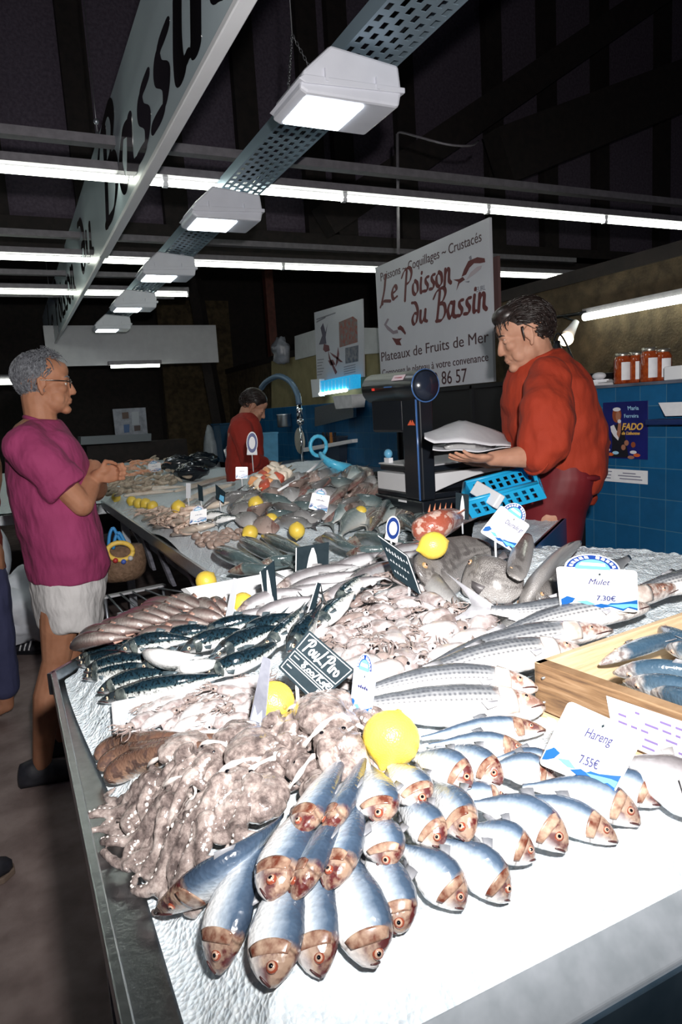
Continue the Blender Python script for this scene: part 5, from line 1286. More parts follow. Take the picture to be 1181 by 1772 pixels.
lab = MB().prism([lab_a + Vector((0, 0, -.012)), lab_a + cdir * .16 + Vector((0, 0, -.008)), lab_a + cdir * .16 + Vector((0, 0, -.074)), lab_a + cdir * .012 + Vector((0, 0, -.072))], -ci * .0008).build('paper_label', M_paper, cr, False)
M_inkv = pm('ink_violet', (.22, .16, .38))
mb = MB(); rn = random.Random(2)
for r_ in range(5):
    x = .02
    while x < .14:
        l = rn.uniform(.006, .02)
        if rn.random() < .7:
            p = lab_a + cdir * x + Vector((0, 0, -.022 - .011 * r_)) - ci * .001
            mb.prism([p, p + cdir * l, p + cdir * l + Vector((0, 0, .003)), p + Vector((0, 0, .003))], -ci * .0004)
        x += l + .006
o = mb.build('handwriting', M_inkv, cr, False)
KIND['sardine'] = dict(KIND['herring'], mat=fishmat('sardine_skin', [(.0, (.035, .07, .11)), (.3, (.08, .13, .18)), (.46, (.30, .36, .42)), (.6, (.62, .64, .66)), (1, (.84, .84, .84))], (.55, .52, .50), (.25, .2, .19), headspan=.22), eye=(.5, .35, .28))
def crate_hit(px, py, off=0): return P(px, py, ZT - .035 + off)
for hd_, tl_, md_, rl_, lb_ in (((1038, 1150), (1240, 1095), (1140, 1110), 70, 'pale fish with open mouth lying over the others in the wooden crate'), ((1062, 1165), (1290, 1190), (1170, 1165), 20, 'blue backed fish along the middle of the wooden crate'), ((1135, 1088), (1260, 1140), (1190, 1110), 60, 'fish head sticking up by the pale back board of the crate'), ((1080, 1180), (1300, 1230), (1190, 1198), 15, 'lowest blue backed fish against the front board of the crate'), ((1120, 1195), (1320, 1265), (1220, 1225), 30, 'fish at the near edge inside the wooden crate'), ((1150, 1120), (1320, 1120), (1235, 1130), 20, 'blue backed fish at the right inside the wooden crate')):
    fish('sardine', hd_, tl_, md_, (0, .006, -.004), .022, .016, rl_, lb_, group='fish in the wooden crate', name='sardine', base=crate_hit)

# ================================================================== large grey fish, scorpionfish
def gfish(pts, hd, hw, roll, label, kind='grey', name='grey_seabream', grp='large grey fish', **k):
    return fish_geo(kind, crv([hit(px, py, l) for px, py, l in pts], 26), hd, hw, roll, name, label, 'fish', grp, 2, seg=24, **k)
KIND['disc'] = dict(KIND['grey'], h=[(0, .50), (.04, .74), (.12, .92), (.3, 1), (.55, .98), (.8, .82), (.93, .55), (1, .3)], w=[(0, .3), (.08, .7), (.3, 1), (.7, .8), (1, .3)], er=.13, ex=.10, ey=.55, eye=(.34, .22, .10), mat=fishmat('disc_skin', [(.0, (.09, .083, .08)), (.3, (.17, .157, .15)), (.6, (.25, .235, .228)), (1, (.32, .305, .30))], None, spots=((.10, .09, .088), 34, .5), stripes=((.10, .092, .088), 44), rough=.42, gill=False, scales=380, bumps=.5))
gfish([(736, 1010, .040), (765, 985, .05), (800, 965, .055), (850, 950, .055)], .064, .020, -34, 'large rounded grey fish lying left of the one with the staring eye', 'disc', pect=False, tailfin=False)
gfish([(806, 992, .046), (835, 1000, .05), (870, 1008, .05), (905, 1016, .046)], .053, .022, -26, 'large grey fish with a staring golden eye facing left, beneath the tilted card', 'disc', tailfin=False)
gfish([(728, 972, .04), (742, 1000, .04), (775, 1035, .034), (813, 1062, .026)], .022, .010, -50, 'dark fin shaped fish in front of the large grey ones', pect=False, tailfin=False)
gfish([(908, 1046, .03), (930, 1010, .05), (962, 972, .06), (1002, 942, .06)], .042, .024, -150, 'dark grey fish with its belly slit, between the two cards', 'disc', pect=False, tailfin=False)
gfish([(940, 1050, .03), (955, 1030, .04), (985, 1010, .04), (1020, 990, .04)], .040, .022, -40, 'flat grey fish under the slit one, left of the upright card', 'disc', pect=False, tailfin=False)
gfish([(890, 1000, .08), (900, 970, .09), (908, 945, .095), (916, 925, .095)], .026, .009, -60, 'grey fish standing upright behind the tilted card', 'disc', pect=False, tailfin=False)
gfish([(1000, 1040, .03), (1020, 1015, .05), (1050, 990, .05), (1090, 965, .04)], .04, .024, -40, 'grey fish behind the upright white card', pect=False, tailfin=False)
gfish([(850, 1108, .01), (880, 1092, .02), (920, 1078, .03), (960, 1062, .03)], .03, .02, 30, 'grey fish squeezed under the uppermost mullet tail', pect=False, tailfin=False)
# scorpionfish: head with spines, big eye and mouth
M_scor = fishmat('scorpionfish_skin', [(.0, (.42, .10, .06)), (.4, (.62, .24, .17)), (.7, (.75, .42, .34)), (1, (.8, .6, .52))], None, spots=((.75, .52, .44), 40, .5), rough=.3, gill=False)
sp_pts = crv([hit(722, 930, .05), hit(752, 912, .085), hit(790, 900, .075), hit(835, 890, .04)], 24)
KIND['scorpion'] = dict(h=[(0, .30), (.06, .5), (.15, .76), (.3, 1), (.5, .88), (.75, .5), (.9, .26), (1, .2)], w=[(0, .4), (.1, .75), (.3, 1), (.5, .85), (.8, .4), (1, .12)], mat=M_scor, eye=(.6, .45, .25), er=.15, ex=.2, ey=.35, fin=pm('scorpion_fin', (.55, .17, .08), (.7, .3, .18), 40, .4), tl=.9, tw=.8)
sc = fish_geo('scorpion', sp_pts, .068, .05, 55, 'scorpionfish', 'spiny red scorpionfish with a big eye, behind the yellow lemon', 'fish', None, 2)
mb = MB()
for i in range(5):
    b0 = sp_pts[7 + 2 * i] + Vector((0, .012, .048 - .003 * i)); mb.tube([b0, b0 + Vector((.014, .012, .022))], [.004, .0008], 6)
mb.build('spines', pm('scorpion_fin', ()), sc)
mb = MB().ell(hit(727, 938, .04), (.02, .026, .012)); mb.build('lips', pm('scorpion_lip', (.6, .25, .2), None, 1, .3), sc)

# ================================================================== price cards and slates
M_card = pm('card_white', (.80, .80, .82), None, 1, .35); M_slate = pm('slate_black', (.008, .018, .025), (.014, .026, .034), 40, .7, spec=.15); M_chalk = pm('chalk_white', (.85, .87, .88), None, 1, .8)
M_wave = pm('wave_blue', (.006, .085, .30), None, 1, .35); M_wavel = pm('wave_pale', (.13, .40, .62), None, 1, .35); M_crest = pm('crest_blue', (.006, .035, .20), None, 1, .35); M_clear = pm('clear_pin', (.7, .72, .75), None, 1, .2)
M_inkb = pm('ink_blue', (.02, .02, .12)); M_waveg = pm('wave_grey', (.42, .47, .62), None, 1, .35)
def plane_pts(px4, p0, nrm):
    out = []; nrm = Vector(nrm)
    for px, py in px4:
        r = Vector(ray(px, py)); t = (p0 - Vector(CAM)).dot(nrm) / r.dot(nrm); out.append(Vector(CAM) + r * t)
    return out
def card_frame(px4, p0, nrm):
    """corners: upper left, upper right, lower right, lower left"""
    q = plane_pts(px4, p0, nrm); nn = Vector(nrm).normalized()
    if nn.dot(Vector(CAM) - p0) < 0: nn = -nn
    return q, nn
def bil(q, u, v):                                   # u to the right, v up
    return q[3].lerp(q[2], u).lerp(q[0].lerp(q[1], u), v)
def patch(q, nn, uv, mat, t, name, lift=.0012):
    return MB().prism([bil(q, u, v) + nn * lift for u, v in uv], nn * .0005).build(name, mat, t, False)
def rounded(r=.06, n=4):
    out = []
    for cx, cy, a0 in ((1 - r, r, -90), (1 - r, 1 - r, 0), (r, 1 - r, 90), (r, r, 180)):
        for i in range(n + 1):
            a = math.radians(a0 + 90 * i / n); out.append((cx + r * math.cos(a), cy + r * math.sin(a)))
    return out
def fish_card(px4, p0, nrm, label, word, price, crest=True, cm=None, grp=None):
    q, nn = card_frame(px4, p0, nrm); t = root('price_card', p0, label, 'price card', grp)
    MB().prism([bil(q, u, v) for u, v in rounded(.07)], -nn * .0018).build('card', cm or M_card, t, False)
    wv = [[(.02, .22), (.10, .30), (.2, .26), (.16, .16), (.08, .10), (.02, .08)], [(.2, .18), (.34, .22), (.46, .14), (.36, .12)], [(.40, .10), (.55, .18), (.74, .20), (.9, .26), (.985, .30), (.985, .05), (.86, .10), (.8, .02), (.64, .10), (.52, .06)]]
    patch(q, nn, [(.40, .26), (.62, .42), (.985, .34), (.985, .27), (.7, .19), (.5, .19)], M_waveg, t, 'wave', .001)
    patch(q, nn, [(.015, .34), (.12, .38), (.24, .32), (.12, .29), (.015, .29)], M_waveg, t, 'wave', .001)
    for i, w_ in enumerate(wv): patch(q, nn, w_, M_wave if i != 1 else M_wavel, t, 'wave')
    patch(q, nn, [(.6, .14), (.75, .17), (.9, .2), (.98, .2), (.98, .1), (.88, .13), (.8, .07)], M_wavel, t, 'wave', .0018)
    patch(q, nn, [(.5, .17), (.56, .24), (.66, .21), (.6, .15)], M_card, t, 'wave', .0019)
    R_ = (q[2] - q[3]); U_ = R_.cross(nn) * -1; W_ = R_.length; U_ = nn.cross(R_).normalized()
    if U_.dot(q[0] - q[3]) < 0: U_ = -U_
    hh = (q[0] - q[3]).length
    if R_.normalized().cross(U_).dot(nn) > 0:
        if word: text(word, hh * .19, bil(q, .37, .62), R_, U_ + R_.normalized() * .0, M_inkb, t, 'handwriting', shear=.3, lift=.0015, width=W_ / hh * .62)
        if price: text(price, hh * .17, bil(q, .46, .24), R_, U_, M_inkb, t, 'price', lift=.0022, width=W_ / hh * .62)
        if not word:
            for i in range(5): patch(q, nn, [(.3 + .09 * i, .62), (.36 + .09 * i, .6), (.37 + .09 * i, .63 + .05 * (i % 2)), (.31 + .09 * i, .65)], M_inkb, t, 'scribble', .0022)
        patch(q, nn, [(.51, .86), (.53, .89), (.545, .86), (.525, .83)], M_slate, t, 'fixing')
    if crest:
        cx, ry = .45, .36
        def arc(rx, r, n=18): return [(cx + rx * math.cos(a), .97 + r * math.sin(a)) for a in [math.pi * i / n for i in range(n + 1)]]
        MB().prism([bil(q, u, v) - nn * .0012 for u, v in arc(.345, ry)], -nn * .0015).build('crest_edge', M_card, t, False)
        MB().prism([bil(q, u, v) - nn * .0004 for u, v in arc(.325, ry * .94)], -nn * .0006).build('crest', M_crest, t, False)
        MB().prism([bil(q, u, v) + nn * .0003 for u, v in arc(.22, ry * .66)], -nn * .0005).build('crest_centre', M_wavel, t, False)
        for i in range(11):
            a = math.pi * (.09 + .082 * i); c = (cx + .275 * math.cos(a), .97 + ry * .81 * math.sin(a)); tx_, ty_ = -math.sin(a) * .028, math.cos(a) * .03
            nx_, ny_ = math.cos(a) * .024, math.sin(a) * .035
            if i == 5: continue
            MB().prism([bil(q, c[0] + sx * tx_ + sy * nx_, c[1] + sx * ty_ + sy * ny_) + nn * .0006 for sx, sy in ((-.9, -1), (.9, -.8), (.9, 1), (-.7, .8))], -nn * .0004).build('crest_letter', M_card, t, False)
        MB().prism([bil(q, u, v) + nn * .0008 for u, v in ((cx - .17, 1.06), (cx + .16, 1.05), (cx + .15, 1.12), (cx - .14, 1.13))], -nn * .0004).build('crest_banner', M_card, t, False)
    foot = bil(q, .5, 0); MB().tube([bil(q, .5, .1) - nn * .004, foot - nn * .004, foot - Vector((0, 0, .05)) - nn * .002], .0028, 6).build('pin', M_clear, t)
    return t, q, nn
fish_card([(963, 980), (1103, 987), (1106, 1060), (970, 1052)], hit(1040, 1078, .05), (-.38, -.9, .12), 'large white card reading Mulet with a blue oval crest, standing among the mullets', 'Mulet', '7.30€')
fish_card([(985, 1212), (1117, 1271), (1062, 1376), (932, 1322)], hit(985, 1335, .045), (-.72, -.38, .58), 'square white card reading Hareng leaning on the wooden crate', 'Hareng', '7.55€', crest=False)
fish_card([(868, 874), (918, 909), (886, 954), (831, 921)], hit(848, 948, .10), (-.35, -.92, .1), 'tilted white card with a blue crest stuck behind the staring grey fish', 'Daurade gr', '')
# cards seen edge-on
fish_card([(613, 1152), (652, 1166), (642, 1248), (606, 1228)], hit(628, 1236, .02), (-.80, -.58, .08), 'card with a blue oval crest seen at a slant, right of the written slate', '', '', cm=pm('card_blue_grey', (.36, .40, .50), (.46, .50, .60), 12, .35))
def side_card(px4, p0, nrm, label, mat, name='price_card', strip=None):
    q, nn = card_frame(px4, p0, nrm); t = root(name, p0, label, 'price card')
    MB().prism([bil(q, u, v) for u, v in rounded(.05)], -nn * .002).build('card', mat, t, False)
    foot = bil(q, .5, 0); MB().tube([bil(q, .5, .1) - nn * .004, foot - nn * .004, foot - Vector((0, 0, .05))], .0025, 6).build('pin', M_clear, t)
    return t, q, nn
t, q, nn = side_card([(455, 1136), (468, 1142), (456, 1268), (430, 1256)], hit(442, 1262, .03), (-.9, -.42, .1), 'narrow grey card seen almost edge-on in front of the tray lemon', pm('card_grey', (.20, .21, .26), (.34, .35, .41), 30, .3))
patch(q, nn, [(.1, .1), (.9, .12), (.8, .3), (.5, .2), (.2, .32)], M_waveg, t, 'wave')
t, q, nn = side_card([(404, 1000), (412, 1002), (402, 1072), (388, 1078)], hit(395, 1074, .03), (-.9, -.42, .1), 'translucent card edge left of the half hidden lemon', pm('card_pale', (.6, .62, .66), None, 1, .25))
t, q, nn = side_card([(549, 1008), (555, 1010), (538, 1086), (525, 1082)], hit(532, 1084, .03), (-.85, -.5, .1), 'dark slate seen nearly edge-on between whiting and mackerel', M_slate, 'slate_card')
patch(q, nn, [(0, 0), (.2, 0), (.2, 1), (0, 1)], M_card, t, 'edge')
def slate(px4, p0, nrm, label):
    q, nn = card_frame(px4, p0, nrm); t = root('slate_card', p0, label, 'price slate')
    MB().prism([bil(q, u, v) for u, v in rounded(.04)], -nn * .003).build('slate', M_slate, t, False)
    foot = bil(q, .5, 0); MB().tube([bil(q, .5, .3) - nn * .005, foot - nn * .005, foot - Vector((0, 0, .05))], .003, 6).build('pin', M_clear, t)
    return t, q, nn
t, q, nn = slate([(535, 1090), (616, 1160), (547, 1219), (481, 1155)], hit(548, 1226, .03), (-.42, -.80, .42), 'black slate chalked Poulpiro 8,00, tilted in front of the squid heap')
def fr(u0, u1, v0, v1, w=.012):
    for a in ([(u0, v0), (u1, v0), (u1, v0 + w * 1.2), (u0, v0 + w * 1.2)], [(u0, v1 - w * 1.2), (u1, v1 - w * 1.2), (u1, v1), (u0, v1)], [(u0, v0), (u0 + w, v0), (u0 + w, v1), (u0, v1)], [(u1 - w, v0), (u1, v0), (u1, v1), (u1 - w, v1)]):
        patch(q, nn, a, M_chalk, t, 'printed_line', .0008)
fr(.04, .96, .53, .96); fr(.04, .96, .30, .49); fr(.04, .96, .05, .27)
R_ = (q[1] - q[0]); U_ = nn.cross(R_).normalized()
if U_.dot(q[0] - q[3]) < 0: U_ = -U_
W_, H_ = R_.length, (q[0] - q[3]).length
def chalk(s, u, v, hgt, wtot):
    st, wd = strokes(s, .07, .06); brush(s, H_ * hgt, bil(q, u, v), R_, U_, M_chalk, t, 'chalk_word', nib=.075, thin=.06, wscale=W_ * wtot / wd / (H_ * hgt), h=.03, lift=.0012)
chalk('PouLPiro', .12, .62, .28, .72); chalk('8,00/KgE', .30, .335, .15, .6); chalk('F', .83, .09, .15, .08)
for u, v in ((.09, .40), (.09, .17)): patch(q, nn, [(u, v), (u + .12, v), (u + .12, v + .02), (u, v + .02)], M_chalk, t, 'small_print')
t, q, nn = slate([(655, 926), (706, 962), (731, 1032), (683, 998)], hit(712, 1024, .03), (-.86, -.5, .1), 'leaning slate with faint chalk writing between the squid heap and the dark fin')
patch(q, nn, [(.96, 0), (1, 0), (1, 1), (.96, 1)], M_card, t, 'edge'); patch(q, nn, [(0, .97), (1, .97), (1, 1), (0, 1)], M_card, t, 'edge')
for r_, (v, n_) in enumerate(((.74, 8), (.70, 6), (.46, 7), (.20, 5))):
    for i in range(n_):
        u = .12 + .1 * i; patch(q, nn, [(u, v), (u + .07, v - .01), (u + .05, v + .05 + .02 * (i % 2)), (u + .03, v + .02)], pm('chalk_faint', (.5, .53, .56), None, 1, .9), t, 'chalk_mark', .001)
def bullet(q, nn, t): patch(q, nn, [(.34, 0), (.66, 0), (.68, .35), (.62, .7), (.54, .92), (.48, .92), (.40, .7), (.33, .35)], M_card, t, 'white_mark')
t, q, nn = slate([(512, 948), (570, 938), (568, 998), (511, 1014)], hit(540, 1004, .03), (-.30, -.95, .05), 'upright black slate with a white pointed mark, right of its twin'); bullet(q, nn, t); patch(q, nn, [(0, 0), (.03, 0), (.03, 1), (0, 1)], M_card, t, 'edge')
t, q, nn = slate([(450, 990), (474, 970), (481, 1058), (462, 1068)], hit(472, 1062, .03), (-.72, -.68, .05), 'upright black slate with a white mark seen at a slant near the half hidden lemon'); bullet(q, nn, t); patch(q, nn, [(0, 0), (.08, 0), (.08, 1), (0, 1)], M_card, t, 'edge')
t, q, nn = slate([(789, 852), (812, 856), (812, 900), (789, 896)], hit(800, 896, .10), (-.5, -.86, .02), 'small black and white slate left of the blue crate'); bullet(q, nn, t)

# ================================================================== far counter
BG = 'sea breams on the far counter'
for pts, hd, lb in (
    ([(374, 955), (410, 965), (440, 975), (478, 992)], .056, 'grey sea bream at the far left tip of the bream row'), ([(420, 935), (450, 950), (480, 965), (515, 985)], .056, 'second sea bream in the row'),
    ([(455, 928), (490, 942), (520, 955), (550, 972)], .05, 'third sea bream in the row'), ([(395, 990), (430, 985), (460, 985), (500, 980)], .034, 'sea bream at the ice edge below the row'),
    ([(440, 985), (470, 975), (500, 968), (540, 960)], .036, 'sea bream squeezed under the row'), ([(660, 905), (632, 893), (605, 905), (588, 928)], .055, 'dark rounded bream right of the upright lemon'),
    ([(670, 925), (700, 905), (720, 915), (735, 940)], .055, 'dark rounded bream nearest the scorpionfish'), ([(640, 920), (655, 885), (672, 872), (700, 865)], .05, 'curved dark bream with its back arched by the scale'),
    ([(715, 905), (690, 885), (670, 890), (650, 910)], .055, 'rounded bream under the corner of the scale'), ([(590, 945), (630, 935), (670, 935), (705, 940)], .05, 'bream lying behind the black and white slate'),
    ([(545, 935), (580, 935), (600, 945), (640, 955)], .045, 'bream half under the upright lemon'), ([(600, 960), (640, 958), (680, 955), (715, 960)], .042, 'long grey bream along the whiting'),
    ([(640, 865), (610, 875), (590, 890), (575, 905)], .045, 'dark bream behind the small bit of lemon'), ([(745, 925), (725, 900), (712, 885), (700, 878)], .05, 'bream between the scale and the scorpionfish')):
    gfish([(x, y, .035 + .004 * (i % 3)) for i, (x, y) in enumerate(pts)], hd, hd * .5, 58, lb, 'bream', 'sea_bream', BG)
FG = 'brownish flatfish on the far heap'
fl = [([(545, 850), (560, 835), (575, 825), (595, 812)], .055), ([(600, 850), (615, 835), (622, 822), (632, 808)], .055), ([(640, 838), (628, 822), (618, 815), (600, 806)], .055), ([(560, 880), (580, 860), (590, 848), (610, 835)], .055), ([(610, 875), (618, 855), (622, 845), (635, 830)], .055), ([(505, 870), (525, 850), (535, 842), (560, 825)], .05), ([(640, 870), (645, 850), (650, 840), (652, 825)], .045), ([(500, 845), (520, 830), (530, 824), (550, 812)], .05), ([(570, 905), (575, 885), (582, 870), (590, 858)], .045), ([(655, 850), (660, 838), (665, 830), (668, 820)], .045)]
FL2 = ['left flatfish at the top of the far heap', 'flatfish on the crown of the far heap', 'flatfish at the right of the crown', 'flatfish in the middle of the far heap with a pink edge', 'flatfish right of the far blue card', 'flatfish left of the far blue card', 'flatfish at the right flank of the heap', 'flatfish near the blue plastic bag', 'lowest flatfish above the dark breams', 'small pale flatfish next to the scale']
for i, (pts, hd) in enumerate(fl): gfish([(x, y, .03) for x, y in pts], hd, .022, 64, FL2[i], 'flat', 'flatfish', FG)
gg = [([(380, 870), (400, 862), (420, 858), (450, 850)], .045), ([(395, 890), (420, 878), (450, 870), (480, 858)], .045), ([(470, 900), (500, 885), (520, 872), (545, 858)], .05), ([(430, 850), (455, 840), (475, 832), (500, 820)], .045), ([(455, 915), (485, 905), (510, 895), (540, 880)], .045), ([(520, 900), (545, 895), (560, 888), (585, 880)], .045), ([(350, 880), (370, 868), (385, 860), (410, 850)], .04), ([(480, 845), (500, 836), (515, 828), (535, 815)], .04)]
GL2 = ['grey fish behind the far small slates', 'grey fish left of the higher lemon', 'grey fish with a slanted tail above the upright lemon', 'grey fish below the skewers', 'grey fish behind the left pair of lemons', 'grey fish right of the upright lemon', 'grey fish by the pale fillets', 'grey fish between the skewers and the flatfish']
for i, (pts, hd) in enumerate(gg): gfish([(x, y, .03) for x, y in pts], hd, hd * .5, 55, GL2[i], 'grey', 'grey_fish', 'grey fish on the far heap')
rf = random.Random(21)
heap2 = [(400, 885), (440, 858), (490, 832), (560, 812), (640, 812), (660, 850), (650, 880), (600, 895), (540, 905), (470, 915), (420, 905)]
for i, q in enumerate(scatter(heap2, 40, 14, .35, rf)):
    a = rf.uniform(-.5, .9); L_ = 30; kd = ('grey', 'flat', 'grey', 'bream')[i % 4]; dx, dy = L_ * math.cos(a), -L_ * math.sin(a) * .55
    if rf.random() < .35: dx, dy = -dx, -dy
    h_ = rf.uniform(.034, .048)
    gfish([(q[0] - dx, q[1] - dy, .03), (q[0], q[1], .05), (q[0] + dx, q[1] + dy, .03)], h_, h_ * .32, rf.choice((-45, -30, 40)) if dx > 0 else rf.choice((45, 30, 60)), 'fish packed in the dense grey heap between the lemons and the blue plastic bag', kd, 'packed_fish', 'packed fish in the far heap', pect=False)
# clams, oysters, shrimps, fillets, skewers
M_clam = pm('clam_shell', (.30, .20, .16), (.48, .38, .33), 40, .4); M_oys = pm('oyster_shell', (.30, .22, .16), (.66, .56, .44), 30, .7, 0, .6, 60); M_prawn = pm('prawn_pink', (.70, .26, .12), (.80, .48, .34), 40, .3); M_fil = pm('fillet', (.62, .52, .42), (.72, .64, .56), 25, .3)
def shell_proto(name, mat, cat, rx, ry, rz, ribs):
    t = root(name, (0, 0, 0), 'x', cat)
    for nme, sg in (('upper_shell', 1), ('lower_shell', -1)):
        mb = MB(); nu, nv = 8, 18
        def fn(u, v):
            th = u * math.pi / 2; ph = v * 2 * math.pi; k = 1 + .06 * math.sin(ph * ribs)
            return Vector((rx * math.sin(th) * math.cos(ph) * k, ry * math.sin(th) * math.sin(ph) * k, sg * (rz * math.cos(th) ** .8 * (1 + .06 * math.sin(u * 14)) + .0004)))
        mb.grid(fn, nu, nv); mb.build(nme, mat, t)
    return t
clam = shell_proto('clam', M_clam, 'clam', .021, .017, .010, 1); oyster = shell_proto('oyster', M_oys, 'oyster', .05, .032, .013, 3)
for q in scatter([(335, 930), (360, 922), (400, 912), (432, 912), (440, 925), (400, 938), (365, 946), (345, 944)], 12, 6, .35, rnd):
    copy_thing(clam, hit(*q, .012), (rnd.uniform(-.6, .6), rnd.uniform(-.6, .6), rnd.uniform(0, 6)), rnd.uniform(.85, 1.15), 'small brown clam in the pile left of the leftmost heap lemons', 'clams in the pile')
M_shr = pm('shrimp_beige', (.55, .38, .30), (.72, .58, .48), 40, .35)
def wing_hit(px, py, off=0): return P(px, py, .96 + off)
for q in scatter([(176, 852), (215, 805), (260, 790), (330, 795), (345, 812), (300, 838), (240, 850), (200, 858)], 13, 6.5, .35, rnd):
    copy_thing(oyster, wing_hit(*q, .03 * rnd.random()), (rnd.uniform(-.6, .6), rnd.uniform(-.5, .5), rnd.uniform(0, 6)), rnd.uniform(.8, 1.15), 'rough oyster in the far heap beside the customer hands', 'oysters on the far wing')
def prawn_proto():
    t = root('prawn', (0, 0, 0), 'x', 'prawn')
    pts = crv([Vector((-.05, 0, .0)), Vector((-.02, .02, .01)), Vector((.02, .018, .012)), Vector((.045, -.01, .006))], 12)
    MB().tube(pts, [.004 + .006 * math.sin(math.pi * (i / 12) ** .8) for i in range(13)], 8).build('body', M_prawn, t)
    mb = MB()
    for k in range(4): mb.tube([pts[7 + k % 4], pts[7 + k % 4] + Vector((.01, .012 - .006 * k, -.008))], .0012, 4)
    for s_ in (1, -1): mb.tube(crv([pts[-1], pts[-1] + Vector((.03, .01 * s_, .012)), pts[-1] + Vector((.07, .03 * s_, 0))], 8), .0008, 4)
    mb.build('legs', M_prawn, t); return t
prawn = prawn_proto()
for q in scatter([(205, 828), (225, 800), (262, 792), (270, 806), (240, 830)], 16, 8, .4, rnd):
    copy_thing(prawn, wing_hit(*q, .07), (rnd.uniform(-.3, .3), 0, rnd.uniform(0, 6)), 1.3, 'orange prawn on top of the oysters near the customer hands', 'prawns on the oysters')
used.discard(prawn); shr = prawn.copy(); COL.objects.link(shr)
for ch_ in prawn.children:
    c = ch_.copy(); c.data = ch_.data.copy(); c.data.materials[0] = M_shr; c.name = ch_.name; COL.objects.link(c); c.parent = shr
shr.name = 'shrimp'; used.add(prawn)
for q in scatter([(238, 886), (300, 880), (338, 882), (352, 905), (330, 924), (296, 916), (262, 900)], 13, 6, .4, rnd):
    copy_thing(shr, hit(*q, .012), (rnd.uniform(-.4, .4), 0, rnd.uniform(0, 6)), 1.1, 'pale beige shrimp in the loose band in front of the lone lemon', 'shrimps in front of the lone lemon', 'shrimp')
fil_i = 0
for pts in ([(320, 868), (360, 850), (405, 838)], [(305, 850), (345, 838), (385, 828)], [(345, 880), (378, 872), (408, 862)], [(250, 900), (300, 888), (345, 882)], [(270, 912), (320, 900), (360, 895)], [(300, 925), (340, 915), (372, 908)], [(330, 842), (372, 830), (415, 822)], [(215, 858), (260, 852), (300, 850)], [(232, 850), (272, 845), (318, 842)]):
    pw = crv([hit(*p, .02) if p[1] > 858 else wing_hit(*p, .0) if False else hit(*p, .02) for p in pts], 14)
    t = root('fish_fillet', pw[7] - Vector((0, 0, .018)), ['pale fillet under the far small slates', 'uppermost left pale fillet', 'pale fillet beside the grey fish', 'pale fillet at the ice edge left of the lone lemon', 'pinkish fillet in front of the lone lemon', 'pinkish fillet nearest the small dark fish', 'pale fillet at the top by the far cards', 'long pale strip behind the row of four lemons', 'pale strip second behind the row of four lemons'][fil_i], 'fillet', 'pale fillets on the far counter'); fil_i += 1
    MB().tube(pw, [.03 * math.sin(math.pi * (.12 + .8 * i / 14)) + .006 for i in range(15)], 10, 0, .45, up=(0, 0, 1)).build('fillet', M_fil, t)
M_stick = pm('bamboo', (.65, .5, .3)); M_cube = [pm('kebab_orange', (.72, .30, .12), (.8, .42, .2), 40, .35), pm('kebab_pale', (.78, .68, .55), (.82, .74, .62), 30, .35), pm('kebab_red', (.5, .10, .06), None, 1, .35)]
for k, (a, b) in enumerate((((432, 842), (488, 800)), ((440, 846), (505, 806)), ((450, 846), (510, 812)))):
    A_, B_ = hit(*a, .06), hit(*b, .07); t = root('fish_skewer', A_.lerp(B_, .5) - Vector((0, 0, .03)), ['left fish skewer of the three on the far heap', 'middle fish skewer on the far heap', 'right fish skewer on the far heap'][k], 'skewer', 'fish skewers')
    MB().tube([A_, B_], .003, 6).build('stick', M_stick, t)
    for j in range(6):
        c = A_.lerp(B_, .15 + .12 * j); MB().box(c, (.045, .05, .045), Euler((rnd.random(), rnd.random(), rnd.random())).to_matrix()).build('fish_cube', M_cube[(j + k) % 3 if j < 4 else 1], t, True, bevel=.01)
# small fish and dark mussels tray around the middle
for i, (hd_, tl_) in enumerate((((293, 908), (380, 908)), ((300, 914), (390, 905)), ((310, 905), (372, 898)), ((345, 898), (400, 892)), ((365, 905), (420, 898)))):
    fish('mackerel', hd_, tl_, None, (.02, .025, .02), .02, .016, -60, ['small dark fish at the far counter edge', 'second small dark fish near the clams', 'silver flanked small fish above them', 'small dark fish under the far blue crested card', 'small dark fish right of the far crested card'][i], group='small dark fish on the far counter', name='small_fish')
for i, (px, py, s) in enumerate(((312, 812, .12), (350, 806, .12), (332, 826, .10))):
    c = wing_hit(px, py, .0); t = root('dark_bowl', c, ['black bag of mussels at the left of the far heap', 'black bag of mussels at the right of the far heap', 'low black tray of mussels in front'][i], 'bag')
    o = MB().ell(c + Vector((0, 0, .05)), (s * 1.4, s, s * .7), None, 12, 18).build('bag', pm('black_bag', (.01, .014, .02), None, 1, .15), t); dm = o.modifiers.new('crumple', 'DISPLACE'); dm.texture = tx; dm.strength = .06
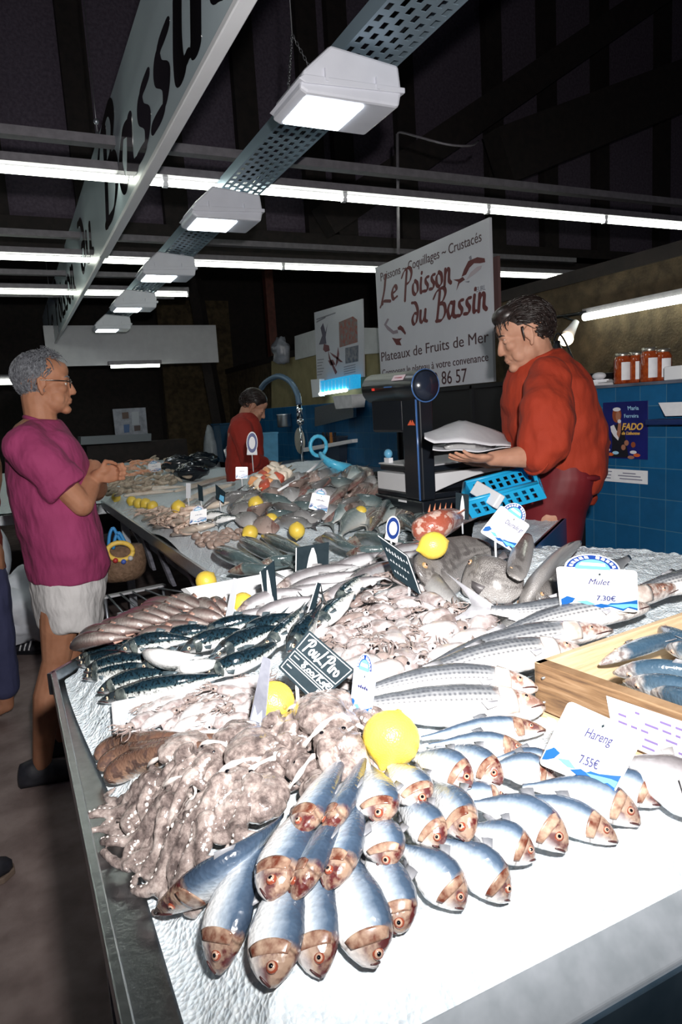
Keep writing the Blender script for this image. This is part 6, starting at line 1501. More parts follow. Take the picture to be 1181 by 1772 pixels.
# blue plastic bag / far cards
c = hit(570, 800, .06); t = root('blue_bag', c - Vector((0, 0, .06)), 'bright blue plastic bag with a loop handle lying behind the flatfish', 'bag')
M_bag = pm('bag_blue', (.06, .42, .66), (.12, .55, .78), 30, .3)
MB().tube(crv([hit(605, 812, .03), hit(585, 808, .05), hit(566, 798, .07), hit(556, 786, .09)], 14), [.03, .045, .05, .05, .048, .045, .042, .04, .036, .034, .03, .028, .026, .024, .02], 10, 0, .6).build('body', M_bag, t)
MB().tube([hit(552, 782, .09) + Vector((.02 * math.cos(a), .04 * math.cos(a) * 0, .05 * math.sin(a) + .03)) + Vector((.025 * math.cos(a), 0, 0)) for a in [2 * math.pi * i / 16 for i in range(17)]], .010, 8).build('loop', M_bag, t)
for px4, base, lb in (([(387, 778), (422, 766), (427, 784), (392, 796)], (405, 796), 'white card with a blue top in front of the far vendor'), ([(408, 808), (429, 808), (429, 828), (408, 829)], (418, 836), 'small square card below the far tilted one'), ([(541, 852), (572, 858), (566, 888), (534, 880)], (550, 890), 'pale blue card standing in the flatfish heap'), ([(330, 885), (358, 880), (358, 902), (328, 908)], (344, 906), 'small crested card among the small dark fish'), ([(256, 803), (278, 800), (279, 815), (257, 818)], (268, 818), 'far blue and white card on the oysters')):
    fish_card(px4, hit(*base, .05) if base[1] > 822 else wing_hit(*base, .06) if base[0] < 300 else hit(*base, .08), (-.3, -.95, .08), lb, '', '', crest=px4[0][0] not in (408,))
for px4, base, lb in (([(430, 756), (443, 756), (443, 782), (430, 782)], (437, 800), 'white pointed card standing in front of the far vendor'), ([(674, 900), (690, 906), (686, 934), (670, 928)], (680, 940), 'oval white card with a blue ring among the dark breams')):
    q, nn = card_frame(px4, hit(*base, .07), (-.2, -.97, .05)); t = root('oval_card', hit(*base, .05), lb, 'price card')
    MB().prism([bil(q, u, v) for u, v in ((-.2, -.2), (1.2, -.2), (1.1, .5), (-.1, .5))], -nn * .002).build('card', M_card, t, False)
    for k, mt, lf in ((.75, M_card, .0005), (.66, M_crest, .0012), (.42, M_card, .0020)): MB().prism([bil(q, .5 + k * math.cos(a), .6 + k * math.sin(a)) + nn * lf for a in [2 * math.pi * i / 20 for i in range(20)]], -nn * .001).build('oval', mt, t, False)
    MB().tube([bil(q, .5, -.2), bil(q, .5, -.2) - Vector((0, 0, .1))], .003, 6).build('pin', M_clear, t)
for (a, b), lb in ((((480, 850), (518, 828)), 'white bone edged strip stuck between the grey fish'), (((532, 818), (560, 795)), 'pale strip leaning by the blue plastic bag')):
    A_, B_ = hit(*a, .06), hit(*b, .08); t = root('card_holder', A_, lb, 'card holder'); MB().tube([A_, B_], .006, 6).build('strip', M_card, t)
for px4, base, lb in (([(342, 838), (350, 842), (352, 868), (344, 866)], (348, 868), 'first small slate seen edge-on by the fillets'), ([(373, 838), (390, 852), (388, 872), (374, 862)], (382, 872), 'small dark slate with a blue corner by the fillets'), ([(322, 836), (330, 836), (330, 862), (322, 862)], (326, 864), 'translucent card edge by the fillets')):
    q, nn = card_frame(px4, hit(*base, .04), (-.6, -.8, .05)); t = root('slate_card', hit(*base, .02), lb, 'price slate')
    MB().prism([bil(q, u, v) for u, v in ((0, 0), (1, 0), (1, 1), (0, 1))], -nn * .003).build('slate', M_slate if 'dark' in lb or 'first' in lb else pm('card_pale', ()), t, False)
    if 'blue' in lb: patch(q, nn, [(.4, .1), (.95, .1), (.95, .6), (.5, .5)], M_wavel, t, 'corner')
    MB().tube([bil(q, .5, 0), bil(q, .5, 0) - Vector((0, 0, .05))], .0025, 6).build('pin', M_clear, t)

# ================================================================== things under and beside the far counter
M_slatw = woodmat('grey_slats', (.09, .095, .12), (.17, .17, .21), (.26, .26, .31))
sl_px = [((216, 897), (242, 942)), ((240, 912), (262, 985)), ((262, 930), (296, 1012)), ((300, 946), (338, 1020)), ((338, 975), (362, 1035))]
pal = root('wooden_pallet', (.62, 3.4, .2), 'grey wooden pallet of slats leaning under the far counter', 'pallet')
for a, b in sl_px:
    A_, B_ = PX(*a, .62), PX(*b, .62); d = (B_ - A_).normalized()
    MB().prism([A_ + Vector((0, .045, 0)), A_ - Vector((0, .045, 0)), B_ - Vector((0, .045, 0)), B_ + Vector((0, .045, 0))], (.02, 0, 0)).build('slat', M_slatw, pal, False, bevel=.003)
A_, B_ = PX(236, 920, .68), PX(362, 1010, .68); MB().prism([A_ + Vector((0, 0, .05)), A_ - Vector((0, 0, .05)), B_ - Vector((0, 0, .05)), B_ + Vector((0, 0, .05))], (.03, 0, 0)).build('cross_bar', M_slatw, pal, False)
rk = root('wire_rack', (.68, 3.95, .0), 'low white wire rack standing under the far counter', 'rack')
RZ = .40
for a, b in (((178, 1034), (285, 1012)), ((205, 1064), (290, 1046))):
    A_, B_ = P(*a, RZ), P(*b, RZ); MB().box((A_ + B_) / 2, ((B_ - A_).length, .05, .012), Matrix.Rotation(math.atan2((B_ - A_).y, (B_ - A_).x), 3, 'Z')).build('bar', M_white, rk, False)
for k in range(5):
    A_, B_ = P(186 + 22 * k, 1030 - 3 * k, RZ + .012), P(224 + 23 * k, 1072 - 12 * k, RZ + .012); MB().tube([A_, B_], .006, 6).build('wire', M_galv, rk)
for q in ((182, 1032), (282, 1012), (222, 1062), (288, 1048)):
    A_ = P(*q, RZ); MB().tube([A_, Vector((A_.x, A_.y, 0))], .01, 6).build('leg', M_galv, rk)
def BQ(px, py, y=3.3): return PY(px, py, y)
bg = root('straw_bag', BQ(215, 1003), 'brown woven bag with a yellow rim and blue handles beside the customer', 'bag')
rings = []
for (cx, cy, rx, ry) in ((212, 945, 34, .06), (213, 958, 38, .075), (214, 975, 40, .085), (214, 992, 38, .08), (214, 1002, 30, .06)):
    c = BQ(cx, cy); rr = (BQ(cx + rx, cy) - c).length; rings.append([c + Vector((rr * math.cos(a), ry * math.sin(a), 0)) for a in [2 * math.pi * k / 24 for k in range(24)]])
MB().loft(rings).build('body', pm('straw', (.12, .07, .04), (.2, .12, .075), 60, .8, 0, .5, 90), bg)
MB().tube([BQ(208 + 22 * math.cos(a), 954 + 15 * math.sin(a), 3.22) for a in [2 * math.pi * k / 28 for k in range(29)]], .011, 8).build('rim', pm('yellow_cord', (.70, .45, .06), (.78, .55, .12), 60, .6), bg)
for k, (a, c_) in enumerate((((200, 970), 'r'), ((214, 972), 'b'), ((226, 966), 'w'))):
    MB().ell(BQ(*a, 3.21), .012).build('tassel', pm('tassel_' + c_, {'r': (.4, .03, .03), 'b': (.05, .1, .4), 'w': (.5, .5, .5)}[c_]), bg)
for pts in ([(188, 944), (190, 925), (196, 914), (204, 928), (212, 940)], [(196, 950), (200, 930), (206, 922), (214, 934), (218, 944)]):
    MB().tube(crv([BQ(x, y, 3.23) for x, y in pts], 18), .008, 6).build('handle', pm('blue_strap', (.03, .22, .5), None, 1, .5), bg)
# pale sheets and shoes at the left
hp = random.Random(9)
shp = root('white_sacks', PY(20, 1090, 4.6), 'heap of crumpled white sheets at the left edge behind the customer', 'sheets')
o = MB().ell(PY(10, 1050, 4.7), (.38, .3, .24), None, 24, 32).build('sheets', pm('sheet_white', (.66, .70, .78), (.80, .83, .9), 10, .6), shp)
t2 = bpy.data.textures.new('crumple_big', 'CLOUDS'); t2.noise_scale = .14; t2.noise_depth = 3; dm = o.modifiers.new('crumple', 'DISPLACE'); dm.texture = t2; dm.strength = .34
o = MB().ell(PY(-10, 960, 4.9) , (.1, .2, .2), None, 12, 16).build('top_sheet', pm('sheet_white', ()), shp)
M_shoe = pm('shoe_dark', (.015, .016, .022), (.03, .03, .04), 30, .5); M_sole = pm('shoe_sole', (.18, .13, .10), None, 1, .7)
def shoe(px, heading, label, stripes=False, size=1.0, sock=False):
    c = P(*px, 0.03); t = root('shoe', (c.x, c.y, 0), label, 'shoe')
    f = Vector((math.cos(heading), math.sin(heading), 0)); s_ = Vector((-f.y, f.x, 0)); rings = []
    for u, w_, h in ((-.13, .02, .03), (-.125, .034, .075), (-.08, .038, .085), (-.02, .040, .075), (.04, .046, .055), (.09, .044, .042), (.125, .03, .03), (.138, .01, .018)):
        rings.append([Vector((c.x, c.y, 0)) + f * u * size + s_ * (w_ * math.cos(a) * size) + Vector((0, 0, max(.022, .022 + h * math.sin(a)) * size)) for a in [2 * math.pi * k / 16 for k in range(16)]])
    MB().loft(rings).build('upper', M_shoe, t)
    pr = [(-.135, .02), (-.12, .04), (-.02, .042), (.06, .05), (.11, .045), (.142, .015)]
    MB().prism([Vector((c.x, c.y, .001)) + f * u * size + s_ * w_ * size for u, w_ in pr] + [Vector((c.x, c.y, .001)) + f * u * size - s_ * w_ * size for u, w_ in reversed(pr)], (0, 0, .022)).build('sole', M_sole if not stripes else M_black, t, False, bevel=.004)
    if stripes:
        for k in range(3):
            a = Vector((c.x, c.y, 0)) + f * (-.02 + .03 * k) - s_ * .043
            MB().tube([a + Vector((0, 0, .03)), a + f * .012 + s_ * .022 + Vector((0, 0, .085))], .006, 6).build('stripe', M_white, t)
    return t
shoe((-70, 1527), 0.1, 'dark shoe with a brown sole at the left edge of the floor', size=1.1)
shoe((45, 1122), -.5, 'dark trainer with three white stripes behind the customer', True)
# second person behind the customer (only a strip of a red jacket and blue trousers shows)
# ================================================================== people
def skinmat(name, c1, c2):
    m, N, L, B = nm(name)
    n = noise(N, L, 14, 3); r = ramp(N, [(.35, c1), (.68, c2)]); L.new(n.outputs['Fac'], r.inputs[0]); L.new(r.outputs[0], B.inputs['Base Color'])
    B.inputs['Roughness'].default_value = .6; B.inputs['Specular IOR Level'].default_value = .25; B.inputs['Subsurface Weight'].default_value = .12; B.inputs['Subsurface Radius'].default_value = (.012, .004, .002); B.inputs['Subsurface Scale'].default_value = .3
    n2 = noise(N, L, 160, 3); b = N.new('ShaderNodeBump'); b.inputs['Strength'].default_value = .12; b.inputs['Distance'].default_value = .002; L.new(n2.outputs['Fac'], b.inputs['Height']); L.new(b.outputs[0], B.inputs['Normal'])
    return m
def clothmat(name, c1, c2, bump=.35, sc=9):
    m, N, L, B = nm(name)
    n = noise(N, L, 5, 3); r = ramp(N, [(.3, c1), (.7, c2)]); L.new(n.outputs['Fac'], r.inputs[0]); L.new(r.outputs[0], B.inputs['Base Color'])
    B.inputs['Roughness'].default_value = .85; B.inputs['Sheen Weight'].default_value = 0
    tc = N.new('ShaderNodeTexCoord'); mp = N.new('ShaderNodeMapping'); L.new(tc.outputs['Object'], mp.inputs[0]); mp.inputs['Scale'].default_value = (1, 1, .45); mp.inputs['Rotation'].default_value = (.3, .5, .2)
    n2 = noise(N, L, sc, 3, mp.outputs[0]); n3 = noise(N, L, 240, 2)
    h = mth(N, L, 'ADD', n2.outputs['Fac'], mth(N, L, 'MULTIPLY', n3.outputs['Fac'], .03))
    b = N.new('ShaderNodeBump'); b.inputs['Strength'].default_value = bump; b.inputs['Distance'].default_value = .05; L.new(h, b.inputs['Height']); L.new(b.outputs[0], B.inputs['Normal'])
    return m
class Frame:
    """f forwards, s to the person's left, u up"""
    def __init__(s, o, heading, pitch=0, roll=0):
        s.o = Vector(o); s.R = Euler((roll, pitch, heading), 'XYZ').to_matrix()
        s.R = Matrix.Rotation(heading, 3, 'Z') @ Matrix.Rotation(pitch, 3, 'Y') @ Matrix.Rotation(roll, 3, 'X')
    def __call__(s, x, y, z): return s.o + s.R @ Vector((x, y, z))
def head_shapes(mb, fr, k=1.0, jowl=1.0, nose=1.0, ears=True):
    def E(c, r, rot=None):
        rr = fr.R if rot is None else fr.R @ rot
        mb.ell(fr(*[q * k for q in c]), tuple(q * k for q in r), rr, 12, 18)
    def T(pts, rad): mb.chain([fr(*[q * k for q in p]) for p in pts], [q * k for q in rad], 10)
    E((-.018, 0, .040), (.098, .076, .082))
    E((.028, 0, .038), (.062, .066, .062))
    E((.036, 0, -.03), (.056, .058, .078))
    E((.030, 0, -.078), (.054, .053 * jowl, .040))
    E((.072, 0, -.104), (.022, .024, .018))
    E((.004, 0, -.06), (.05, .062, .05))
    E((.078, 0, .019), (.016, .048, .011)); E((.068, 0, .05), (.025, .045, .035))
    T([(.084, 0, .014), (.097, 0, -.012), (.108 * nose, 0, -.034)], [.0085, .0105, .0135])
    E((.106 * nose, .010, -.040), (.0085, .0075, .0065)); E((.106 * nose, -.010, -.040), (.0085, .0075, .0065)); E((.104, 0, -.042), (.010, .006, .006))
    for s in (1, -1):
        E((.060, .036 * s, -.022), (.026, .024, .022)); E((.045, .042 * s, -.06), (.03, .018 * jowl, .03))
        E((.069, .031 * s, .002), (.014, .018, .010))
        T([(.083, .013 * s, -.045), (.078, .030 * s, -.068)], [.008, .006])
    E((.086, 0, -.064), (.014, .024, .0065)); E((.083, 0, -.076), (.014, .022, .0075)); E((.080, 0, -.058), (.014, .018, .012))
    if ears:
        for s in (1, -1):
            T([fr and (-.004, .073 * s, -.040), (-.014, .080 * s, -.012), (-.016, .083 * s, .012), (-.004, .082 * s, .022), (.010, .077 * s, .012), (.008, .074 * s, -.01)], [.0085, .007, .006, .0055, .005, .006])
            E((-.004, .075 * s, -.006), (.014, .006, .024))
def face_parts(fr, root_, k=1.0, brow_mat=None, iris=(.08, .05, .03), down=0.0, lip=None):
    wm = pm('eye_white', (.75, .72, .68), None, 1, .15)
    for s in (1, -1):
        c = fr(.0745 * k, .031 * s * k, .001 * k)
        e = MB().ell(c, .0118 * k, None, 10, 14); e.build('eye', wm, root_)
        d = fr.R @ Vector((1, .12 * s, -down)).normalized()
        MB().ell(c + d * .0082 * k, (.0052 * k,) * 3, None, 8, 10).build('iris', pm('iris_%d' % int(iris[0] * 100), iris, None, 1, .1), root_)
        up = fr.R @ Vector((0, 0, 1))
        # upper lid
        mb = MB().ell(c + up * (.0035 - .0045 * down) * k + fr.R @ Vector((.0018, 0, 0)), (.0118 * k, .0140 * k, .0090 * k), fr.R, 8, 12); mb.build('eyelid', root_skin[root_.name], root_)
        pts = [fr(.086 * k, .012 * s * k, .020 * k), fr(.0885 * k, .026 * s * k, .027 * k), fr(.078 * k, .047 * s * k, .021 * k)]
        MB().tube(crv(pts, 8), [.004, .005, .0055, .0055, .005, .005, .004, .003, .002], 6, 0, .6).build('eyebrow', brow_mat, root_)
    pts = [fr(.0925 * k, y * k, (-.0705 - .0015 * abs(y) / .02) * k) for y in (-.021, -.01, 0, .01, .021)]
    MB().tube(pts, [.0008, .0014, .0014, .0014, .0008], 6).build('mouth_line', pm('mouth_dark', (.16, .05, .04), None, 1, .5), root_)
root_skin = {}
def hair_strands(fr, root_, mat, k, regions, n, length, lift, seed, wid=.004, flow=None, name='hair', under=None):
    """locks growing over the scalp; regions(theta, phi) says where hair grows"""
    rd = random.Random(seed); mb = MB(); ok = 0; tries = 0
    while ok < n and tries < n * 12:
        tries += 1
        v = Vector((rd.gauss(0, 1), rd.gauss(0, 1), rd.gauss(0, 1))).normalized()
        if not regions(v): continue
        p = Vector((-.018 + v.x * .100, v.y * .078, .040 + v.z * .084))
        if v.z < 0: p = Vector((-.018 + v.x * (.100 - .02 * -v.z), v.y * .076, .040 + v.z * .105))
        dirn = flow(v, rd); pts = []; q = p * 1.0; nn = v.copy()
        for i in range(6):
            pts.append(fr(*(q * k))); u = i / 5
            tang = (dirn - nn * dirn.dot(nn)); tang = tang.normalized() if tang.length > 1e-4 else Vector((-1, 0, 0))
            q = q + (tang + nn * lift * (1 - u) + Vector((rd.uniform(-.15, .15), rd.uniform(-.15, .15), rd.uniform(-.15, .15)))) * length / 5
            nn = Vector(((q.x + .018) / .1, q.y / .078, (q.z - .04) / .084)).normalized()
            lim = Vector((-.018 + nn.x * .101, nn.y * .079, .04 + nn.z * (.085 if nn.z > 0 else .106)))
            if (q - Vector((-.018, 0, .04))).length < (lim - Vector((-.018, 0, .04))).length: q = lim
        mb.tube(pts, [wid * k * (1 - .8 * i / 5) for i in range(6)], 5, 0, .5); ok += 1
    if under: under(mb)
    return mb.build(name, mat, root_)
def hand_shapes(mb, w, fwd, palm_n, thumb_side, k=1.0, curl=(.5, .5, .5, .5), tcurl=.5, spread=.12):
    """w wrist, fwd direction of the fingers, palm_n normal out of the palm, thumb_side direction of the thumb edge"""
    f = Vector(fwd).normalized(); n = Vector(palm_n); n = (n - f * n.dot(f)).normalized(); s = Vector(thumb_side); s = (s - f * s.dot(f) - n * s.dot(n)).normalized()
    w = Vector(w)
    M3 = Matrix((f, s, n)).transposed()
    mb.ell(w + f * .045 * k, (.052 * k, .040 * k, .0155 * k), M3, 10, 14); mb.ell(w + f * .025 * k + s * .018 * k + n * .006 * k, (.034 * k, .020 * k, .016 * k), M3)
    for i, (o, ln) in enumerate(((.030, .072), (.0105, .080), (-.0095, .075), (-.028, .060))):
        b = w + f * (.084 - .004 * abs(i - 1)) * k + s * o * k; d = (f + s * (o * spread / .03)).normalized(); pts = [b - d * .022 * k]; a = 0
        p = b; pts.append(p); c = curl[i]
        for seg_, fr_ in ((.46, .35), (.30, 1.0), (.24, .8)):
            a += c * fr_ * 1.35; p = p + (d * math.cos(a) + n * math.sin(a)) * ln * seg_ * k; pts.append(p)
        mb.chain(pts, [.0095 * k, .0095 * k, .0088 * k, .008 * k, .0068 * k], 8)
    b = w + f * .022 * k + s * .030 * k + n * .006 * k; d = (f * .62 + s * .75 + n * .15).normalized(); p1 = b + d * .032 * k; d2 = (f * (.9 - tcurl * .3) + s * (.35 - tcurl * .6) + n * tcurl * .6).normalized(); p2 = p1 + d2 * .030 * k; p3 = p2 + (d2 + n * tcurl * .3 - s * tcurl * .3).normalized() * .024 * k
    mb.chain([w + f * .012 * k + s * .012 * k, b, p1, p2, p3], [.014 * k, .013 * k, .0108 * k, .0096 * k, .0075 * k], 8)
    return [p3]
def loft_px(Q, rows, nseg=28, fold=0, seed=1, power=1.0):
    """rows: (py left, px left, px right, depth half-width[, dy]) -> elliptical rings facing the camera plane"""
    rd = random.Random(seed); rings = []
    for r in rows:
        y, a, b, ry = r[:4]; dy = r[4] if len(r) > 4 else 0; sl = r[5] if len(r) > 5 else 0
        A_, B_ = Q(a, y - sl / 2, dy), Q(b, y + sl / 2, dy); c = (A_ + B_) / 2; h = (B_ - A_) / 2
        ring = []
        for k in range(nseg):
            t = 2 * math.pi * k / nseg; co, si = math.cos(t), math.sin(t)
            co = math.copysign(abs(co) ** power, co); si = math.copysign(abs(si) ** power, si)
            ring.append(c + h * co + Vector((0, ry * si, 0)))
        rings.append(ring)
    return rings

# ------------------------------------------------------------------ the customer
CYD = 3.0
def K(px, py, dy=0): return PY(px, py, CYD + dy)
cust = root('person', (K(70, 1000).x + .06, CYD, 0), 'grey haired man in glasses, pink shirt and white shorts, arms folded', 'person')
sk1 = skinmat('skin_tanned', (.34, .15, .085), (.44, .21, .125)); root_skin[cust.name] = sk1
M_pink = clothmat('pink_cotton', (.26, .028, .10), (.33, .040, .135), .55); M_shorts = clothmat('white_cotton', (.60, .58, .58), (.66, .64, .64), .5, 12)
hf = Frame(K(77, 664), math.radians(-8), math.radians(2))
mb = MB(); head_shapes(mb, hf, 1.0, 1.12, .965)
mb.chain([hf(-.03, 0, -.05), K(72, 732), K(66, 765)], [.062, .062, .058], 14)
sh_r, el_r, ha_r = K(62, 790, -.19), K(142, 874, -.20), K(164, 808, -.02)
sh_l, el_l, ha_l = K(92, 788, .19), K(165, 850, .16), K(172, 836, -.03)
for a in (K(66, 790), K(80, 850), K(95, 920)): mb.ell(a, (.12, .17, .16))
mb.ell(K(110, 985), (.13, .16, .14))
mb.chain([sh_r, sh_r.lerp(el_r, .55), el_r], [.055, .052, .044], 14); mb.chain([el_r, el_r.lerp(ha_r, .4), ha_r], [.044, .046, .03], 14)
mb.chain([sh_l, el_l], [.055, .045], 14); mb.chain([el_l, el_l.lerp(ha_l, .4), K(170, 824, -.12)], [.044, .045, .030], 14)
hand_shapes(mb, K(170, 824, -.13), (1, -.05, .12), (.05, -1, 0), (0, 0, 1), .95, (1.5, 1.5, 1.5, 1.5), .9, .02)
hand_shapes(mb, ha_r, (-.25, .95, -.1), (-.6, -.1, 0), (0, 0, -1), .95, (.5, .5, .5, .5), .4)
# legs
for s, hip, kn, an in ((-1, K(108, 1020, -.09), K(98, 1140, -.09), K(66, 1272, -.10)), (1, K(138, 1020, .10), K(118, 1140, .10), K(108, 1280, .12))):
    g = Vector((an.x, an.y, .075))
    mb.chain([hip, hip.lerp(kn, .55), kn], [.088, .074, .056], 16); mb.chain([kn, kn.lerp(g, .35) + Vector((-.015, 0, 0)), g], [.054, .056, .036], 14)
    mb.chain([g + Vector((-.02, 0, -.03)), g + Vector((.06, 0, -.04)), g + Vector((.15, -.02, -.052))], [.036, .034, .02], 12)
body = blob(mb, 'body', sk1, cust, .0042, 5)
M_hairg = pm('hair_grey', (.07, .072, .085), (.24, .25, .275), 90, .6)
face_parts(hf, cust, 1.0, M_hairg, (.06, .05, .04))
def reg1(v): return v.x < .62 - .5 * max(0, v.z) + (.25 if abs(v.y) < .5 and v.z > .75 else 0) and v.z > -.62 - .3 * (v.x < -.2) and not (v.x > .25 and v.z < .05) and not (abs(v.y) > .8 and v.z < -.3 and v.x > -.1)
hair_strands(hf, cust, M_hairg, 1.0, reg1, 1500, .045, .22, 3, .0030, lambda v, rd: Vector((-.5 + .4 * max(0, v.z), v.y * .5, -.9 + .7 * max(0, v.z))) + Vector((rd.gauss(0, .35), rd.gauss(0, .35), rd.gauss(0, .25))), under=lambda m: m.ell(hf(-.026, 0, .046), (.095, .0765, .080), hf.R, 12, 18))
hair_strands(hf, cust, M_hairg, 1.0, lambda v: .0 < v.x < .62 and v.z > .62, 90, .06, .6, 5, .003, lambda v, rd: Vector((.4, rd.gauss(0, .6), .35)) + Vector((rd.gauss(0, .3), 0, rd.gauss(0, .3))), name='front_tuft')
# glasses
gl = MB()
for s in (1, -1):
    gl.tube([hf(.098, .031 * s + .021 * math.cos(a), -.002 + .017 * math.sin(a)) for a in [2 * math.pi * i / 20 for i in range(21)]], .0013, 6)
    gl.tube([hf(.098, .052 * s, .006), hf(.06, .077 * s, .008), hf(-.01, .082 * s, .010), hf(-.022, .083 * s, -.006)], .0018, 6)
gl.tube([hf(.099, -.011, .004), hf(.103, 0, .006), hf(.099, .011, .004)], .0014, 6)
gf = gl.build('glasses', pm('glasses_metal', (.15, .13, .12), None, 1, .25, .9), cust)
# shirt
rows = [(727, 50, 104, .078), (737, 40, 113, .105), (748, 27, 124, .15), (764, 16, 137, .19), (790, 9, 150, .21), (830, 8, 158, .215), (870, 16, 165, .215), (910, 26, 175, .22), (945, 35, 185, .225), (968, 40, 190, .22), (988, 44, 186, .215, 0, -8), (998, 46, 184, .212, 0, -14)]
mb = MB().loft(loft_px(K, rows, 36))
mb.chain([K(60, 758, -.09), K(44, 772, -.15), K(66, 796, -.19), K(96, 824, -.205)], [.07, .085, .088, .080], 18); mb.tube([K(96, 824, -.205), K(117, 846, -.208)], [.088, .086], 20); mb.chain([K(80, 758, .08), K(84, 775, .15), K(130, 835, .2)], [.07, .08, .08], 16)
shirt = blob(mb, 'shirt', M_pink, cust, .007, 8, .022, .11)
mb = MB().tube([hf.o + Vector((-.025 + .062 * math.cos(a), .072 * math.sin(a), -.155 - .028 * math.cos(a))) for a in [2 * math.pi * i / 26 for i in range(27)]], .010, 8); mb.build('collar', M_pink, cust)
rows = [(960, 48, 182, .19), (985, 48, 184, .20), (1010, 50, 183, .205), (1035, 53, 181, .205), (1058, 58, 179, .20, 0, -6), (1075, 65, 176, .195, 0, -10), (1079, 68, 173, .18, 0, -10)]
mb = MB().loft(loft_px(K, rows, 36)); sho = blob(mb, 'shorts', M_shorts, cust, .0065, 6, .020, .09)
for k, (px, dy) in enumerate(((70, -.1), (112, .12))):
    c = K(px, 1280, dy); f = Vector((1, -.15, 0)).normalized(); s_ = Vector((.15, 1, 0)).normalized(); rings = []
    for u, w_, h in ((-.10, .02, .03), (-.09, .038, .07), (-.04, .042, .085), (.03, .045, .065), (.09, .048, .05), (.15, .045, .045), (.18, .03, .03), (.19, .01, .02)):
        rings.append([Vector((c.x, c.y, 0)) + f * u + s_ * w_ * math.cos(a) + Vector((0, 0, max(.004, .02 + h * math.sin(a)))) for a in [2 * math.pi * i / 14 for i in range(14)]])
    MB().loft(rings).build('shoe', M_shoe, cust)

# ------------------------------------------------------------------ person behind the customer
def Z(px, py, dy=0): return PY(px - 22, py, 3.75 + dy)
per = root('person', (Z(-15, 1000).x, 3.75, 0), 'person in red jacket and blue trousers, half hidden at the left edge', 'person')
root_skin[per.name] = sk1
mb = MB(); hf3 = Frame(Z(-40, 668), math.radians(160)); head_shapes(mb, hf3)
mb.chain([hf3(-.03, 0, -.05), Z(-38, 745)], [.06, .065]); mb.ell(Z(-30, 810), (.14, .16, .24)); mb.ell(Z(-24, 940), (.13, .15, .2))
for dy, px in ((-.1, -6), (.1, -25)):
    g = Z(px + 36, 1195, dy); g.z = .08; mb.chain([Z(px, 960, dy), Z(px + 22, 1090, dy), g], [.09, .055, .036]); mb.chain([g, g + Vector((-.14, 0, -.05))], [.036, .024])
    mb.chain([Z(-25, 780, dy * 2), Z(-8, 880, dy * 2.2), Z(-40, 940, dy * 2)], [.055, .045, .032])
blob(mb, 'body', sk1, per, .006, 5)
M_darkh = pm('hair_black', (.008, .006, .006), (.025, .02, .02), 60, .4)
MB().ell(hf3(-.025, 0, .055), (.103, .083, .088), hf3.R, 12, 18).build('hair', M_darkh, per); face_parts(hf3, per, 1.0, M_darkh)
rows = [(755, -62, -16, .1), (775, -75, -2, .17), (830, -78, 8, .2), (900, -72, 22, .2), (960, -66, 29, .2), (985, -62, 32, .2)]
mb = MB().loft(loft_px(Z, rows, 28)); mb.chain([Z(-20, 790, -.2), Z(0, 870, -.22), Z(-35, 930, -.2)], [.075, .062, .05]); blob(mb, 'jacket', clothmat('red_cloth_dark', (.20, .02, .012), (.26, .03, .018)), per, .008, 6, .02, .1)
rows = [(975, -58, 30, .18), (1020, -54, 34, .17), (1050, -50, 36, .16)]
mb = MB().loft(loft_px(Z, rows, 24))
for dy, px in ((-.1, -6), (.1, -25)): mb.chain([Z(px, 1000, dy), Z(px + 22, 1090, dy), Z(px + 36, 1185, dy)], [.11, .085, .07])
blob(mb, 'trousers', clothmat('blue_denim', (.03, .035, .09), (.05, .055, .13)), per, .008, 5, .015, .1)

# ------------------------------------------------------------------ the vendor
VY = 2.1
def V(px, py, dy=0): return PY(px, py, VY + dy)
ven = root('person', (V(970, 1000).x, VY, 0), 'dark haired vendor in red shirt and maroon apron holding a wrapped fish', 'person')
sk2 = skinmat('skin_pale', (.40, .20, .13), (.50, .27, .185)); root_skin[ven.name] = sk2
M_red = clothmat('red_cotton', (.27, .020, .004), (.33, .028, .006), .45, 8)
vf = Frame(V(907, 580), math.radians(150), math.radians(17))
mb = MB(); head_shapes(mb, vf, 1.0, .92, .95)
mb.chain([vf(-.03, 0, -.05), V(938, 628), V(950, 660)], [.056, .058, .07], 14)
for a in (V(955, 680), V(960, 740), V(960, 800)): mb.ell(a, (.10, .15, .13))
mb.ell(V(965, 860), (.11, .14, .12))
vsl, vel, vwl = V(952, 665, -.17), V(938, 788, -.23), V(852, 794, -.18)
vsr, ver, vwr = V(948, 665, .17), V(925, 790, .20), V(845, 800, .08)
mb.chain([vsl, vsl.lerp(vel, .5), vel], [.05, .046, .04], 14); mb.chain([vel, vel.lerp(vwl, .35), vwl], [.040, .041, .026], 14)
mb.chain([vsr, ver], [.05, .04], 14); mb.chain([ver, vwr], [.04, .026], 14)
hand_shapes(mb, vwl, (-.95, .10, .10), (.05, .25, .95), (-.05, .95, -.2), .98, (.10, .12, .14, .2), .15, .1)
hand_shapes(mb, vwr, (-.95, -.1, .08), (.05, -.25, .95), (0, -.95, -.2), .98, (.15, .15, .2, .25), .3, .1)
for s, dy in ((-1, -.1), (1, .1)):
    h_ = V(955, 890, dy * .7); kx = Vector((h_.x + .0, h_.y, .5)); an = Vector((h_.x + .03, h_.y, .08))
    mb.chain([h_, kx, an], [.072, .055, .038], 14); mb.chain([an, an + Vector((-.15, 0, -.055))], [.036, .022], 10)
blob(mb, 'body', sk2, ven, .0042, 5)
face_parts(vf, ven, 1.0, M_darkh, (.03, .02, .015), .9)
M_hairv = pm('hair_dark_brown', (.010, .006, .005), (.030, .020, .018), 70, .38)
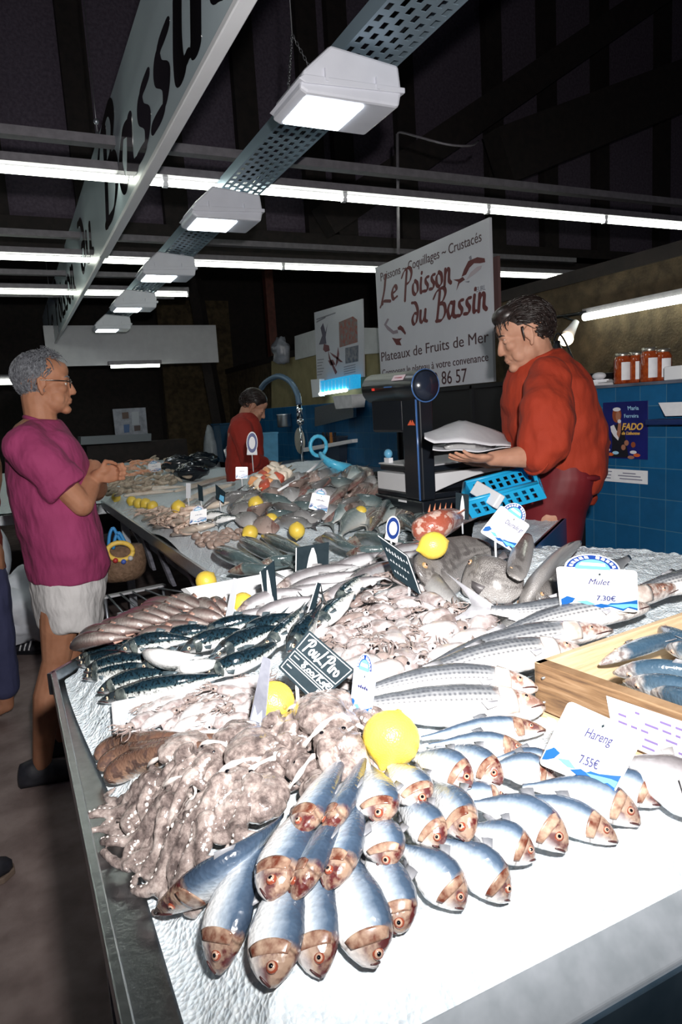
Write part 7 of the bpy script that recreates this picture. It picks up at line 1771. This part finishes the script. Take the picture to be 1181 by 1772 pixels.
def reg2(v): return (v.x < .72 and v.z > -.05 - .55 * (v.x < -.1)) and not (v.x > .45 and v.z < .42) and not (abs(v.y) > .75 and v.z < .1 and v.x > -.05 and v.x < .25 and v.z < -.05) and not (v.x > .15 and v.z < .12)
hair_strands(vf, ven, M_hairv, 1.0, reg2, 1000, .075, .26, 9, .0048, lambda v, rd: Vector((-.75, v.y * .4 - .1, -.25 - .4 * (v.x < -.3))) + Vector((rd.gauss(0, .18), rd.gauss(0, .18), rd.gauss(0, .12))), under=lambda m: (m.ell(vf(-.024, 0, .058), (.100, .080, .084), vf.R, 12, 18), m.ell(vf(.035, 0, .09), (.062, .062, .042), vf.R, 10, 16)))
hair_strands(vf, ven, M_hairv, 1.0, lambda v: v.x > .25 and v.z > .45 and v.x < .85, 160, .06, .35, 12, .005, lambda v, rd: Vector((.4, -.3 + rd.gauss(0, .4), -.1)), name='fringe')
mb = MB()
for s in (1, -1): mb.tube(crv([vf(.012, .070 * s, .03), vf(.016, .073 * s, .005), vf(.018, .070 * s, -.022)], 6), [.008, .008, .007, .006, .005, .004, .002], 6, 0, .5)
mb.build('sideburn', M_hairv, ven)
rows = [(606, 921, 962, .07), (618, 908, 975, .10), (635, 898, 985, .145), (660, 892, 994, .185), (700, 889, 1005, .20), (745, 892, 1021, .205), (785, 900, 1026, .205), (815, 908, 1022, .20), (838, 920, 1010, .19), (850, 930, 1000, .18)]
mb = MB().loft(loft_px(V, rows, 36)); mb.chain([V(950, 655, -.14), V(945, 705, -.21), V(944, 760, -.245), V(936, 785, -.24)], [.08, .092, .094, .074], 18); mb.chain([V(940, 655, .14), V(930, 770, .22)], [.08, .085], 16)
blob(mb, 'shirt', M_red, ven, .0065, 7, .030, .10)
mb = MB().tube([V(927, 612, 0) + Vector((.062 * math.cos(a), .068 * math.sin(a), -.012 + .022 * math.cos(a))) for a in [2 * math.pi * i / 26 for i in range(27)]], .012, 8); mb.build('collar', M_red, ven)
cw = V(937, 787, -.235); mb = MB().tube([cw + Vector((-.02 + .02 * math.cos(a), .066 * math.sin(a), .064 * math.cos(a))) for a in [2 * math.pi * i / 22 for i in range(23)]], .007, 6); mb.build('cuff', M_red, ven)
mb = MB().ell(V(988, 672, -.12), (.03, .004, .018), Euler((0, .5, -.4)).to_matrix()); mb.build('shirt_badge', pm('badge', (.6, .5, .55), (.2, .15, .4), 80, .5), ven)
rows = [(800, 912, 990, .19), (825, 908, 998, .20), (850, 904, 998, .19), (880, 902, 990, .165), (930, 906, 985, .15), (1060, 915, 985, .14)]
ap = MB().loft(loft_px(V, rows, 30)); blob(ap, 'apron', pm('maroon_apron', (.10, .006, .010), (.14, .010, .014), 6, .55, spec=.3), ven, .007, 6, .012, .14)
rows = [(842, 975, 1012, .10, .02), (860, 985, 1020, .09, .02), (872, 992, 1016, .07, .02)]
blob(MB().loft(loft_px(V, rows, 20)), 'shirt_tail', M_red, ven, .005, 4, .012, .05)
mb = MB().tube([V(962 + 34 * math.cos(a), 822, 0) + Vector((0, .2 * math.sin(a), 0)) for a in [2 * math.pi * i / 26 for i in range(27)]], .012, 6); mb.build('apron_tie', pm('maroon_apron', ()), ven)
for dy in (-.1, .1):
    c = V(965, 880, dy); MB().ell(Vector((c.x - .04, c.y, .05)), (.15, .05, .05)).build('shoe', M_black, ven)
# the wrapped fish
wp = root('paper_parcel', V(815, 778, -.1), 'open white paper parcel with a grey fish, held in the vendor hands', 'parcel')
M_wrap = pm('wrapping_paper', (.66, .66, .70), (.72, .72, .75), 18, .55, 0, .15, 30)
def sheet(a, b, dy0, dy1, nme, bulge=.012):
    mb = MB(); n = 24
    def pl(l, u):
        k = u * (len(l) - 1); i = min(int(k), len(l) - 2); f = k - i; return (l[i][0] + (l[i + 1][0] - l[i][0]) * f, l[i][1] + (l[i + 1][1] - l[i][1]) * f)
    mb.grid(lambda u, v: V(*pl(a, u), dy0).lerp(V(*pl(b, u), dy1), v) + Vector((0, 0, bulge * math.sin(v * math.pi) + .0035 * math.sin(11 * u + 4 * v))), n, 8)
    return mb.build(nme, M_wrap, wp, solid=.002)
sheet([(735, 757), (770, 738), (795, 727), (806, 727), (850, 743), (874, 752), (884, 772)], [(735, 757), (752, 766), (775, 768), (800, 765), (822, 765), (848, 772), (885, 773)], .08, -.20, 'top_sheet')
sheet([(750, 772), (775, 770), (800, 768), (825, 768), (850, 770), (884, 773)], [(749, 777), (775, 780), (800, 781), (825, 781), (850, 779), (884, 775)], .10, -.19, 'bottom_sheet', .002)
fish_geo('grey', crv([V(770, 774, -.12), V(800, 769, -.12), (V(830, 771, -.12)), V(852, 775, -.12)], 20), .022, .03, 10, 'parcel_fish', 'grey fish lying in the open paper parcel', 'fish', None, 2)

# ------------------------------------------------------------------ second vendor at the back
BY = 5.2
def B2(px, py, dy=0): return PY(px, py, BY + dy)
bv = root('person', (B2(425, 1000).x, BY, 0), 'second dark haired vendor in a red shirt bending his head at the sink', 'person'); root_skin[bv.name] = sk2
bf = Frame(B2(439, 704), math.radians(-20), math.radians(32)); mb = MB(); head_shapes(mb, bf)
mb.chain([bf(-.03, 0, -.05), B2(424, 730)], [.056, .065]); mb.ell(B2(425, 760), (.14, .17, .2)); mb.ell(B2(425, 820), (.14, .15, .24))
for dy in (-.1, .1):
    h_ = B2(425, 850, dy); mb.chain([h_, Vector((h_.x, h_.y, .5)), Vector((h_.x, h_.y, .08))], [.09, .06, .038]); mb.chain([Vector((h_.x, h_.y, .08)), Vector((h_.x + .14, h_.y, .03))], [.036, .024])
    mb.chain([B2(415, 745, dy * 1.9), B2(432, 800, dy * 2.2), B2(462, 800, dy)], [.05, .042, .028])
hand_shapes(mb, B2(462, 800, -.1), (.9, .1, -.1), (0, 0, -1), (0, 1, 0), .95)
blob(mb, 'body', sk2, bv, .006, 4)
hair_strands(bf, bv, M_hairv, 1.0, reg2, 350, .07, .3, 19, .007, lambda v, rd: Vector((-.75, v.y * .4, -.3)) + Vector((rd.gauss(0, .2), rd.gauss(0, .2), rd.gauss(0, .15))), under=lambda m: m.ell(bf(-.022, 0, .058), (.104, .084, .088), bf.R, 12, 18)); face_parts(bf, bv, 1.0, M_hairv, down=.9)
rows = [(714, 416, 434, .08), (724, 404, 444, .14), (745, 396, 452, .18), (780, 393, 455, .18), (815, 393, 453, .18), (850, 395, 452, .18)]
mb = MB().loft(loft_px(B2, rows, 28)); mb.chain([B2(418, 742, -.18), B2(434, 795, -.215), B2(456, 802, -.13)], [.092, .082, .055]); blob(mb, 'shirt', clothmat('red_cloth', (.28, .018, .010), (.34, .024, .014)), bv, .008, 5, .02, .1)

# ================================================================== the scale, its table, the crate
M_scw = pm('scale_white', (.62, .62, .64), (.68, .68, .7), 5, .45); M_scb = pm('scale_black', (.008, .010, .014), None, 1, .28)
st2 = root('scale_stand', (1.66, 2.4, .995), 'black base carrying the scale, at the right of the far counter', 'stand')
MB().bx(1.385, 1.78, 2.185, 2.57, .995, 1.058).build('base', M_scb, st2, False, bevel=.006)
MB().bx(1.40, 1.77, 2.22, 2.56, 1.058, 1.078).build('plinth', M_scb, st2, False, bevel=.003)
MB().bx(1.383, 1.385, 2.30, 2.36, 1.044, 1.052).build('plate', M_white, st2, False)
tb = root('scale_table', (1.7, 2.4, 0), 'dark table behind the ice that carries the scale', 'table')
MB().bx(1.37, 1.79, 2.17, 2.62, .95, .994).build('top', M_black, tb, False, bevel=.004)
for x in (1.42, 1.75):
    for y in (2.25, 2.58): MB().bx(x - .02, x + .02, y - .02, y + .02, 0, .95).build('leg', M_black, tb, False)
sc_ = root('weighing_scale', (1.63, 2.4, 1.078), 'large black and white shop scale with a round display head on a column', 'scale')
prof = [(1.405, 1.079), (1.47, 1.079)] + [(1.47 + .33 * i / 10, 1.079 + .058 * math.sin(math.pi / 2 * i / 10)) for i in range(1, 11)] + [(1.81, 1.138), (1.81, 1.156), (1.405, 1.152)]
MB().prism([(x, 2.235, z) for x, z in prof], (0, .33, 0)).build('body', M_scw, sc_, False, bevel=.003)
MB().bx(1.50, 1.76, 2.30, 2.53, 1.079, 1.12).build('foot', M_scb, sc_, False)
MB().prism([(1.43, 2.25, 1.158), (1.80, 2.25, 1.165), (1.80, 2.58, 1.165), (1.43, 2.58, 1.158)], (0, 0, .022)).build('pan_frame', M_scb, sc_, False, bevel=.004)
MB().prism([(1.425, 2.245, 1.181), (1.805, 2.245, 1.188), (1.805, 2.585, 1.188), (1.425, 2.585, 1.181)], (0, 0, .006)).build('pan', pm('pan_steel', (.6, .6, .62), None, 1, .35, .3), sc_, False, bevel=.002)
MB().bx(1.39, 1.45, 2.185, 2.315, 1.06, 1.50).build('column', M_scb, sc_, False, bevel=.006)
MB().tube([(1.389, 2.205, 1.06), (1.389, 2.205, 1.47)], .0045, 8).build('edge_strip', pm('blue_edge', (.05, .12, .3), None, 1, .2), sc_)
ha_, hb_ = Vector((1.42, 2.57, 1.50)), Vector((1.42, 2.185, 1.492))
d = (hb_ - ha_).normalized(); rw = .060
MB().tube([ha_ - d * .012, ha_ - d * .01, hb_, hb_ + d * .004], [.050, rw, rw, rw], 28).build('display_head', M_scb, sc_)
MB().tube([hb_ + d * .003, hb_ + d * .010], [rw * .9, rw * .88], 28).build('end_cap', pm('scale_cap', (.015, .02, .035), None, 1, .2), sc_)
MB().tube([hb_ + d * .002 + Vector((math.cos(a_) * rw, 0, math.sin(a_) * rw)) for a_ in [2 * math.pi * i / 28 for i in range(29)]], .003, 6).build('rim', pm('blue_edge', ()), sc_)
def on_head(u, ang, nme, w_, h_, mat):
    c = ha_.lerp(hb_, u); e = Vector((-math.cos(ang), 0, math.sin(ang))); tdir = Vector((math.sin(ang), 0, math.cos(ang))); c = c + e * (rw + .0008)
    MB().prism([c - d * w_ / 2 - tdir * h_ / 2, c + d * w_ / 2 - tdir * h_ / 2, c + d * w_ / 2 + tdir * h_ / 2, c - d * w_ / 2 + tdir * h_ / 2], e * .001).build(nme, mat, sc_, False)
on_head(.72, .62, 'sticker', .085, .024, pm('sticker', (.65, .5, .55), None, 1, .5)); on_head(.72, .62, 'sticker_print', .055, .006, pm('sticker_red', (.5, .06, .1)))
on_head(.24, -.05, 'red_lamp', .022, .010, pm('lamp_red', (.45, .03, .02), None, 1, .3, emit=(.8, .05, .03), estr=.5)); on_head(.55, .05, 'blue_mark', .06, .004, pm('mark_blue', (.05, .15, .4)))
MB().bx(1.39, 1.45, 2.315, 2.56, 1.32, 1.48).build('display_back', M_scb, sc_, False, bevel=.01)
for pts in ([(706, 736), (711, 727), (713, 736)], [(712, 736), (714, 727), (719, 736)]): MB().prism([PX(x, y, 1.3885) for x, y in pts], (-.0015, 0, 0)).build('red_emblem', pm('emblem_red', (.75, .12, .05), None, 1, .5), sc_, False)

# steel side bin with ice, next to the vendor
sb = root('ice_bin', (1.45, 2.0, .6), 'steel edged side bin of ice beside the vendor, under the blue crate', 'bin')
ra, rb2, rc = P(920, 955, .96), P(993, 884, .96), P(800, 880, .96)
zb = .96
q0 = [ra, rb2, rb2 + (P(820, 890, zb) - rb2) * .98, P(815, 935, zb)]
nb = [Vector((p.x, p.y, 0)) for p in q0]
dirs = (q0[1] - q0[0]).normalized(); nrm_ = Vector((dirs.y, -dirs.x, 0))
MB().prism([q0[0], q0[1], q0[1] - nrm_ * .02, q0[0] - nrm_ * .02], (0, 0, -.03)).build('rim', M_steel, sb, False, bevel=.003)
MB().prism([q0[0] + nrm_ * .002, q0[1] + nrm_ * .002, q0[1] - nrm_ * .012, q0[0] - nrm_ * .012], (0, 0, -.75)).build('side_panel', pm('panel_blue', (.012, .06, .16), (.02, .08, .2), 5, .35), sb, False)
mb = MB(); mb.grid(lambda u, v: q0[0].lerp(q0[1], u).lerp(q0[3].lerp(q0[2], u), v) + Vector((0, 0, -.012 + .012 * vn(u * 20 + 7, v * 20))), 24, 24)
tag(mb.build('crushed_ice', M_ice), 'ice in the side bin under the blue crate', 'ice', kind='stuff')
# blue plastic crate, tilted
bc = root('blue_crate', P(880, 880, 1.0), 'bright blue plastic crate tilted up beside the vendor apron', 'crate')
M_bcr = pm('crate_blue', (.012, .32, .60), (.018, .38, .68), 8, .35)
A_ = PY(817, 897, 1.84); Bp = PY(945, 862, 1.80); X_ = Bp - A_
Zv = PY(929, 833, 1.80) - PY(944, 860, 1.80); Yv = PY(920, 804, 2.02) - PY(929, 833, 1.80)
def cq(u, v, w_): return A_ + X_ * u + Yv * v + Zv * w_
def slotted(o, a, b, nu, rows, nme, th):
    """panel with real openings; rows = list of (v0, v1) bands that are open"""
    mb = MB(); n_ = a.cross(b).normalized() * th
    vs = sorted({0, 1, *[x for r in rows for x in r]})
    us = [0, .06] + [.06 + .88 * (i + f) / nu for i in range(nu) for f in (.25, .75)] + [.94, 1]
    for v0, v1 in zip(vs, vs[1:]):
        open_ = any(abs(v0 - r[0]) < 1e-6 for r in rows)
        for i, (u0, u1) in enumerate(zip(us, us[1:])):
            if open_ and i >= 2 and i < len(us) - 3 and i % 2 == 0: continue
            mb.prism([o + a * u0 + b * v0, o + a * u1 + b * v0, o + a * u1 + b * v1, o + a * u0 + b * v1], n_)
    return mb.build(nme, M_bcr, bc, False)
slotted(A_, X_, Zv, 8, [(.18, .46), (.56, .78)], 'near_side', .004); slotted(cq(0, 1, 0), X_, Zv, 8, [(.18, .46), (.56, .78)], 'far_side', .004)
slotted(A_, Yv, Zv, 6, [(.2, .5)], 'end_panel', .004); slotted(cq(1, 0, 0), Yv, Zv, 6, [(.2, .5)], 'end_panel', .004)
slotted(A_, X_, Yv, 8, [(.1, .45), (.55, .9)], 'bottom', .004)
mb = MB()
for a, b in ((cq(0, 0, 1), cq(1, 0, 1)), (cq(1, 0, 1), cq(1, 1, 1)), (cq(1, 1, 1), cq(0, 1, 1)), (cq(0, 1, 1), cq(0, 0, 1))): mb.tube([a, b], .007, 6)
mb.build('rim', M_bcr, bc)
cl = root('white_bar', cq(.35, -.05, .6), 'white plastic bar lying across the blue crate', 'bar'); MB().box(cq(.32, .1, .95), (.025, .14, .05), Euler((.3, .5, .1)).to_matrix()).build('bar', M_white, cl, False, bevel=.004)
# steel box lid / tag on scale
tg = root('round_tag', (1.45, 2.54, 1.187), 'small blue topped tag standing at the left corner of the scale', 'tag')
MB().ell((1.45, 2.54, 1.225), (.018, .02, .02)).build('top', M_wavel, tg); MB().bx(1.44, 1.46, 2.52, 2.56, 1.187, 1.208).build('stem', M_white, tg, False)
